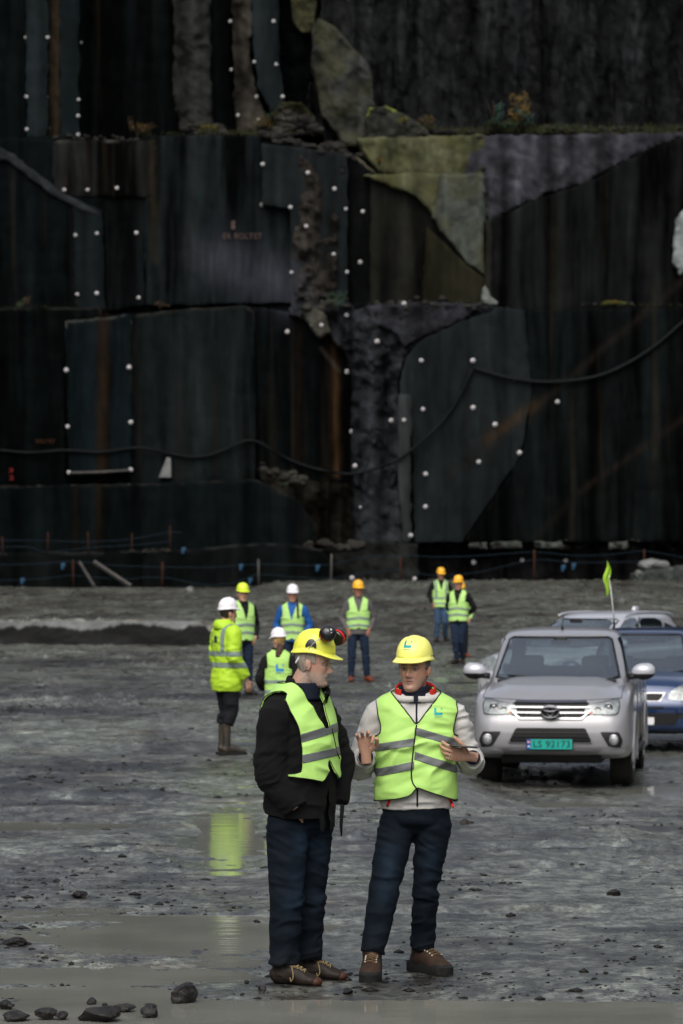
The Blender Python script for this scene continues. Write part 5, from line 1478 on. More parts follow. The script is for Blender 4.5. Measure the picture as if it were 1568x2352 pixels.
    std('tall walker in pale jeans and long lime vest with upright bands, orange helmet', 1012, 1475, 4, 1.0, 'blackjacket', 'bluejeans', 'h_orange', 'darkbrown', legs=wl, hyaw=math.radians(8), hpitch=.12,
        bands=far_bands(1.10, .97, .045, 0, True), sel=far_vest(.84, 1.28, .07), tone=(.36, .18, .12))
    wl = [((-.09, 0, .86), (-.04, -.12, .50), (-.02, -.08, .11)), ((.09, 0, .86), (.07, -.02, .49), (.06, .14, .12))]
    fold = [((-.185, 0, 1.42), (-.24, .10, 1.17), (-.10, .16, 1.02)), ((.185, 0, 1.42), (.31, .09, 1.16), (.14, .16, 1.02))]
    fh = [dict(wrist=(-.08, .165, 1.0), fwd=(.9, .1, -.2), palm=(0, -1, 0), side=(0, 0, 1), curl=.5), dict(wrist=(.11, .165, 1.0), fwd=(-.9, .1, -.2), palm=(0, -1, 0), side=(0, 0, 1), curl=.5)]
    std('nearer walker in black with arms behind his back, short lime vest and orange helmet', 1053, 1530, -14, 1.0, 'blackjacket', 'midjeans', 'h_orange', 'darkbrown', arms=fold, hands=fh, legs=wl, hyaw=math.radians(-4), sel=far_vest(.90, 1.2), byaw=(-.7, .1), hair='hair_blond', tone=(.42, .22, .17))
    std('person mostly hidden behind the nearer walker, only a lime clad shoulder showing', 1058, 1514, 10, .91, 'vest_far', 'blacktrouser', 'h_orange', 'orangeboot', byaw=(.3, .4), hair='hair_dark')
far_people()
# ------------------------------------------------------------------ cars
M['silverpaint'] = mat('silver_paint', (.29, .288, .30), .30, .5, metal=.30, noise=.04, nscale=3, coat=.6)
M['palepaint'] = mat('pale_silver_paint', (.46, .47, .50), .34, .5, metal=.3, noise=.03, nscale=3, coat=.6)
M['bluepaint'] = mat('blue_paint', (.004, .024, .085), .28, .5, metal=.3, noise=.04, nscale=3, coat=.7)
M['muddypaint'] = mat('mud_film', (.22, .205, .155), .8, .3, noise=.25, nscale=5)
M['chrome'] = mat('chrome', (.24, .24, .255), .26, .5, metal=1.0)
M['trim'] = mat('black_trim', (.010, .010, .011), .45, .4, noise=.2)
M['mesh'] = mat('grille_mesh', (.006, .006, .006), .6, .3)
M['tyre'] = mat('tyre_rubber', (.012, .012, .012), .85, .3, color2=(.020, .018, .015), nscale=6, bump=.4, bscale=30)
M['rim'] = mat('alloy', (.35, .35, .36), .35, .5, metal=.7)
M['lamp'] = mat('lamp_reflector', (.30, .31, .31), .35, .4, metal=.3, noise=.6, nscale=16)
M['lampglass'] = mat('clear_lamp_cover', (.9, .9, .9), .03, .5, trans=.95)
M['amber'] = mat('amber_lens', (.75, .19, .03), .25, .5)
M['glass'] = mat('window_glass', (.72, .80, .79), .02, .5, trans=1.0)
M['seat'] = mat('grey_seat_fabric', (.035, .037, .038), .9, .2, noise=.2)
M['dash'] = mat('dashboard', (.018, .020, .021), .8, .3)
M['plate_green'] = mat('green_plate', (.005, .33, .27), .5, .4)
M['plate_white'] = mat('white_plate', (.7, .7, .7), .5, .4)
M['plate_blue'] = mat('blue_plate_end', (.006, .06, .28), .5, .4)
M['plate_ink'] = mat('dark_plate_letter', (.004, .045, .04), .5, .4)
M['flagcloth'] = cloth('lime_flag_cloth', (.32, .52, .05), .7, .12, .3, 60)
M['pole'] = mat('white_fibreglass', (.62, .63, .64), .4, .5)
# thin glass: a sheet that lets light through and mirrors the sky
def thin_glass(name, tint, refl=.16, lo=.13):
    m = bpy.data.materials.new(name); m.use_nodes = True; nt = m.node_tree; nt.nodes.clear(); L = nt.links.new
    o = nt.nodes.new('ShaderNodeOutputMaterial'); t = nt.nodes.new('ShaderNodeBsdfTransparent'); g = nt.nodes.new('ShaderNodeBsdfGlossy'); f = nt.nodes.new('ShaderNodeLayerWeight'); x = nt.nodes.new('ShaderNodeMixShader')
    t.inputs[0].default_value = (*tint, 1); g.inputs['Roughness'].default_value = .03; g.inputs['Color'].default_value = (.9, .95, .97, 1); f.inputs[0].default_value = refl
    mr = nt.nodes.new('ShaderNodeMapRange'); mr.inputs[3].default_value = lo; mr.inputs[4].default_value = .9
    L(f.outputs['Fresnel'], mr.inputs[0]); L(mr.outputs[0], x.inputs[0]); L(t.outputs[0], x.inputs[1]); L(g.outputs[0], x.inputs[2])
    L(x.outputs[0], o.inputs[0]); return m
M['glass'] = thin_glass('window_glass', (.55, .63, .62), .62)
M['lampglass'] = thin_glass('clear_lamp_cover', (.85, .87, .87), .15, .02)

SEC = 13
def section(y, w, zb, zs, zt, rnd=.05):
    """half section from the bottom centre round the side to the top centre"""
    return [(0, y, zb), (w * .55, y, zb), (w * .90, y, zb + .01), (w * .975, y, zb + .07), (w, y, zb + .22 * (zs - zb)), (w * 1.003, y, zb + .45 * (zs - zb)), (w * .995, y, zb + .72 * (zs - zb)),
            (w * .985, y, zs - .07), (w * .955, y, zs - .015), (w * .88, y, zs + .012), (w * .62, y, zs + (zt - zs) * .75), (w * .3, y, zt - .004), (0, y, zt)]
def loft_body(st, sub=5, lean=None):
    S = np.array([section(*q) for q in st], float)          # stations x points x 3
    n = len(S); Q = np.stack([catmull(S[:, k], sub) for k in range(SEC)], 1)
    Q = np.stack([catmull(q, 3) for q in Q], 0)
    Q[:, :, 0] = np.maximum(Q[:, :, 0], 0)
    m, k = Q.shape[:2]
    full = np.concatenate([Q, Q[:, -2:0:-1] * np.array([-1, 1, 1])], 1)
    if lean is not None: full = lean(full)
    K = full.shape[1]; V = full.reshape(-1, 3); F = []
    for i in range(m - 1):
        for j in range(K):
            j2 = (j + 1) % K; F += [(i * K + j, i * K + j2, (i + 1) * K + j2), (i * K + j, (i + 1) * K + j2, (i + 1) * K + j)]
    for base, fl in ((0, False), ((m - 1) * K, True)):
        for j in range(1, k - 1):
            a, b = j, j + 1; c, d = (K - j - 1) % K, (K - j) % K
            q1 = [(base + a, base + d, base + c), (base + a, base + c, base + b)] if j else []
            for t in q1: F.append(t[::-1] if fl else t)
        a = (base + 0, base + 1, base + K - 1); F.append(a if fl else a[::-1])
    return V, np.array(F)
def wheel(root, x, y, r, w, side, rimr=.62):
    g = Geo(); pr = [(-w / 2, r * rimr), (-w / 2, r * .93), (-w / 2 + .02, r * .985), (-w / 2 + .05, r), (w / 2 - .05, r), (w / 2 - .02, r * .985), (w / 2, r * .93), (w / 2, r * rimr)]
    o = thing_part('wheel', root, (x, y, r))
    g.lathe((0, 0, 0), (1, 0, 0), pr, 36); g.obj('tyre', M['tyre'], o, sharp=35)
    g = Geo()
    for k in range(6):
        a = k * math.pi / 3; c = np.array([side * (w / 2 - .015), math.cos(a) * r * .34, math.sin(a) * r * .34])
        g.tube([np.array([side * (w / 2 + .004), 0, 0]), c, np.array([side * (w / 2 - .004), math.cos(a) * r * .60, math.sin(a) * r * .60])], [.03, .024, .02], 6)
    g.lathe((side * (w / 2 - .05), 0, 0), (side, 0, 0), [(0, .07), (.05, .07), (.056, .05)], 18)
    g.lathe((side * (w / 2 - .02), 0, 0), (side, 0, 0), [(0, r * rimr + .002), (.022, r * rimr + .002), (.022, r * rimr - .02), (0, r * rimr - .02)], 36)
    g.obj('rim', M['rim'], o, sharp=40)
    # tread blocks
    g = Geo(); n = 44
    for k in range(n):
        a = 2 * math.pi * k / n
        for q, xx in enumerate((-.33, -.11, .11, .33)):
            aa = a + (q % 2) * math.pi / n
            c = (xx * w, math.cos(aa) * (r + .001), math.sin(aa) * (r + .001))
            u = np.array([0, -math.sin(aa), math.cos(aa)]); nn = np.array([0, math.cos(aa), math.sin(aa)])
            b = np.array(c); h = .010; s = w * .085; t = .016
            v = [b + np.array([sx * s, 0, 0]) + u * sy * t + nn * sz * h for sz in (-.5, .6) for sy in (-1, 1) for sx in (-1, 1)]
            g.add(v, [(0, 2, 3, 1), (4, 5, 7, 6), (0, 1, 5, 4), (2, 6, 7, 3), (0, 4, 6, 2), (1, 3, 7, 5)])
    g.obj('tread', M['tyre'], o, smooth=False, kind='stuff')
    return o
def thing_part(name, parent, loc):
    o = link(name, None, parent, loc); o.empty_display_size = .1; return o

def car(label, category, loc, yaw, st, gh, paint, wheels, wr, ww, lean=None, arch=.42, name='car', windows=True, roofmat=None, muddy=True):
    """body from stations, greenhouse from stacked plan outlines, with real openings behind the glass"""
    root = thing(name, label, category, loc, yaw)
    V, T = loft_body(st, 5, lean)
    f = np.full(len(V), 9.0)
    for (wy,) in [(w,) for w in wheels]:
        dd = np.hypot(V[:, 1] - wy, V[:, 2] - wr) - arch
        f = np.minimum(f, np.where(np.abs(V[:, 0]) > .62, dd, 9.0))
    bodyV, bodyT = V, T
    A, B = clip(V, T, np.minimum(f, V[:, 2] * 0 + 9))
    obj('body', A, B, M[paint], root, True, sharp=38)
    body_bvh = bvh_of(V, T)
    # dark liner and floor
    g = Geo(); ys = [q[0] for q in st]; hw = max(q[1] for q in st)
    g.box((0, (ys[0] + ys[-1]) / 2, .44), (hw * 1.24, (ys[-1] - ys[0]) * .94, .30)); 
    g.box((0, (ys[0] + ys[-1]) / 2, .70), (hw * 1.72, (ys[-1] - ys[0]) * .90, .22)); g.obj('underbody', M['trim'], root)
    for wy in wheels:
        for s in (-1, 1): wheel(root, s * (hw - ww / 2 - .015), wy, wr, ww, s)
    # greenhouse rings: (z, y front, y back, half width front, half width back)
    n = 64; a = np.linspace(0, 2 * np.pi, n, endpoint=False); ca, sa = np.cos(a), np.sin(a); p = 5.0
    q = catmull(np.array(gh, float), 8); VV = []
    for (z, y0, y1, wf, wb, pp) in q:
        r = 1 / (np.abs(ca) ** pp + np.abs(sa) ** pp) ** (1 / pp)
        yy = (y0 + y1) / 2 + (y1 - y0) / 2 * r * sa
        t = np.clip((yy - y0) / max(y1 - y0, .01), 0, 1); ww_ = wf + (wb - wf) * t
        xx = ww_ * r * ca
        yy = yy + .10 * (xx / max(wf, .01)) ** 2 * (1 - t) ** 2 * min(1, (y1 - y0))     # bowed windscreen
        VV.append(np.stack([xx, yy, np.full(n, z)], 1))
    m = len(q); V = np.concatenate(VV); F = []
    for i in range(m - 1):
        for j in range(n):
            j2 = (j + 1) % n; F += [(i * n + j, i * n + j2, (i + 1) * n + j2), (i * n + j, (i + 1) * n + j2, (i + 1) * n + j)]
    c = len(V); V = np.concatenate([V, [V[-n:].mean(0)]]); F += [((m - 1) * n + j, (m - 1) * n + (j + 1) % n, c) for j in range(n)]
    T = np.array(F); gbvh = bvh_of(V, T)
    return dict(root=root, bvh=body_bvh, gV=V, gT=T, gbvh=gbvh, paint=paint)

def cut_window(cc, polys, glassname='window'):
    """polys: (axis 'f' | 'b' | 's', outline in (x|y, z)); cuts the openings and hangs a pane in each"""
    V, T = cc['gV'], cc['gT']
    # refine for clean cuts
    for _ in range(1):
        V, T = subdivide(V, T)
    N = vnormals(V, T); f = np.full(len(V), 9.0)
    root = cc['root']
    for ax, poly in polys:
        if ax == 's':
            s = poly_sdf(V[:, 1], V[:, 2], poly); msk = np.abs(N[:, 0]) > .55
        else:
            s = poly_sdf(V[:, 0], V[:, 2], poly); msk = (N[:, 1] < -.3) if ax == 'f' else (N[:, 1] > .3)
        f = np.where(msk, np.minimum(f, -s), f)
    A, B = clip(V, T, f); 
    obj('roof', A, B, M[cc['paint']], root, True, sharp=45)
    bv = bvh_of(V, T)
    for ax, poly in polys:
        if ax == 's':
            for s in (-1, 1): patch('side_window', poly, bv, (s * 3, 0, 0), (0, 1, 0), (0, 0, 1), (-s, 0, 0), M['glass'], root, off=-.008, step=.08, depth=0)
        else:
            d = 1 if ax == 'f' else -1
            patch('windscreen' if ax == 'f' else 'rear_window', poly, bv, (0, -4 if d > 0 else 10, 0), (1, 0, 0), (0, 0, 1), (0, d, 0), M['glass'], root, off=-.008, step=.08, depth=0)
            if ax == 'f':     # rubber surround
                g = Geo(); P_ = np.array(list(poly) + [poly[0]]); q = []
                for i in range(len(P_) - 1):
                    for t in np.linspace(0, 1, 14)[:-1]: q.append(P_[i] * (1 - t) + P_[i + 1] * t)
                q = project(np.array(q), bv, (0, -4, 0), (1, 0, 0), (0, 0, 1), (0, 1, 0), .002); q = np.concatenate([q, q[:1]]); g.tube(q, .012, 6); g.obj('window_seal', M['trim'], root)

def subdivide(V, T):
    E = {}; nv = [v for v in V]; out = []
    def mid(a, b):
        k = (a, b) if a < b else (b, a)
        if k not in E: E[k] = len(nv); nv.append((V[a] + V[b]) / 2)
        return E[k]
    for a, b, c in T:
        ab, bc, ca = mid(a, b), mid(b, c), mid(c, a); out += [(a, ab, ca), (ab, b, bc), (ca, bc, c), (ab, bc, ca)]
    return np.array(nv), np.array(out)

def seats(root, ys, xs, z0=.62, zt=1.32):
    for y in ys:
        for x in xs:
            s = thing_part('seat', root, (x, y, 0))
            g = Geo(); g.box((0, .22, (z0 + zt) / 2 - .05), (.50, .14, zt - z0 - .10), bevel=.05); g.box((0, -.02, z0 + .04), (.50, .50, .14), bevel=.05); g.obj('backrest', M['seat'], s)
            g = Geo(); g.box((0, .24, zt + .06), (.27, .10, .17), bevel=.04); g.obj('headrest', M['seat'], s)

def mirror(root, x, y, z, s, paint):
    m = thing_part('door_mirror', root, (x, y, z))
    V, T = remesh([ball((s * .12, 0, 0), (.145, .09, .10), 20, 14), ball((s * .16, .01, .01), (.105, .08, .095), 20, 14)], .016, 4)
    A, B = clip(V, T, V[:, 2] + .025 + 0 * V[:, 0]); obj('mirror_cap', A, B, M[paint], m)
    A, B = clip(V, T, -(V[:, 2] + .025)); obj('mirror_base', A, B, M['trim'], m)
    g = Geo(); g.tube([(-s * .06, .02, -.06), (s * .05, .0, -.05)], [.04, .035], 8); g.obj('mirror_arm', M['trim'], m)

def plate_text(txt, parent, c, h, m, rotx=math.pi / 2, wmax=None):
    cu = bpy.data.curves.new('plate_letter', 'FONT'); cu.body = txt; cu.size = h * 1.38; cu.align_x = 'CENTER'; cu.align_y = 'CENTER'; cu.extrude = .0015; cu.offset = .0016; cu.space_character = 1.08
    o = bpy.data.objects.new('tmp', cu); COL.objects.link(o); dg = bpy.context.evaluated_depsgraph_get(); me = bpy.data.meshes.new_from_object(o.evaluated_get(dg)); bpy.data.objects.remove(o)
    me.materials.clear(); me.materials.append(m)
    if wmax:
        xs = np.array([v.co.x for v in me.vertices]); k = wmax / (xs.max() - xs.min())
        for v in me.vertices: v.co.x *= k
    return link('lettering', me, parent, c, (rotx, 0, 0))

def build_pickup():
    s = 200.0; d = FPX / s; x0 = (1264 - CX) / s; yaw = math.radians(-6.8)
    loc = np.array([x0, d, 0.0]); loc[2] = float(base_height(loc[0], loc[1] + 1.5)) + .0
    st = [(.00, .60, .44, .93, .985), (.02, .72, .40, .955, 1.00), (.07, .82, .37, .985, 1.03), (.16, .885, .34, 1.01, 1.065), (.30, .915, .33, 1.04, 1.11), (.50, .925, .33, 1.07, 1.155), (.80, .928, .34, 1.105, 1.20),
          (1.10, .928, .36, 1.13, 1.24), (1.35, .925, .36, 1.15, 1.25), (1.7, .925, .36, 1.16, 1.20), (2.6, .925, .36, 1.17, 1.20), (3.5, .925, .38, 1.18, 1.20), (3.8, .925, .40, 1.18, 1.20), (5.0, .92, .45, 1.18, 1.20), (5.2, .90, .48, 1.17, 1.19), (5.25, .86, .50, 1.15, 1.17)]
    def lean(Q):
        Q = Q.copy(); y, z = Q[..., 1], Q[..., 2]; w = np.clip(1 - y / 1.2, 0, 1)
        Q[..., 1] = y + w * (.13 * sstep(.72, 1.06, z) + .14 * sstep(.50, .30, z) - .02 * np.exp(-((z - .60) / .1) ** 2))
        # power bulge on the bonnet
        Q[..., 2] = z + .012 * np.exp(-((np.abs(Q[..., 0]) - .45) / .08) ** 2) * sstep(1.02, 1.1, z) * sstep(.2, .5, y) * sstep(1.5, 1.2, y)
        return Q
    gh = [(1.14, 1.10, 3.52, .845, .80, 6), (1.22, 1.22, 3.50, .835, .79, 6), (1.35, 1.42, 3.46, .81, .77, 6), (1.50, 1.63, 3.42, .775, .735, 6), (1.64, 1.84, 3.38, .735, .70, 6), (1.71, 1.96, 3.34, .71, .67, 5),
          (1.755, 2.10, 3.30, .67, .63, 4), (1.785, 2.30, 3.20, .56, .54, 3.5), (1.803, 2.55, 3.0, .30, .30, 3), (1.806, 2.7, 2.9, .1, .1, 3)]
    cc = car('muddy silver pickup truck facing the camera with a lime flag on its roof', 'pickup truck', loc, yaw, st, gh, 'silverpaint', (1.0, 4.09), .385, .265, lean, .445, name='pickup_truck')
    root, bv = cc['root'], cc['bvh']
    W = lambda zx, zy: ((zx - 620) * .001602, (1627 - zy) * .001602)
    cut_window(cc, [('f', [(-.735, 1.235), (-.615, 1.675), (-.57, 1.70), (.57, 1.70), (.615, 1.675), (.735, 1.235), (.5, 1.205), (-.5, 1.205)]),
                    ('s', [(1.62, 1.22), (2.12, 1.69), (2.34, 1.70), (2.34, 1.22)]), ('s', [(2.44, 1.22), (2.44, 1.70), (3.15, 1.69), (3.30, 1.45), (3.30, 1.22)]),
                    ('b', [(-.55, 1.25), (-.50, 1.62), (.50, 1.62), (.55, 1.25)])])
    seats(root, (2.05,), (-.37, .37)); 
    g = Geo(); g.box((0, 3.05, .95), (1.3, .16, .75), bevel=.05)
    for x in (-.4, .4): g.box((x, 3.05, 1.38), (.26, .10, .15), bevel=.04)
    g.obj('rear_seat', M['seat'], root, kind='stuff')
    g = Geo(); g.box((0, 1.52, 1.12), (1.44, .55, .17), bevel=.05); g.obj('dashboard', M['dash'], root)
    g = Geo(); a = np.linspace(0, 2 * np.pi, 25); g.tube([(.37 + .18 * math.cos(t), 1.83 + .06 * math.sin(t), 1.21 + .17 * math.sin(t)) for t in a], .014, 6); g.obj('steering_wheel', M['trim'], root)
    g = Geo(); g.box((0, 1.98, 1.64), (.24, .03, .065), bevel=.01); g.obj('rear_view_mirror', M['trim'], root)
    g = Geo(); g.box((.0, 1.93, 1.685), (.16, .06, .05), bevel=.01); g.obj('camera_housing', M['trim'], root)
    F_ = lambda n, poly, m, off=.004, step=.03, depth=.03, par=root: patch(n, poly, bv, (0, -2, 0), (1, 0, 0), (0, 0, 1), (0, 1, 0), M[m], par, off=off, step=step, depth=depth)
    mir = lambda p: [(-x, z) for x, z in p][::-1]
    # grille opening, chrome bars
    F_('grille', [(-.475, .955), (-.40, 1.005), (.40, 1.005), (.475, .955), (.46, .85), (.33, .805), (-.33, .805), (-.46, .85)], 'mesh', .006)
    F_('chrome_bar', [(-.42, .992), (-.40, 1.018), (.40, 1.018), (.42, .992), (.0, .986)], 'chrome', .030, .010, .035)
    F_('chrome_bar', [(-.46, .931), (-.44, .946), (.44, .946), (.46, .931), (.0, .926)], 'chrome', .030, .010, .035)
    F_('chrome_bar', [(-.45, .869), (-.43, .884), (.43, .884), (.45, .869), (.0, .864)], 'chrome', .028, .010, .035)
    F_('chrome_bar', [(-.475, .905), (-.36, .800), (.36, .800), (.475, .905), (.455, .905), (.35, .820), (-.35, .820), (-.455, .905)], 'chrome', .026, .010, .03)
    # emblem: three interlocking ovals in a ring
    e = thing_part('emblem', root, (0, -.055, .888))
    g = Geo(); a = np.linspace(0, 2 * np.pi, 40)
    def oval(rx, rz, cz, r=.0075, y=0): g.tube([(rx * math.cos(t), y, cz + rz * math.sin(t)) for t in a], r, 8)
    oval(.104, .070, 0, .0085); g.obj('outer_ring', M['chrome'], e)
    g = Geo(); oval(.034, .056, .002, .0075, -.004); g.obj('upright_oval', M['chrome'], e)
    g = Geo(); oval(.080, .026, .030, .0075, -.006); g.obj('flat_oval', M['chrome'], e)
    g = Geo(); g.lathe((0, .012, 0), (0, -1, 0), [(0, .001), (0, .1)], 32); v = g.V[0]; v[:, 2] *= .66; g.obj('emblem_back', M['trim'], e, smooth=False)
    # headlights
    hl = [(-.775, 1.045), (-.43, .965), (-.405, .935), (-.395, .868), (-.52, .845), (-.70, .840), (-.775, .850), (-.795, .95)]
    for k, p in enumerate((hl, mir(hl))):
        sg = -1 if k == 0 else 1
        h = F_('headlight', p, 'trim', .003, .03, .02)
        F_('lamp_reflector', [(x * .985 + (-.012 if k == 0 else .012) * 0, .945 + (z - .945) * .84) for x, z in p], 'lamp', .010, .03, .01, h)
        c = project(np.array([[sg * .66, .935], [sg * .54, .915], [sg * .455, .875]]), bv, (0, -2, 0), (1, 0, 0), (0, 0, 1), (0, 1, 0), .022)
        g = Geo(); g.lathe(c[0] + [0, .02, 0], (0, -1, 0), [(0, .052), (.018, .052), (.020, .044), (.006, .030), (.004, .01)], 24); g.obj('projector', M['chrome'], h, sharp=30)
        g = Geo(); g.add(*ball(c[0] + [0, .008, 0], (.028, .014, .028))); g.obj('bulb', M['glass'], h)
        g = Geo(); g.lathe(c[1] + [0, .02, 0], (0, -1, 0), [(0, .036), (.014, .036), (.016, .030), (.006, .015)], 20); g.obj('projector', M['chrome'], h, sharp=30)
        g = Geo(); g.add(*ball(c[2] + [0, .012, 0], (.030, .012, .020))); g.obj('indicator', M['amber'], h)
        F_('lamp_cover', p, 'lampglass', .034, .03, .02, h)
    # bumper line, intake, plate, fog lamps
    F_('lower_intake', [(-.40, .700), (.40, .700), (.475, .545), (.46, .530), (-.46, .530), (-.475, .545)], 'mesh', .004)
    F_('intake_trim', [(-.49, .545), (-.47, .520), (.47, .520), (.49, .545), (.45, .537), (-.45, .537)], 'chrome', .012, .010, .015)
    for z in (.655, .61, .565): F_('intake_slat', [(-.41 - (.7 - z) * .3, z), (.41 + (.7 - z) * .3, z), (.41 + (.7 - z) * .3, z - .012), (-.41 - (.7 - z) * .3, z - .012)], 'trim', .012, .008, .01)
    fg = [(-.785, .655), (-.56, .660), (-.60, .60), (-.665, .490), (-.80, .470), (-.83, .55)]
    for k, p in enumerate((fg, mir(fg))):
        sg = -1 if k == 0 else 1
        h = F_('fog_lamp_pocket', p, 'trim', .005)
        c = project(np.array([[sg * .725, .565]]), bv, (0, -2, 0), (1, 0, 0), (0, 0, 1), (0, 1, 0), .006)[0]
        g = Geo(); g.lathe(c + [0, .02, 0], (0, -1, 0), [(0, .062), (.030, .062), (.034, .054), (.030, .050)], 26); g.obj('lamp_ring', M['chrome'], h, sharp=30)
        g = Geo(); g.add(*ball(c + [0, -.004, 0], (.052, .018, .052), 20, 12)); g.obj('fog_lamp', M['lamp'], h)
    sk = [(-.86, .455), (-.60, .440), (-.52, .395), (-.56, .380), (-.84, .405)]
    for p in (sk, mir(sk)): F_('bumper_corner', p, 'palepaint', .022, .03, .03)
    F_('skid_strip', [(-.50, .440), (.50, .440), (.46, .385), (-.46, .385)], 'silverpaint', .018, .03, .02)
    F_('lower_valance', [(-.60, .385), (.60, .385), (.55, .345), (-.55, .345)], 'trim', .010, .03, .03)
    pl = thing_part('number_plate', root, (-.008, -.060, .515))
    g = Geo(); g.box((0, .004, 0), (.535, .010, .125), bevel=.003); g.obj('plate_holder', M['trim'], pl, sharp=40)
    g = Geo(); g.box((.024, -.004, 0), (.472, .006, .112)); g.obj('plate', M['plate_green'], pl, smooth=False)
    g = Geo(); g.box((-.236, -.004, 0), (.048, .006, .112)); b = g.obj('plate_end', M['plate_blue'], pl, smooth=False)
    g = Geo(); g.box((-.236, -.0085, .026), (.032, .002, .024)); g.obj('flag_print', M['redfoam'], b, smooth=False)
    g = Geo(); g.box((-.245, -.0100, .026), (.005, .001, .024)); g.box((-.236, -.0102, .026), (.032, .001, .005)); g.obj('flag_cross', M['plate_white'], b, smooth=False, kind='stuff')
    plate_text('N', b, (-.236, -.0078, -.028), .024, M['plate_white'])
    plate_text('LS 92173', pl, (.026, -.0078, -.002), .078, M['plate_ink'], wmax=.42)
    # bonnet shut line, wipers
    g = Geo(); q = [(x, z) for x, z in zip(np.linspace(-.80, .80, 40), 1.045 - .035 * np.cos(np.linspace(-1.3, 1.3, 40)))]
    pts = project(np.array(q), bv, (0, -2, 0), (1, 0, 0), (0, 0, 1), (0, 1, 0), .001); g.tube(pts, .0045, 5); g.obj('bonnet_gap', M['trim'], root)
    for sg in (-1, 1):
        q = np.array([[sg * .80, y] for y in np.linspace(.30, 1.25, 14)]); pts = project(q, bv, (0, 0, 3), (1, 0, 0), (0, 1, 0), (0, 0, -1), .001); g = Geo(); g.tube(pts, .004, 5); g.obj('bonnet_gap', M['trim'], root)
    g = Geo(); g.box((0, 1.22, 1.205), (1.40, .16, .03), bevel=.01); g.obj('cowl', M['trim'], root)
    for (xa, xb) in ((-.10, -.60), (.45, -.02)):
        g = Geo(); g.tube([(xa, 1.27, 1.235), (xb, 1.34, 1.262)], .009, 6); g.obj('wiper', M['trim'], root)
    for sg in (-1, 1):
        mirror(root, sg * .885, 1.62, 1.30, sg, 'palepaint')
        # door seams, handles, arch lips, sills
        for yy in (1.55, 2.50, 3.45):
            pts = [(sg * .934, yy, z) for z in (.42, .7, 1.0, 1.15)]; g = Geo(); g.tube(pts, .005, 5); g.obj('door_gap', M['trim'], root)
        for yy in (2.30, 3.30): g = Geo(); g.box((sg * .945, yy, 1.02), (.03, .16, .03), bevel=.008); g.obj('door_handle', M['chrome'], root)
        for wy in (1.0, 4.09):
            a = np.linspace(-.25, math.pi + .25, 26); g = Geo(); g.tube([(sg * .925, wy + .455 * math.cos(t), .385 + .455 * math.sin(t)) for t in a], .026, 8); g.obj('wheel_arch', M['silverpaint'], root)
        g = Geo(); g.box((sg * .90, 2.55, .36), (.10, 1.9, .07), bevel=.02); g.obj('side_step', M['trim'], root)
        for wy in (1.50, 4.60): g = Geo(); g.box((sg * .82, wy, .36), (.24, .012, .30)); g.obj('mud_flap', M['trim'], root)
        patch('mud_film', [(1.5, .42), (1.5, .80), (2.3, .72), (3.3, .78), (3.55, .86), (3.58, .45)], bv, (sg * 3, 0, 0), (0, 1, 0), (0, 0, 1), (-sg, 0, 0), M['muddypaint'], root, off=.002, step=.08, depth=0)
    # aerials, flag on a whip
    g = Geo(); g.tube([(-.0, 2.28, 1.79), (-.0, 2.30, 1.83)], [.018, .012], 8); g.tube([(0, 2.30, 1.82), (0.01, 2.36, 1.97)], [.005, .004], 6); g.obj('aerial', M['trim'], root, kind='stuff')
    fp = thing_part('flag_pole', root, (.60, 2.85, 1.78))
    g = Geo(); g.tube([(0, 0, 0), (0, 0, .12)], .012, 8); g.obj('pole_base', M['trim'], fp)
    g = Geo(); g.tube([(0, 0, .1), (-.03, 0, .40), (-.065, 0, .66)], [.009, .007, .006], 8); g.obj('whip', M['pole'], fp)
    u = np.linspace(0, 1, 16); v = np.linspace(0, 1, 14); U, Vv = np.meshgrid(u, v, indexing='ij')
    wid = .015 + .065 * np.sin(np.pi * np.clip(U, 0, 1)) * (1 - .3 * U)
    X = -.082 - .02 * U + (Vv - .35) * wid * 1.1 + .015 * np.sin(U * 9); Y = .05 * np.sin(Vv * 9 + U * 4) * Vv; Z = .84 - .42 * U - .03 * Vv
    A, B = skirt(np.stack([X, Y, Z], -1).reshape(-1, 3), grid_tris(16, 14), (0, .003, 0)); obj('flag', A, B, M['flagcloth'], fp)
    return cc
PICKUP = build_pickup()

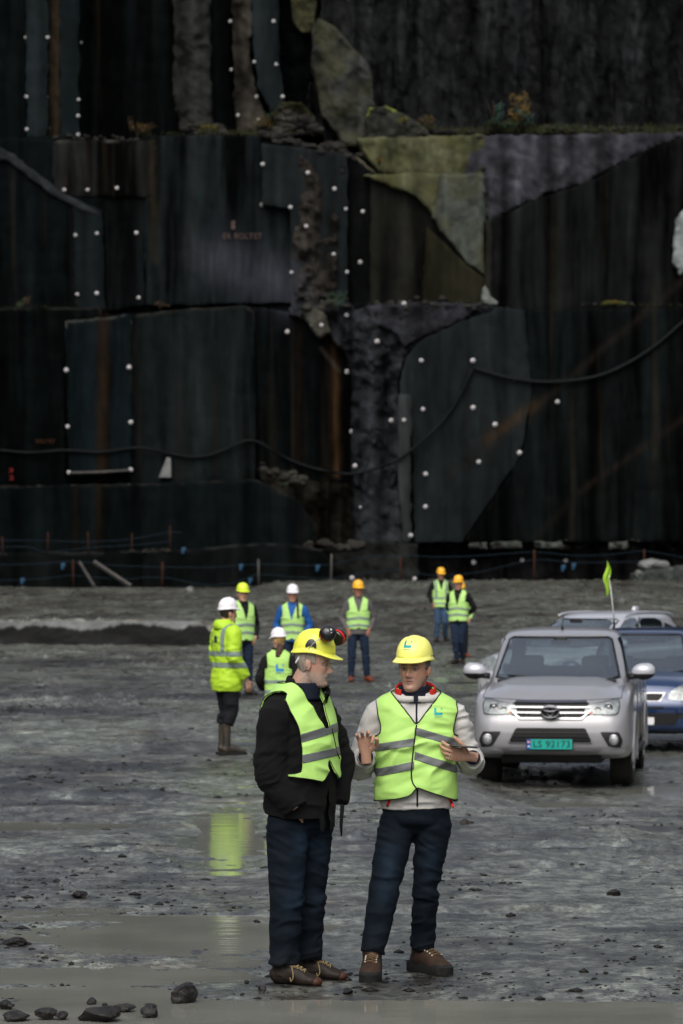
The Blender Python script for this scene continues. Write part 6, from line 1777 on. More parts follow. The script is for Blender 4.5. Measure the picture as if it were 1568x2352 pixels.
def build_suv(label, loc, yaw, paint, kind, name='car'):
    if kind == 'blue':
        st = [(.00, .60, .42, .86, .90), (.03, .74, .36, .90, .95), (.10, .82, .32, .94, .99), (.22, .86, .30, .97, 1.03), (.45, .88, .28, 1.0, 1.07), (.8, .885, .28, 1.03, 1.11), (1.05, .885, .28, 1.04, 1.12), (1.3, .885, .28, 1.05, 1.10), (2.6, .885, .28, 1.08, 1.10),
              (3.9, .88, .32, 1.08, 1.10), (4.3, .85, .38, 1.06, 1.08), (4.45, .80, .42, 1.02, 1.05)]
        gh = [(1.03, .95, 4.35, .76, .72, 5), (1.12, 1.08, 4.30, .755, .72, 5), (1.30, 1.36, 4.20, .72, .69, 5), (1.50, 1.68, 4.08, .665, .63, 5), (1.60, 1.86, 4.02, .63, .60, 4.5), (1.645, 2.0, 3.95, .59, .56, 4), (1.67, 2.3, 3.7, .45, .42, 3.5), (1.676, 2.7, 3.3, .15, .15, 3)]
        wins = [('f', [(-.64, 1.12), (-.52, 1.585), (-.48, 1.60), (.48, 1.60), (.52, 1.585), (.64, 1.12), (.4, 1.09), (-.4, 1.09)]), ('s', [(1.40, 1.12), (1.98, 1.58), (2.35, 1.60), (2.35, 1.12)]), ('s', [(2.45, 1.12), (2.45, 1.60), (3.75, 1.57), (3.95, 1.15)]), ('b', [(-.55, 1.2), (-.5, 1.5), (.5, 1.5), (.55, 1.2)])]
        wy = (.88, 3.50)
    else:
        st = [(.00, .60, .40, .78, .84), (.04, .76, .34, .84, .90), (.12, .85, .30, .90, .95), (.3, .90, .28, .95, 1.01), (.7, .92, .28, 1.0, 1.06), (1.1, .925, .28, 1.03, 1.10), (1.5, .925, .28, 1.05, 1.08), (3.0, .925, .28, 1.07, 1.09), (4.4, .91, .34, 1.07, 1.09), (4.75, .84, .42, 1.0, 1.03)]
        gh = [(1.03, 1.0, 4.72, .80, .72, 5), (1.12, 1.14, 4.66, .79, .72, 5), (1.30, 1.52, 4.50, .75, .68, 5), (1.48, 1.96, 4.34, .69, .62, 4.5), (1.56, 2.2, 4.26, .65, .58, 4), (1.61, 2.45, 4.15, .58, .50, 3.5), (1.64, 2.8, 3.9, .36, .32, 3), (1.645, 3.1, 3.6, .1, .1, 3)]
        wins = [('f', [(-.66, 1.13), (-.55, 1.50), (-.50, 1.525), (.50, 1.525), (.55, 1.50), (.66, 1.13), (.4, 1.10), (-.4, 1.10)]), ('s', [(1.52, 1.13), (1.95, 1.42), (2.25, 1.52), (2.62, 1.545), (2.62, 1.13)]), ('s', [(2.70, 1.13), (2.70, 1.545), (3.35, 1.53), (3.55, 1.48), (3.55, 1.13)]),
                ('s', [(3.62, 1.15), (3.62, 1.46), (4.0, 1.38), (4.22, 1.2)]), ('b', [(-.55, 1.15), (-.45, 1.40), (.45, 1.40), (.55, 1.15)])]
        wy = (.95, 3.75)
    cc = car(label, 'car', loc, yaw, st, gh, paint, wy, .35, .23, lambda Q: np.concatenate([Q[..., :1], Q[..., 1:2] + np.clip(1 - Q[..., 1:2] / 1.0, 0, 1) * .12 * sstep(.65, .95, Q[..., 2:3]), Q[..., 2:]], -1), .40, name=name)
    root, bv = cc['root'], cc['bvh']
    cut_window(cc, wins)
    seats(root, (1.95, 2.9), (-.36, .36), .52, 1.12)
    g = Geo(); g.box((0, 1.25, 1.0), (1.4, .5, .14), bevel=.04); g.obj('dashboard', M['dash'], root)
    F_ = lambda n, poly, m, off=.004, step=.03, depth=.03, par=root: patch(n, poly, bv, (0, -2, 0), (1, 0, 0), (0, 0, 1), (0, 1, 0), M[m], par, off=off, step=step, depth=depth)
    mir = lambda p: [(-x, z) for x, z in p][::-1]
    g = Geo(); g.box((0, 1.80, 1.50), (.22, .03, .06), bevel=.01); g.obj('rear_view_mirror', M['trim'], root)
    # lamps
    hl = [(-.80, .97), (-.62, .955), (-.46, .86), (-.44, .76), (-.60, .745), (-.80, .76)]
    for p in (hl, mir(hl)):
        h = F_('headlight', p, 'lamp', .006); F_('lamp_cover', p, 'lampglass', .02, .03, .01, h)
    if kind == 'blue':
        for s in (-1, 1):
            tr = [(s * .05, .855), (s * .41, .855), (s * .345, .735), (s * .05, .735)]; tr2 = [(s * .075, .840), (s * .385, .840), (s * .33, .752), (s * .075, .752)]
            h = F_('grille', tr, 'chrome', .010); F_('grille_mesh', tr2, 'mesh', .022, .03, .01, h)
            F_('bumper_slot', [(s * .03, .665), (s * .40, .665), (s * .40, .635), (s * .03, .635)], 'mesh', .004)
            F_('lamp_washer', [(s * .55, .64), (s * .62, .66), (s * .64, .58), (s * .55, .58)], 'bluepaint', .02)
        F_('lower_intake', [(-.60, .56), (.60, .56), (.55, .42), (-.55, .42)], 'mesh', .004)
        F_('bumper_moulding', [(-.84, .58), (.84, .58), (.80, .50), (-.80, .50)], 'trim', .002)
        F_('number_plate', [(-.26, .52), (.26, .52), (.26, .42), (-.26, .42)], 'plate_white', .02)
    else:
        F_('grille', [(-.40, .86), (.40, .86), (.34, .70), (-.34, .70)], 'mesh', .006); F_('lower_intake', [(-.6, .52), (.6, .52), (.5, .38), (-.5, .38)], 'mesh', .004)
        for s in (-1, 1):
            g = Geo(); g.tube(catmull([(s * .60, 2.35, 1.575), (s * .585, 2.6, 1.615), (s * .575, 3.3, 1.625), (s * .55, 4.0, 1.60), (s * .54, 4.2, 1.55)], 4), .018, 6); g.obj('roof_rail', M['palepaint'], root)
        g = Geo(); g.box((0, 3.9, 1.675), (.09, .20, .07), bevel=.02, taper=.6); g.obj('roof_aerial', M['palepaint'], root)
    for s in (-1, 1):
        mirror(root, s * .86, 1.38, 1.14, s, paint)
        for yy in (1.35, 2.42, 3.45): g = Geo(); g.tube([(s * .932 if kind != 'blue' else s * .893, yy, z) for z in (.35, .6, .9, 1.04)], .005, 5); g.obj('door_gap', M['trim'], root)
    g = Geo(); yy = 2.35 if kind == 'blue' else 3.3; g.tube([(-.12, yy, 1.66), (-.12, yy + .1, 1.84)], [.012, .004], 6); g.obj('aerial', M['trim'], root)
    for (xa, xb) in ((-.10, -.60), (.45, -.02)):
        g = Geo(); g.tube([(xa, 1.10, 1.09), (xb, 1.16, 1.12)], .009, 6); g.obj('wiper', M['trim'], root)
    return cc
d = FPX / 170.; x = (1458 - CX) / 170.
build_suv('blue four wheel drive cut off by the right edge, beside the pickup', (x, d, float(base_height(x, d + 2)) - .03), math.radians(-8.5), 'bluepaint', 'blue')
d = 57.5; x = 2.80
build_suv('pale silver estate car with roof rails standing behind the pickup', (x, d, float(base_height(x, d + 2)) + .03), math.radians(-31), 'palepaint', 'silver')
# ------------------------------------------------------------------ bolts, hoses, writing, fences on the cliff
M['bolt'] = mat('galvanised_plate', (.42, .41, .41), .7, .3, noise=.25, nscale=20)
M['hose'] = mat('black_hose', (.0020, .0028, .0034), .6, .12)
M['rust'] = mat('rusty_steel', (.034, .011, .006), .9, .2, noise=.5, nscale=12, bump=.5, bscale=60)
M['palewood'] = mat('weathered_wood', (.070, .066, .062), .9, .2, noise=.4, nscale=9)
M['rope'] = mat('blue_rope', (.007, .018, .027), .8, .2, noise=.3, nscale=30)
M['ribbon'] = mat('blue_ribbon', (.008, .045, .095), .6, .3)
M['redpaint'] = mat('red_marker_paint', (.11, .008, .008), .8, .2)
M['wallpaint'] = mat('faded_pink_paint', (.060, .042, .038), .9, .1, noise=.55, nscale=5)
M['orangepaint'] = mat('faded_orange_paint', (.030, .013, .006), .9, .1, noise=.4, nscale=5)
BOLTS = [(59,86),(109,86),(185,98),(60,222),(107,222),(180,229),(179,266),(61,297),(110,295),(179,309),(529,49),(628,49),(584,142),(634,148),(531,160),(589,222),(649,222),(546,265),(593,274),(653,272),
(603,377),(707,397),(768,434),(147,436),(201,436),(268,432),(601,470),(667,476),(794,480),(833,486),(703,520),(173,540),(222,536),(313,535),(766,584),(827,602),(669,626),(797,625),(177,676),(222,674),(318,684),
(740,693),(928,697),(796,724),(738,747),(660,762),(866,784),(967,828),(1086,828),(152,850),(296,844),(797,854),(1280,923),(971,940),(1087,936),(898,966),(927,965),(1137,975),(155,980),(300,970),(808,991),
(1193,1040),(1099,1061),(158,1085),(299,1079),(815,1070),(977,1089),(946,1161),(977,1164),(943,1230),(1088,1292),(1199,1287),(1299,1288),(952,1330),(808,1328),(894,1067),(827,1165),(1180,873)]
def bolts():
    g = Geo(); g.lathe((0, 0, 0), (0, -1, 0), [(-.08, .10), (.0, .10), (.012, .098), (.045, .070), (.060, .030), (.062, .018), (.16, .018), (.165, .012)], 20)
    me = make_mesh('bolt_plate', np.concatenate(g.V), g.F, M['bolt'], True, sharp=40)
    for i, (px, py) in enumerate(BOLTS):
        p = on_cliff(px, py, .04); o = link('bolt_plate', me, cliff, p, (random.uniform(-.25, .1), random.uniform(0, 6), random.uniform(-.2, .2)))
        k = 1.0 if i < len(BOLTS) - 3 else .55; k *= random.uniform(.74, .95) * (.78 if py < 330 else .88 if py < 730 else 1.0); o.scale = (k, k, k)
bolts()
def line_on(pts, sub=8, off=.10):
    q = catmull([(a, b, 0) for a, b in pts], sub); return np.array([on_cliff(a, b, off) for a, b, _ in q])
def smooth_path(q, it=6):
    for _ in range(it): q[1:-1] = .25 * q[:-2] + .5 * q[1:-1] + .25 * q[2:]
    return q
def hose(label, pts, r, zoff=.12):
    q = line_on(pts, 10, zoff); y = np.minimum.accumulate(q[:, 1]) * 0 + np.array([min(q[max(0, i - 8):i + 9, 1]) for i in range(len(q))])
    # hangs clear of the rock: rescale so that it stays on the same line of sight from the floor
    k = y / q[:, 1]; q = np.stack([q[:, 0] * k, y, CAM_H + (q[:, 2] - CAM_H) * k], 1); q = smooth_path(q)
    t = thing('hose', label, 'hose', q[0]); g = Geo(); g.tube(q - q[0], r, 8); g.obj('pipe', M['hose'], t)
    g = Geo()
    for i in range(6, len(q) - 4, 22): g.tube([q[i] - q[0] + [0, -.0, .10], q[i] - q[0] + [0, .02, -.07]], .03, 6)
    g.obj('hanger', M['hose'], t, kind='stuff')
hose('black water hose sagging along the left and middle of the cliff', [(-60, 1028), (0, 1034), (70, 1040), (150, 1034), (230, 1039), (320, 1028), (400, 1044), (450, 1050), (500, 1040), (576, 1010), (640, 1044), (700, 1070), (760, 1084), (815, 1088), (880, 1070), (920, 1052), (1000, 985), (1050, 920), (1084, 850)], .055)
hose('black hose hanging in a wide loop across the right of the cliff', [(1088, 846), (1150, 864), (1220, 876), (1300, 876), (1380, 862), (1450, 830), (1510, 790), (1568, 740), (1640, 680)], .075)
t0 = on_cliff(160, 1086, .14); t1 = on_cliff(299, 1080, .14)
g = Geo(); g.tube([(0, 0, 0), (t1 - t0) / 2 + [0, 0, -.02], t1 - t0], .045, 8); o = g.obj('pipe', M['palewood']); o.location = t0; o['label'] = 'short pale pipe slung between two bolts low on the left'; o['category'] = 'pipe'

def wall_text(txt, px, py, hpx, m, label, wpx=None, rz=0):
    c = on_cliff(px, py, .05); cu = bpy.data.curves.new('writing', 'FONT'); cu.body = txt; cu.size = hpx / 60 * 1.4; cu.align_x = 'CENTER'; cu.align_y = 'CENTER'; cu.extrude = .01; cu.offset = .004; cu.space_character = 1.15
    o = bpy.data.objects.new('tmp', cu); COL.objects.link(o); dg = bpy.context.evaluated_depsgraph_get(); me = bpy.data.meshes.new_from_object(o.evaluated_get(dg)); bpy.data.objects.remove(o)
    me.materials.clear(); me.materials.append(m)
    if wpx:
        xs = np.array([v.co.x for v in me.vertices]); k = wpx / 60 / (xs.max() - xs.min())
        for v in me.vertices: v.co.x *= k
    o = link('painted_writing', me, cliff, c, (math.pi / 2, 0, 0)); return o
wall_text('ER BOLTET', 556, 543, 13, M['wallpaint'], '', 90); wall_text('1', 535, 518, 20, M['bolt_dim'] if 'bolt_dim' in M else M['wallpaint'], '', 9)
wall_text('BOLTET', 104, 1014, 9, M['orangepaint'], '', 44)
wall_text('3', 25, 1081, 10, M['redpaint'], '', 10); wall_text('2', 26, 1098, 10, M['redpaint'], '', 12)

# rope fences of rusty posts
def rope_fence(label, posts, ropes, tags, d, h0, r=.035, mats=None):
    """posts: (px, py top, py foot); ropes: lists of (px, py); tags: (px, py)"""
    b = P(posts[0][0], posts[0][2], d); t = thing('rope_fence', label, 'fence', b)
    for i, (a, y0, y1) in enumerate(posts):
        p, q = P(a, y1 + 3, d), P(a + (1 if i % 2 else -1), y0, d); g = Geo(); g.tube([p - b, q - b], r, 8); g.obj('post', M[(mats or ['rust'] * 99)[i]], t)
    for rp in ropes:
        q = catmull([P(x, y, d) - b for x, y in rp], 6); g = Geo(); g.tube(q, .0125, 6); g.obj('rope', M['rope'], t)
    for (a, y) in tags:
        c = P(a, y, d) - b; g = Geo(); g.box(c + [0, -.02, -.08], (.10, .03, .24), bevel=.01); g.box(c + [.07, -.02, -.02], (.07, .03, .14), bevel=.01); g.obj('ribbon', M['ribbon'], t)
rope_fence('blue rope fence on rusty posts along the foot of the cliff', [(168, 1285, 1346), (372, 1290, 1350), (594, 1284, 1345), (760, 1272, 1345), (921, 1278, 1340), (1226, 1262, 1336), (1480, 1262, 1330)],
    [[(-20, 1298), (84, 1295), (168, 1290), (270, 1299), (372, 1302), (480, 1303), (594, 1296), (680, 1298), (760, 1296), (840, 1278), (921, 1276), (1020, 1279), (1120, 1275), (1226, 1268), (1320, 1276), (1400, 1274), (1480, 1266), (1590, 1284)],
     [(-20, 1334), (84, 1330), (168, 1322), (270, 1330), (372, 1326), (460, 1342), (530, 1340), (594, 1320), (680, 1326), (760, 1328), (840, 1316), (921, 1310), (1000, 1322), (1100, 1314), (1226, 1286), (1320, 1292), (1480, 1290)]],
    [(143, 1296), (573, 1330), (552, 1298), (728, 1300), (1292, 1300), (1316, 1296), (50, 1330)], 139.0, 1.0, mats=['rust', 'rust', 'palewood', 'palewood', 'rust', 'rust', 'rust'])
rope_fence('fainter rope fence set back against the dark rock at the left', [(6, 1232, 1276), (109, 1222, 1270), (203, 1222, 1272), (302, 1224, 1270), (391, 1208, 1266)],
    [[(-20, 1245), (6, 1241), (109, 1242), (203, 1244), (302, 1238), (391, 1222), (418, 1224)], [(-20, 1258), (60, 1256), (109, 1268), (203, 1258), (302, 1252), (391, 1244)]], [(420, 1260)], 139.3, .8, r=.024)
# leaning boards
for i, (a, b, w, lb) in enumerate([((182, 1290), (216, 1344), .05, 'shorter weathered board leaning on the dark step behind the left fence'), ((215, 1290), (300, 1344), .075, 'longer weathered board leaning behind the left rope fence')]):
    p, q = P(b[0], b[1] + 2, 138.6), P(a[0], a[1], 139.0); g = Geo(); g.tube([(0, 0, 0), q - p], w, 4); o = g.obj('board', M['palewood'], None, smooth=False); o.location = p; o['label'] = lb; o['category'] = 'board'

# ------------------------------------------------------------------ plants on the benches
M['leaf_g'] = mat('green_leaf', (.022, .045, .020), .7, .3, noise=.4, nscale=3)
M['leaf_b'] = mat('blue_green_needles', (.022, .050, .038), .7, .3, noise=.4, nscale=3)
M['leaf_y'] = mat('autumn_leaf', (.11, .068, .012), .7, .3, noise=.4, nscale=3)
M['leaf_o'] = mat('dull_brown_leaf', (.05, .027, .010), .7, .3, noise=.4, nscale=3)
M['grassblade'] = mat('ledge_grass', (.026, .030, .010), .8, .2, noise=.5, nscale=2)
M['lichen'] = mat('bright_moss', (.10, .12, .015), .9, .1, noise=.3, nscale=3)
M['twig'] = mat('twig', (.03, .022, .015), .9, .2)
def leaf_cloud(n, rx, ry, rz, c, size, seed, gap=.25):
    r = np.random.default_rng(seed); V = []; F = []
    k = 0
    while k < n:
        p = r.normal(size=3); p /= np.linalg.norm(p); p = p * r.uniform(.25, 1) ** .5 * np.array([rx, ry, rz]) + np.array(c)
        if vnoise(np.array([p[0] * 3.1]), np.array([p[1] * 3.1]), np.array([p[2] * 3.1]), seed)[0] < gap - .5: k += 1; continue
        u = r.normal(size=3); u /= np.linalg.norm(u); w = np.cross(u, r.normal(size=3)); w /= np.linalg.norm(w) + 1e-9; s = size * r.uniform(.6, 1.3)
        b = len(V); V += [p - u * s, p + w * s * .5, p + u * s, p - w * s * .5]; F.append((b, b + 1, b + 2, b + 3)); k += 1
    return np.array(V), F
def shrub(px, py, w, h, mats, label, seed, n=260, size=.055, name='shrub'):
    """w, h in picture pixels"""
    b = on_cliff(px, py + 3, .6); t = thing(name, label, 'shrub', b); ww, hh = w / 60 / 2, h / 60
    g = Geo(); r = np.random.default_rng(seed)
    for k in range(5):
        q = np.array([r.uniform(-.8, .8) * ww, r.uniform(-.2, .2), hh * r.uniform(.6, .95)]); g.tube([(0, .1, -.1), q * .5 + [0, 0, .05], q], [.025, .016, .006], 5)
    g.obj('stem', M['twig'], t, kind='stuff')
    for i, m in enumerate(mats):
        V, F = [], []; gg = Geo()
        for k in range(4):
            c = (r.uniform(-.6, .6) * ww, r.uniform(-.15, .15), hh * r.uniform(.25, .85)); gg.add(*leaf_cloud(n // 4 // len(mats) * 2, ww * .5, .3, hh * .22, c, size, seed * 31 + i * 7 + k))
        gg.obj('foliage', M[m], t, smooth=False)
shrub(1134, 290, 46, 72, ['leaf_b'], 'blue green young conifer left of the yellow shrub on the upper ledge', 3, 300)
shrub(1196, 292, 70, 92, ['leaf_y', 'leaf_b', 'leaf_y'], 'largest shrub on the upper ledge with autumn yellow leaves', 5, 520)
shrub(1150, 294, 100, 26, ['leaf_g', 'grassblade'], 'low green growth at the foot of the yellow shrub', 6, 400, .04)
shrub(985, 298, 60, 42, ['leaf_y', 'leaf_g', 'leaf_o'], 'small mixed bush right of the mossy boulder', 7, 260, .04)
shrub(930, 284, 36, 22, ['lichen', 'leaf_o'], 'bright green tuft on the slope of the mossy boulder', 8, 200, .035)
shrub(610, 290, 60, 40, ['leaf_g', 'leaf_y'], 'green and yellow tuft beside the two dark columns', 9, 260, .035)
shrub(330, 304, 66, 26, ['leaf_o', 'leaf_y'], 'thin reddish tuft on the ledge over the dark left wall', 10, 170, .035)
shrub(300, 304, 16, 42, ['leaf_o', 'leaf_y'], 'slender russet stem on the ledge at the left', 11, 70, .035)
shrub(480, 300, 50, 18, ['leaf_y', 'lichen'], 'yellow green tuft at the foot of the grey column', 12, 150, .03)
shrub(870, 372, 26, 18, ['leaf_y'], 'tiny yellow plant in the notch of the olive rock', 13, 90, .03)
shrub(762, 704, 74, 42, ['leaf_g', 'leaf_b'], 'green patch on the middle ledge among four bolts', 14, 380, .035)
shrub(52, 704, 40, 26, ['leaf_o', 'leaf_g'], 'faint green and brown tuft at the far left of the middle ledge', 15, 130, .035)
shrub(368, 704, 40, 14, ['leaf_o'], 'sparse brown tuft on the middle ledge above the smooth block', 16, 90, .03)
shrub(1412, 698, 56, 12, ['lichen', 'leaf_y'], 'bright yellow green moss on the right of the middle ledge', 17, 200, .03)
shrub(650, 1112, 26, 8, ['leaf_g'], 'small green spot under the hose in the middle', 18, 60, .03)
shrub(1290, 298, 80, 20, ['grassblade', 'leaf_g'], 'short grass to the right of the yellow shrub', 19, 240, .03)
def ledge_grass():
    r = np.random.default_rng(5); V = []; F = []
    for (x0, x1, y, dens, hh) in [(480, 720, 306, 260, .16), (700, 860, 330, 60, .12), (985, 1568, 302, 620, .20), (300, 480, 308, 60, .1), (1110, 1568, 300, 300, .3), (1380, 1568, 700, 50, .07), (0, 120, 706, 25, .07)]:
        for k in range(dens):
            b0 = on_cliff(r.uniform(x0, x1), y + r.normal() * 2 - 1, .05); a = r.uniform(-.5, .5); h = hh * r.uniform(.4, 1.3)
            b = len(V); V += [b0 + [-.02, 0, -.06], b0 + [.02, 0, -.06], b0 + [a * h, -.05, h]]; F.append((b, b + 1, b + 2))
    obj('ledge_grass', np.array(V), F, M['grassblade'], None, False, kind='stuff')
ledge_grass()
M['rubble'] = mat('ledge_rubble_rock', (.010, .0095, .0095), .8, .1, color2=(.034, .032, .026), nscale=1.2, bump=.8, bscale=8, bdist=.05)
def ledge_rubble():
    r = np.random.default_rng(8); g = Geo(); base = []
    for k in range(5):
        bm = bmesh.new(); bmesh.ops.create_icosphere(bm, subdivisions=2, radius=1); V = np.array([v.co for v in bm.verts]); F = [tuple(w.index for w in f.verts) for f in bm.faces]; bm.free()
        for q in range(8):
            n = r.normal(size=3); n /= np.linalg.norm(n); V = V - np.outer(np.clip(V @ n - r.uniform(.5, .8), 0, None), n) * .95
        base.append((V, F))
    for (x0, y0, x1, y1, n, s, j) in [(600, 300, 800, 345, 60, .22, 8), (640, 255, 730, 300, 24, .28, 14), (420, 290, 520, 303, 22, .2, 5), (960, 305, 1060, 303, 26, .16, 3), (1060, 300, 1568, 296, 60, .13, 3), (120, 314, 320, 320, 30, .09, 2),
                                      (690, 700, 800, 700, 26, .18, 10), (800, 696, 1110, 698, 26, .10, 2), (1330, 700, 1450, 698, 20, .08, 2), (590, 1076, 700, 1104, 26, .16, 6), (700, 1255, 830, 1250, 20, .2, 5), (960, 1250, 1568, 1252, 50, .12, 4), (0, 1120, 300, 1112, 14, .06, 1), (240, 1268, 420, 1264, 14, .1, 2),
                                      (770, 395, 830, 360, 8, .12, 4), (1100, 312, 1120, 500, 10, .12, 6), (850, 700, 1100, 704, 14, .14, 8)]:
        for k in range(n):
            t = r.uniform(); px = x0 + (x1 - x0) * t; py = y0 + (y1 - y0) * t + r.normal() * j; c = on_cliff(px, py, .02); V, F = base[r.integers(5)]
            q = s * r.uniform(.35, 1.2); A = rot(r.uniform(0, 6), r.uniform(0, 6)); g.add((V @ A.T) * q * np.array([1.3, .8, .8]) + c, F)
    g.obj('ledge_rubble', M['rubble'], None, smooth=False, kind='stuff')
ledge_rubble()

# ------------------------------------------------------------------ loose stones
M['stone'] = mat('dark_wet_stone', (.007, .0058, .0052), .6, .35, color2=(.018, .016, .0145), nscale=5, bump=1.0, bscale=16, bdist=.03)
M['stone_pale'] = mat('pale_stone', (.14, .145, .14), .8, .3, noise=.45, nscale=3, bump=.6, bscale=10, bdist=.03)
def stone_mesh(rx, ry, rz, seed, n=3, ang=.35):
    bm = bmesh.new(); bmesh.ops.create_icosphere(bm, subdivisions=4, radius=1); r = np.random.default_rng(seed)
    V = np.array([v.co for v in bm.verts]); F = [tuple(w.index for w in f.verts) for f in bm.faces]; bm.free()
    # cut by a few random planes for broken facets
    for k in range(11):
        nrm = r.normal(size=3); nrm /= np.linalg.norm(nrm); h = r.uniform(.55, .9); d = V @ nrm - h; V = V - np.outer(np.clip(d, 0, None), nrm) * .93
    N = V / np.linalg.norm(V, axis=1, keepdims=True)
    V = V + N * (.16 * fbm(V[:, 0] * 2.2, V[:, 1] * 2.2, V[:, 2] * 2.2, 4, seed))[:, None]
    return V * np.array([rx, ry, rz]), F
def stone(px, py, wpx, hpx, label, seed, m='stone', sink=.25, d=None, name='rock'):
    """px, py: middle of the foot; size in picture pixels"""
    if d is None:
        q = ground_hit(px, py); s = FPX / q[1]; z = float(ground_z(q[0], q[1])[0])
        z = max(z, -.018)
    else: q = P(px, py, d); s = FPX / d; z = q[2]
    V, F = stone_mesh(wpx / s / 2 * 1.12, wpx / s / 2 * .9, hpx / s / 2 * 1.15, seed)
    o = obj(name, V, F, M[m], None, True, sharp=28); o.location = (q[0], q[1] + wpx / s * .3, z + hpx / s / 2 * (1 - sink)); o.rotation_euler = (0, 0, seed * 1.3)
    if label: o['label'] = label; o['category'] = 'stone' if name == 'stone' else 'rock'
    return o
stone(421, 2298, 64, 52, 'squarish dark rock standing alone on wet mud left of the shoes', 3)
stone(222, 2340, 108, 40, 'largest dark rock of the heap at the lower left', 4, sink=.2)
stone(103, 2336, 52, 30, 'rounded grey rock second from the left edge in the heap', 5)
stone(33, 2338, 70, 28, 'broad flat rock at the lower left edge', 6)
stone(16, 2312, 38, 24, 'dark rock perched at the back left of the heap', 7)
stone(142, 2336, 34, 22, 'small pale grey rock beside the largest one', 8)
stone(342, 2330, 42, 32, 'pyramid shaped rock right of the heap', 9)
stone(282, 2318, 54, 20, 'low elongated rock between heap and pyramid rock', 10)
stone(209, 2300, 28, 20, 'round dark rock just behind the largest one', 11)
stone(601, 2280, 18, 20, 'small upright stone in the puddle before the older man', 12, name='stone')
stone(798, 2280, 30, 16, 'smooth wet stone between the two pairs of feet', 13, name='stone')
stone(566, 2258, 12, 9, 'pebble sized stone left of the brown shoes', 14, name='stone')
stone(1067, 1899, 22, 14, 'lone round stone right of the denim legs', 15, name='stone')
stone(30, 2170, 60, 22, 'crumbly dark lump at the left edge of the mud', 16)
stone(180, 2062, 40, 18, 'dark clod lying in the left of the wet mud', 17)
stone(1410, 2062, 40, 18, 'dark clod at the right between tyre and frame bottom', 18)
stone(1175, 1998, 24, 10, 'flat clod on the right below the pickup wheel', 19, name='stone')
stone(345, 2306, 30, 9, 'thin flat stone behind the pyramid rock', 21, name='stone')
stone(240, 2303, 12, 8, 'tiny stone to the right of the round dark rock', 22, name='stone')
stone(435, 1361, 22, 14, 'white boulder at the foot of the left cliff', 31, 'stone_pale', d=None)
stone(1427, 1388, 22, 13, 'pale boulder above the estate car', 32, 'stone_pale')
stone(1496, 1306, 60, 24, 'long pale block on the bank at the right', 33, 'stone_pale', d=136.5)
stone(1522, 1302, 34, 16, 'smaller pale block at the right end of the bank', 34, 'stone_pale', d=136.2)
stone(1467, 1322, 18, 16, 'dull grey block at the left end of the pale bank', 35, 'stone_pale', d=136.4)
# upright pale slab standing on the lower left ledge
g = Geo(); q = on_cliff(378, 1096, .3); g.add([(-.22, 0, 0), (.24, 0, 0), (.22, 0, .72), (.08, 0, .76), (-.22, .16, 0), (.24, .16, 0), (.22, .16, .72), (.08, .16, .76)], [(0, 1, 2, 3), (5, 4, 7, 6), (1, 5, 6, 2), (4, 0, 3, 7), (3, 2, 6, 7), (0, 4, 5, 1)])
o = g.obj('stone_slab', M['stone_pale'], None, smooth=False); o.location = q; o['label'] = 'pale wedge shaped slab standing on the low left ledge'; o['category'] = 'stone'
M['ledgerock'] = mat('concrete_grey_rock', (.030, .033, .034), .7, .2, attr=True, noise=.3, nscale=4, bump=.6, bscale=8, bdist=.04)
def rock_ledge():
    # sawn step across the left of the floor: pale dusty top edge, black wet face
    y0 = 96.15; x0, x1 = -34.0, -2.9; n = 1100; m = 16
    xs = np.linspace(x0, x1, n); V = []; C_ = []
    end = sstep(-3.8, -2.9, xs)
    for j in range(m + 5):
        t = min(j / m, 1.0)
        zz = -.12 + t * .70 * (1 - end * .92)
        zz = zz + .02 * fbm(xs * .7, xs * 0, 0, 3, 3) * t
        yy = y0 - .05 * fbm(xs * 1.2, np.full(n, t * 2), 0, 3, 6) - .05 * (1 - t) + (max(0, j - m)) * .12
        V.append(np.stack([xs, np.full(n, 0) + yy, np.full(n, 0) + zz], 1))
        edge = .42 + .20 * fbm(xs * 1.4, xs * 0, 0, 4, 21) + .10 * fbm(xs * .25, xs * 0, 0, 2, 5) + .07 * np.abs(fbm(xs * 6, xs * 0, 0, 3, 9)) + .30 * sstep(-8.7, -9.2, xs)  * 0
        wet = sstep(.03, -.03, zz - edge)
        wet = np.clip(wet * sstep(-8.98, -8.6, xs + .6 * t), 0, 1)
        dry = np.array((.16, .17, .165)); blk_ = np.array((.005, .005, .005))
        C_.append(dry * (1 - wet[:, None]) + blk_ * wet[:, None])
    V = np.concatenate(V); Cc = np.concatenate(C_)
    F = grid_tris(m + 5, n)
    obj('rock_ledge', V, F[:, ::-1], M['ledgerock'], None, True, color=Cc, sharp=50, kind='structure')
rock_ledge()
M['clod'] = mat('dark_mud_clod', (.0065, .0055, .0050), .65, .35, noise=.4, nscale=9, bump=.7, bscale=60, bdist=.01)
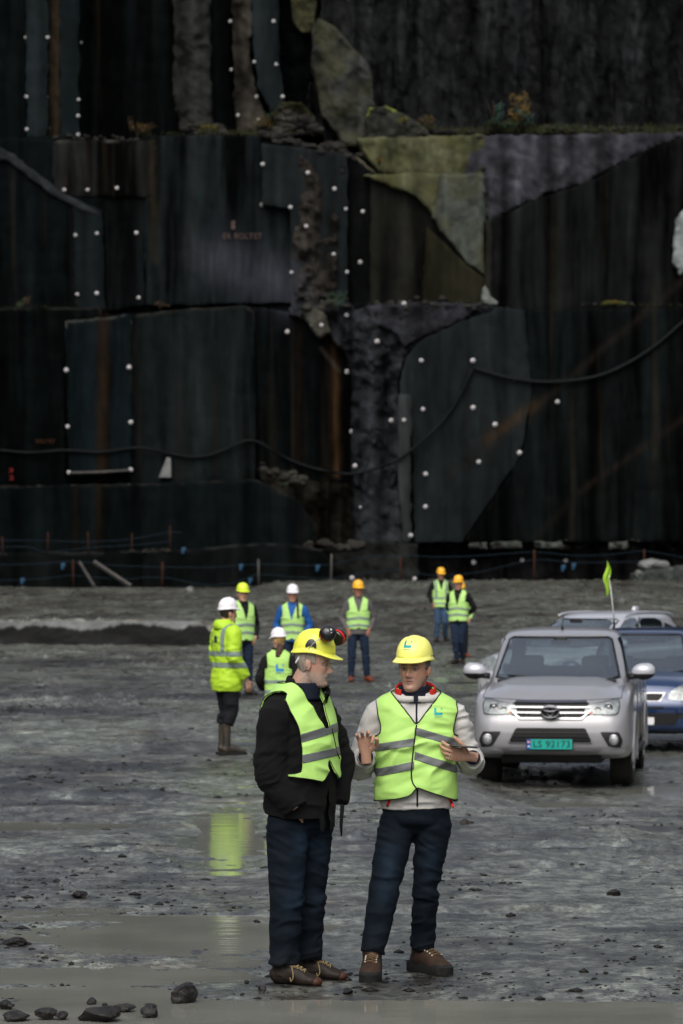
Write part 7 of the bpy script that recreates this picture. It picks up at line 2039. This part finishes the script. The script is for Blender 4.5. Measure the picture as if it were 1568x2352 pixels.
def clods():
    r = np.random.default_rng(11); base = [stone_low(k) for k in range(6)]; n = 19000
    u = r.uniform(size=n); y = 1 / (1 / 13.0 * (1 - u) + u / 62.0); x = r.uniform(-1, 1, n) * 1.12 * y * 784 / FPX
    dens = sstep(.0, .45, fbm(x * .55, y * .30, 0, 3, 83)) * .6 + .05 + .9 * np.clip(band_mask(x, y), 0, 1)
    h = fine_height(x, y); k = (r.uniform(size=n) < dens) & (h > -.020)
    x, y, h = x[k], y[k], h[k]; z = base_height(x, y) + h; n = len(x)
    s = np.minimum(.0062 * np.exp(r.normal(size=n) * .65) * (1 + .5 * (y > 30)), .032)
    a = r.uniform(0, 6.28, n); st = r.uniform(.8, 1.9, n); kind = r.integers(6, size=n); VV = []; FF = []; m = 0
    for i in range(6):
        V, F = base[i]; q = kind == i; F = np.array(F)
        W = np.stack([(V[None, :, 0] * np.cos(a[q])[:, None] - V[None, :, 1] * np.sin(a[q])[:, None]) * st[q][:, None], V[None, :, 0] * np.sin(a[q])[:, None] + V[None, :, 1] * np.cos(a[q])[:, None], np.repeat(V[None, :, 2] * .62, q.sum(), 0)], -1)
        W = W * s[q][:, None, None] + np.stack([x[q], y[q], z[q] + s[q] * .15], -1)[:, None, :]
        VV.append(W.reshape(-1, 3)); FF.append((F[None] + (np.arange(q.sum()) * len(V))[:, None, None]).reshape(-1, 3) + m); m += len(VV[-1])
    obj('mud_clods', np.concatenate(VV), np.concatenate(FF), M['clod'], None, False, kind='stuff')
def stone_low(seed):
    bm = bmesh.new(); V = np.array([(-1, 0, 0), (1, 0, 0), (0, -1, 0), (0, 1, 0), (0, 0, -1), (0, 0, 1), (.75, .7, .2), (-.7, -.75, .25)]); bm.free()
    F = [(0, 7, 5), (7, 2, 5), (2, 1, 5), (1, 6, 5), (6, 3, 5), (3, 0, 5), (7, 0, 4), (2, 7, 4), (1, 2, 4), (6, 1, 4), (3, 6, 4), (0, 3, 4)]
    r = np.random.default_rng(seed); return V * r.uniform(.65, 1.3, (len(V), 1)), F
clods()
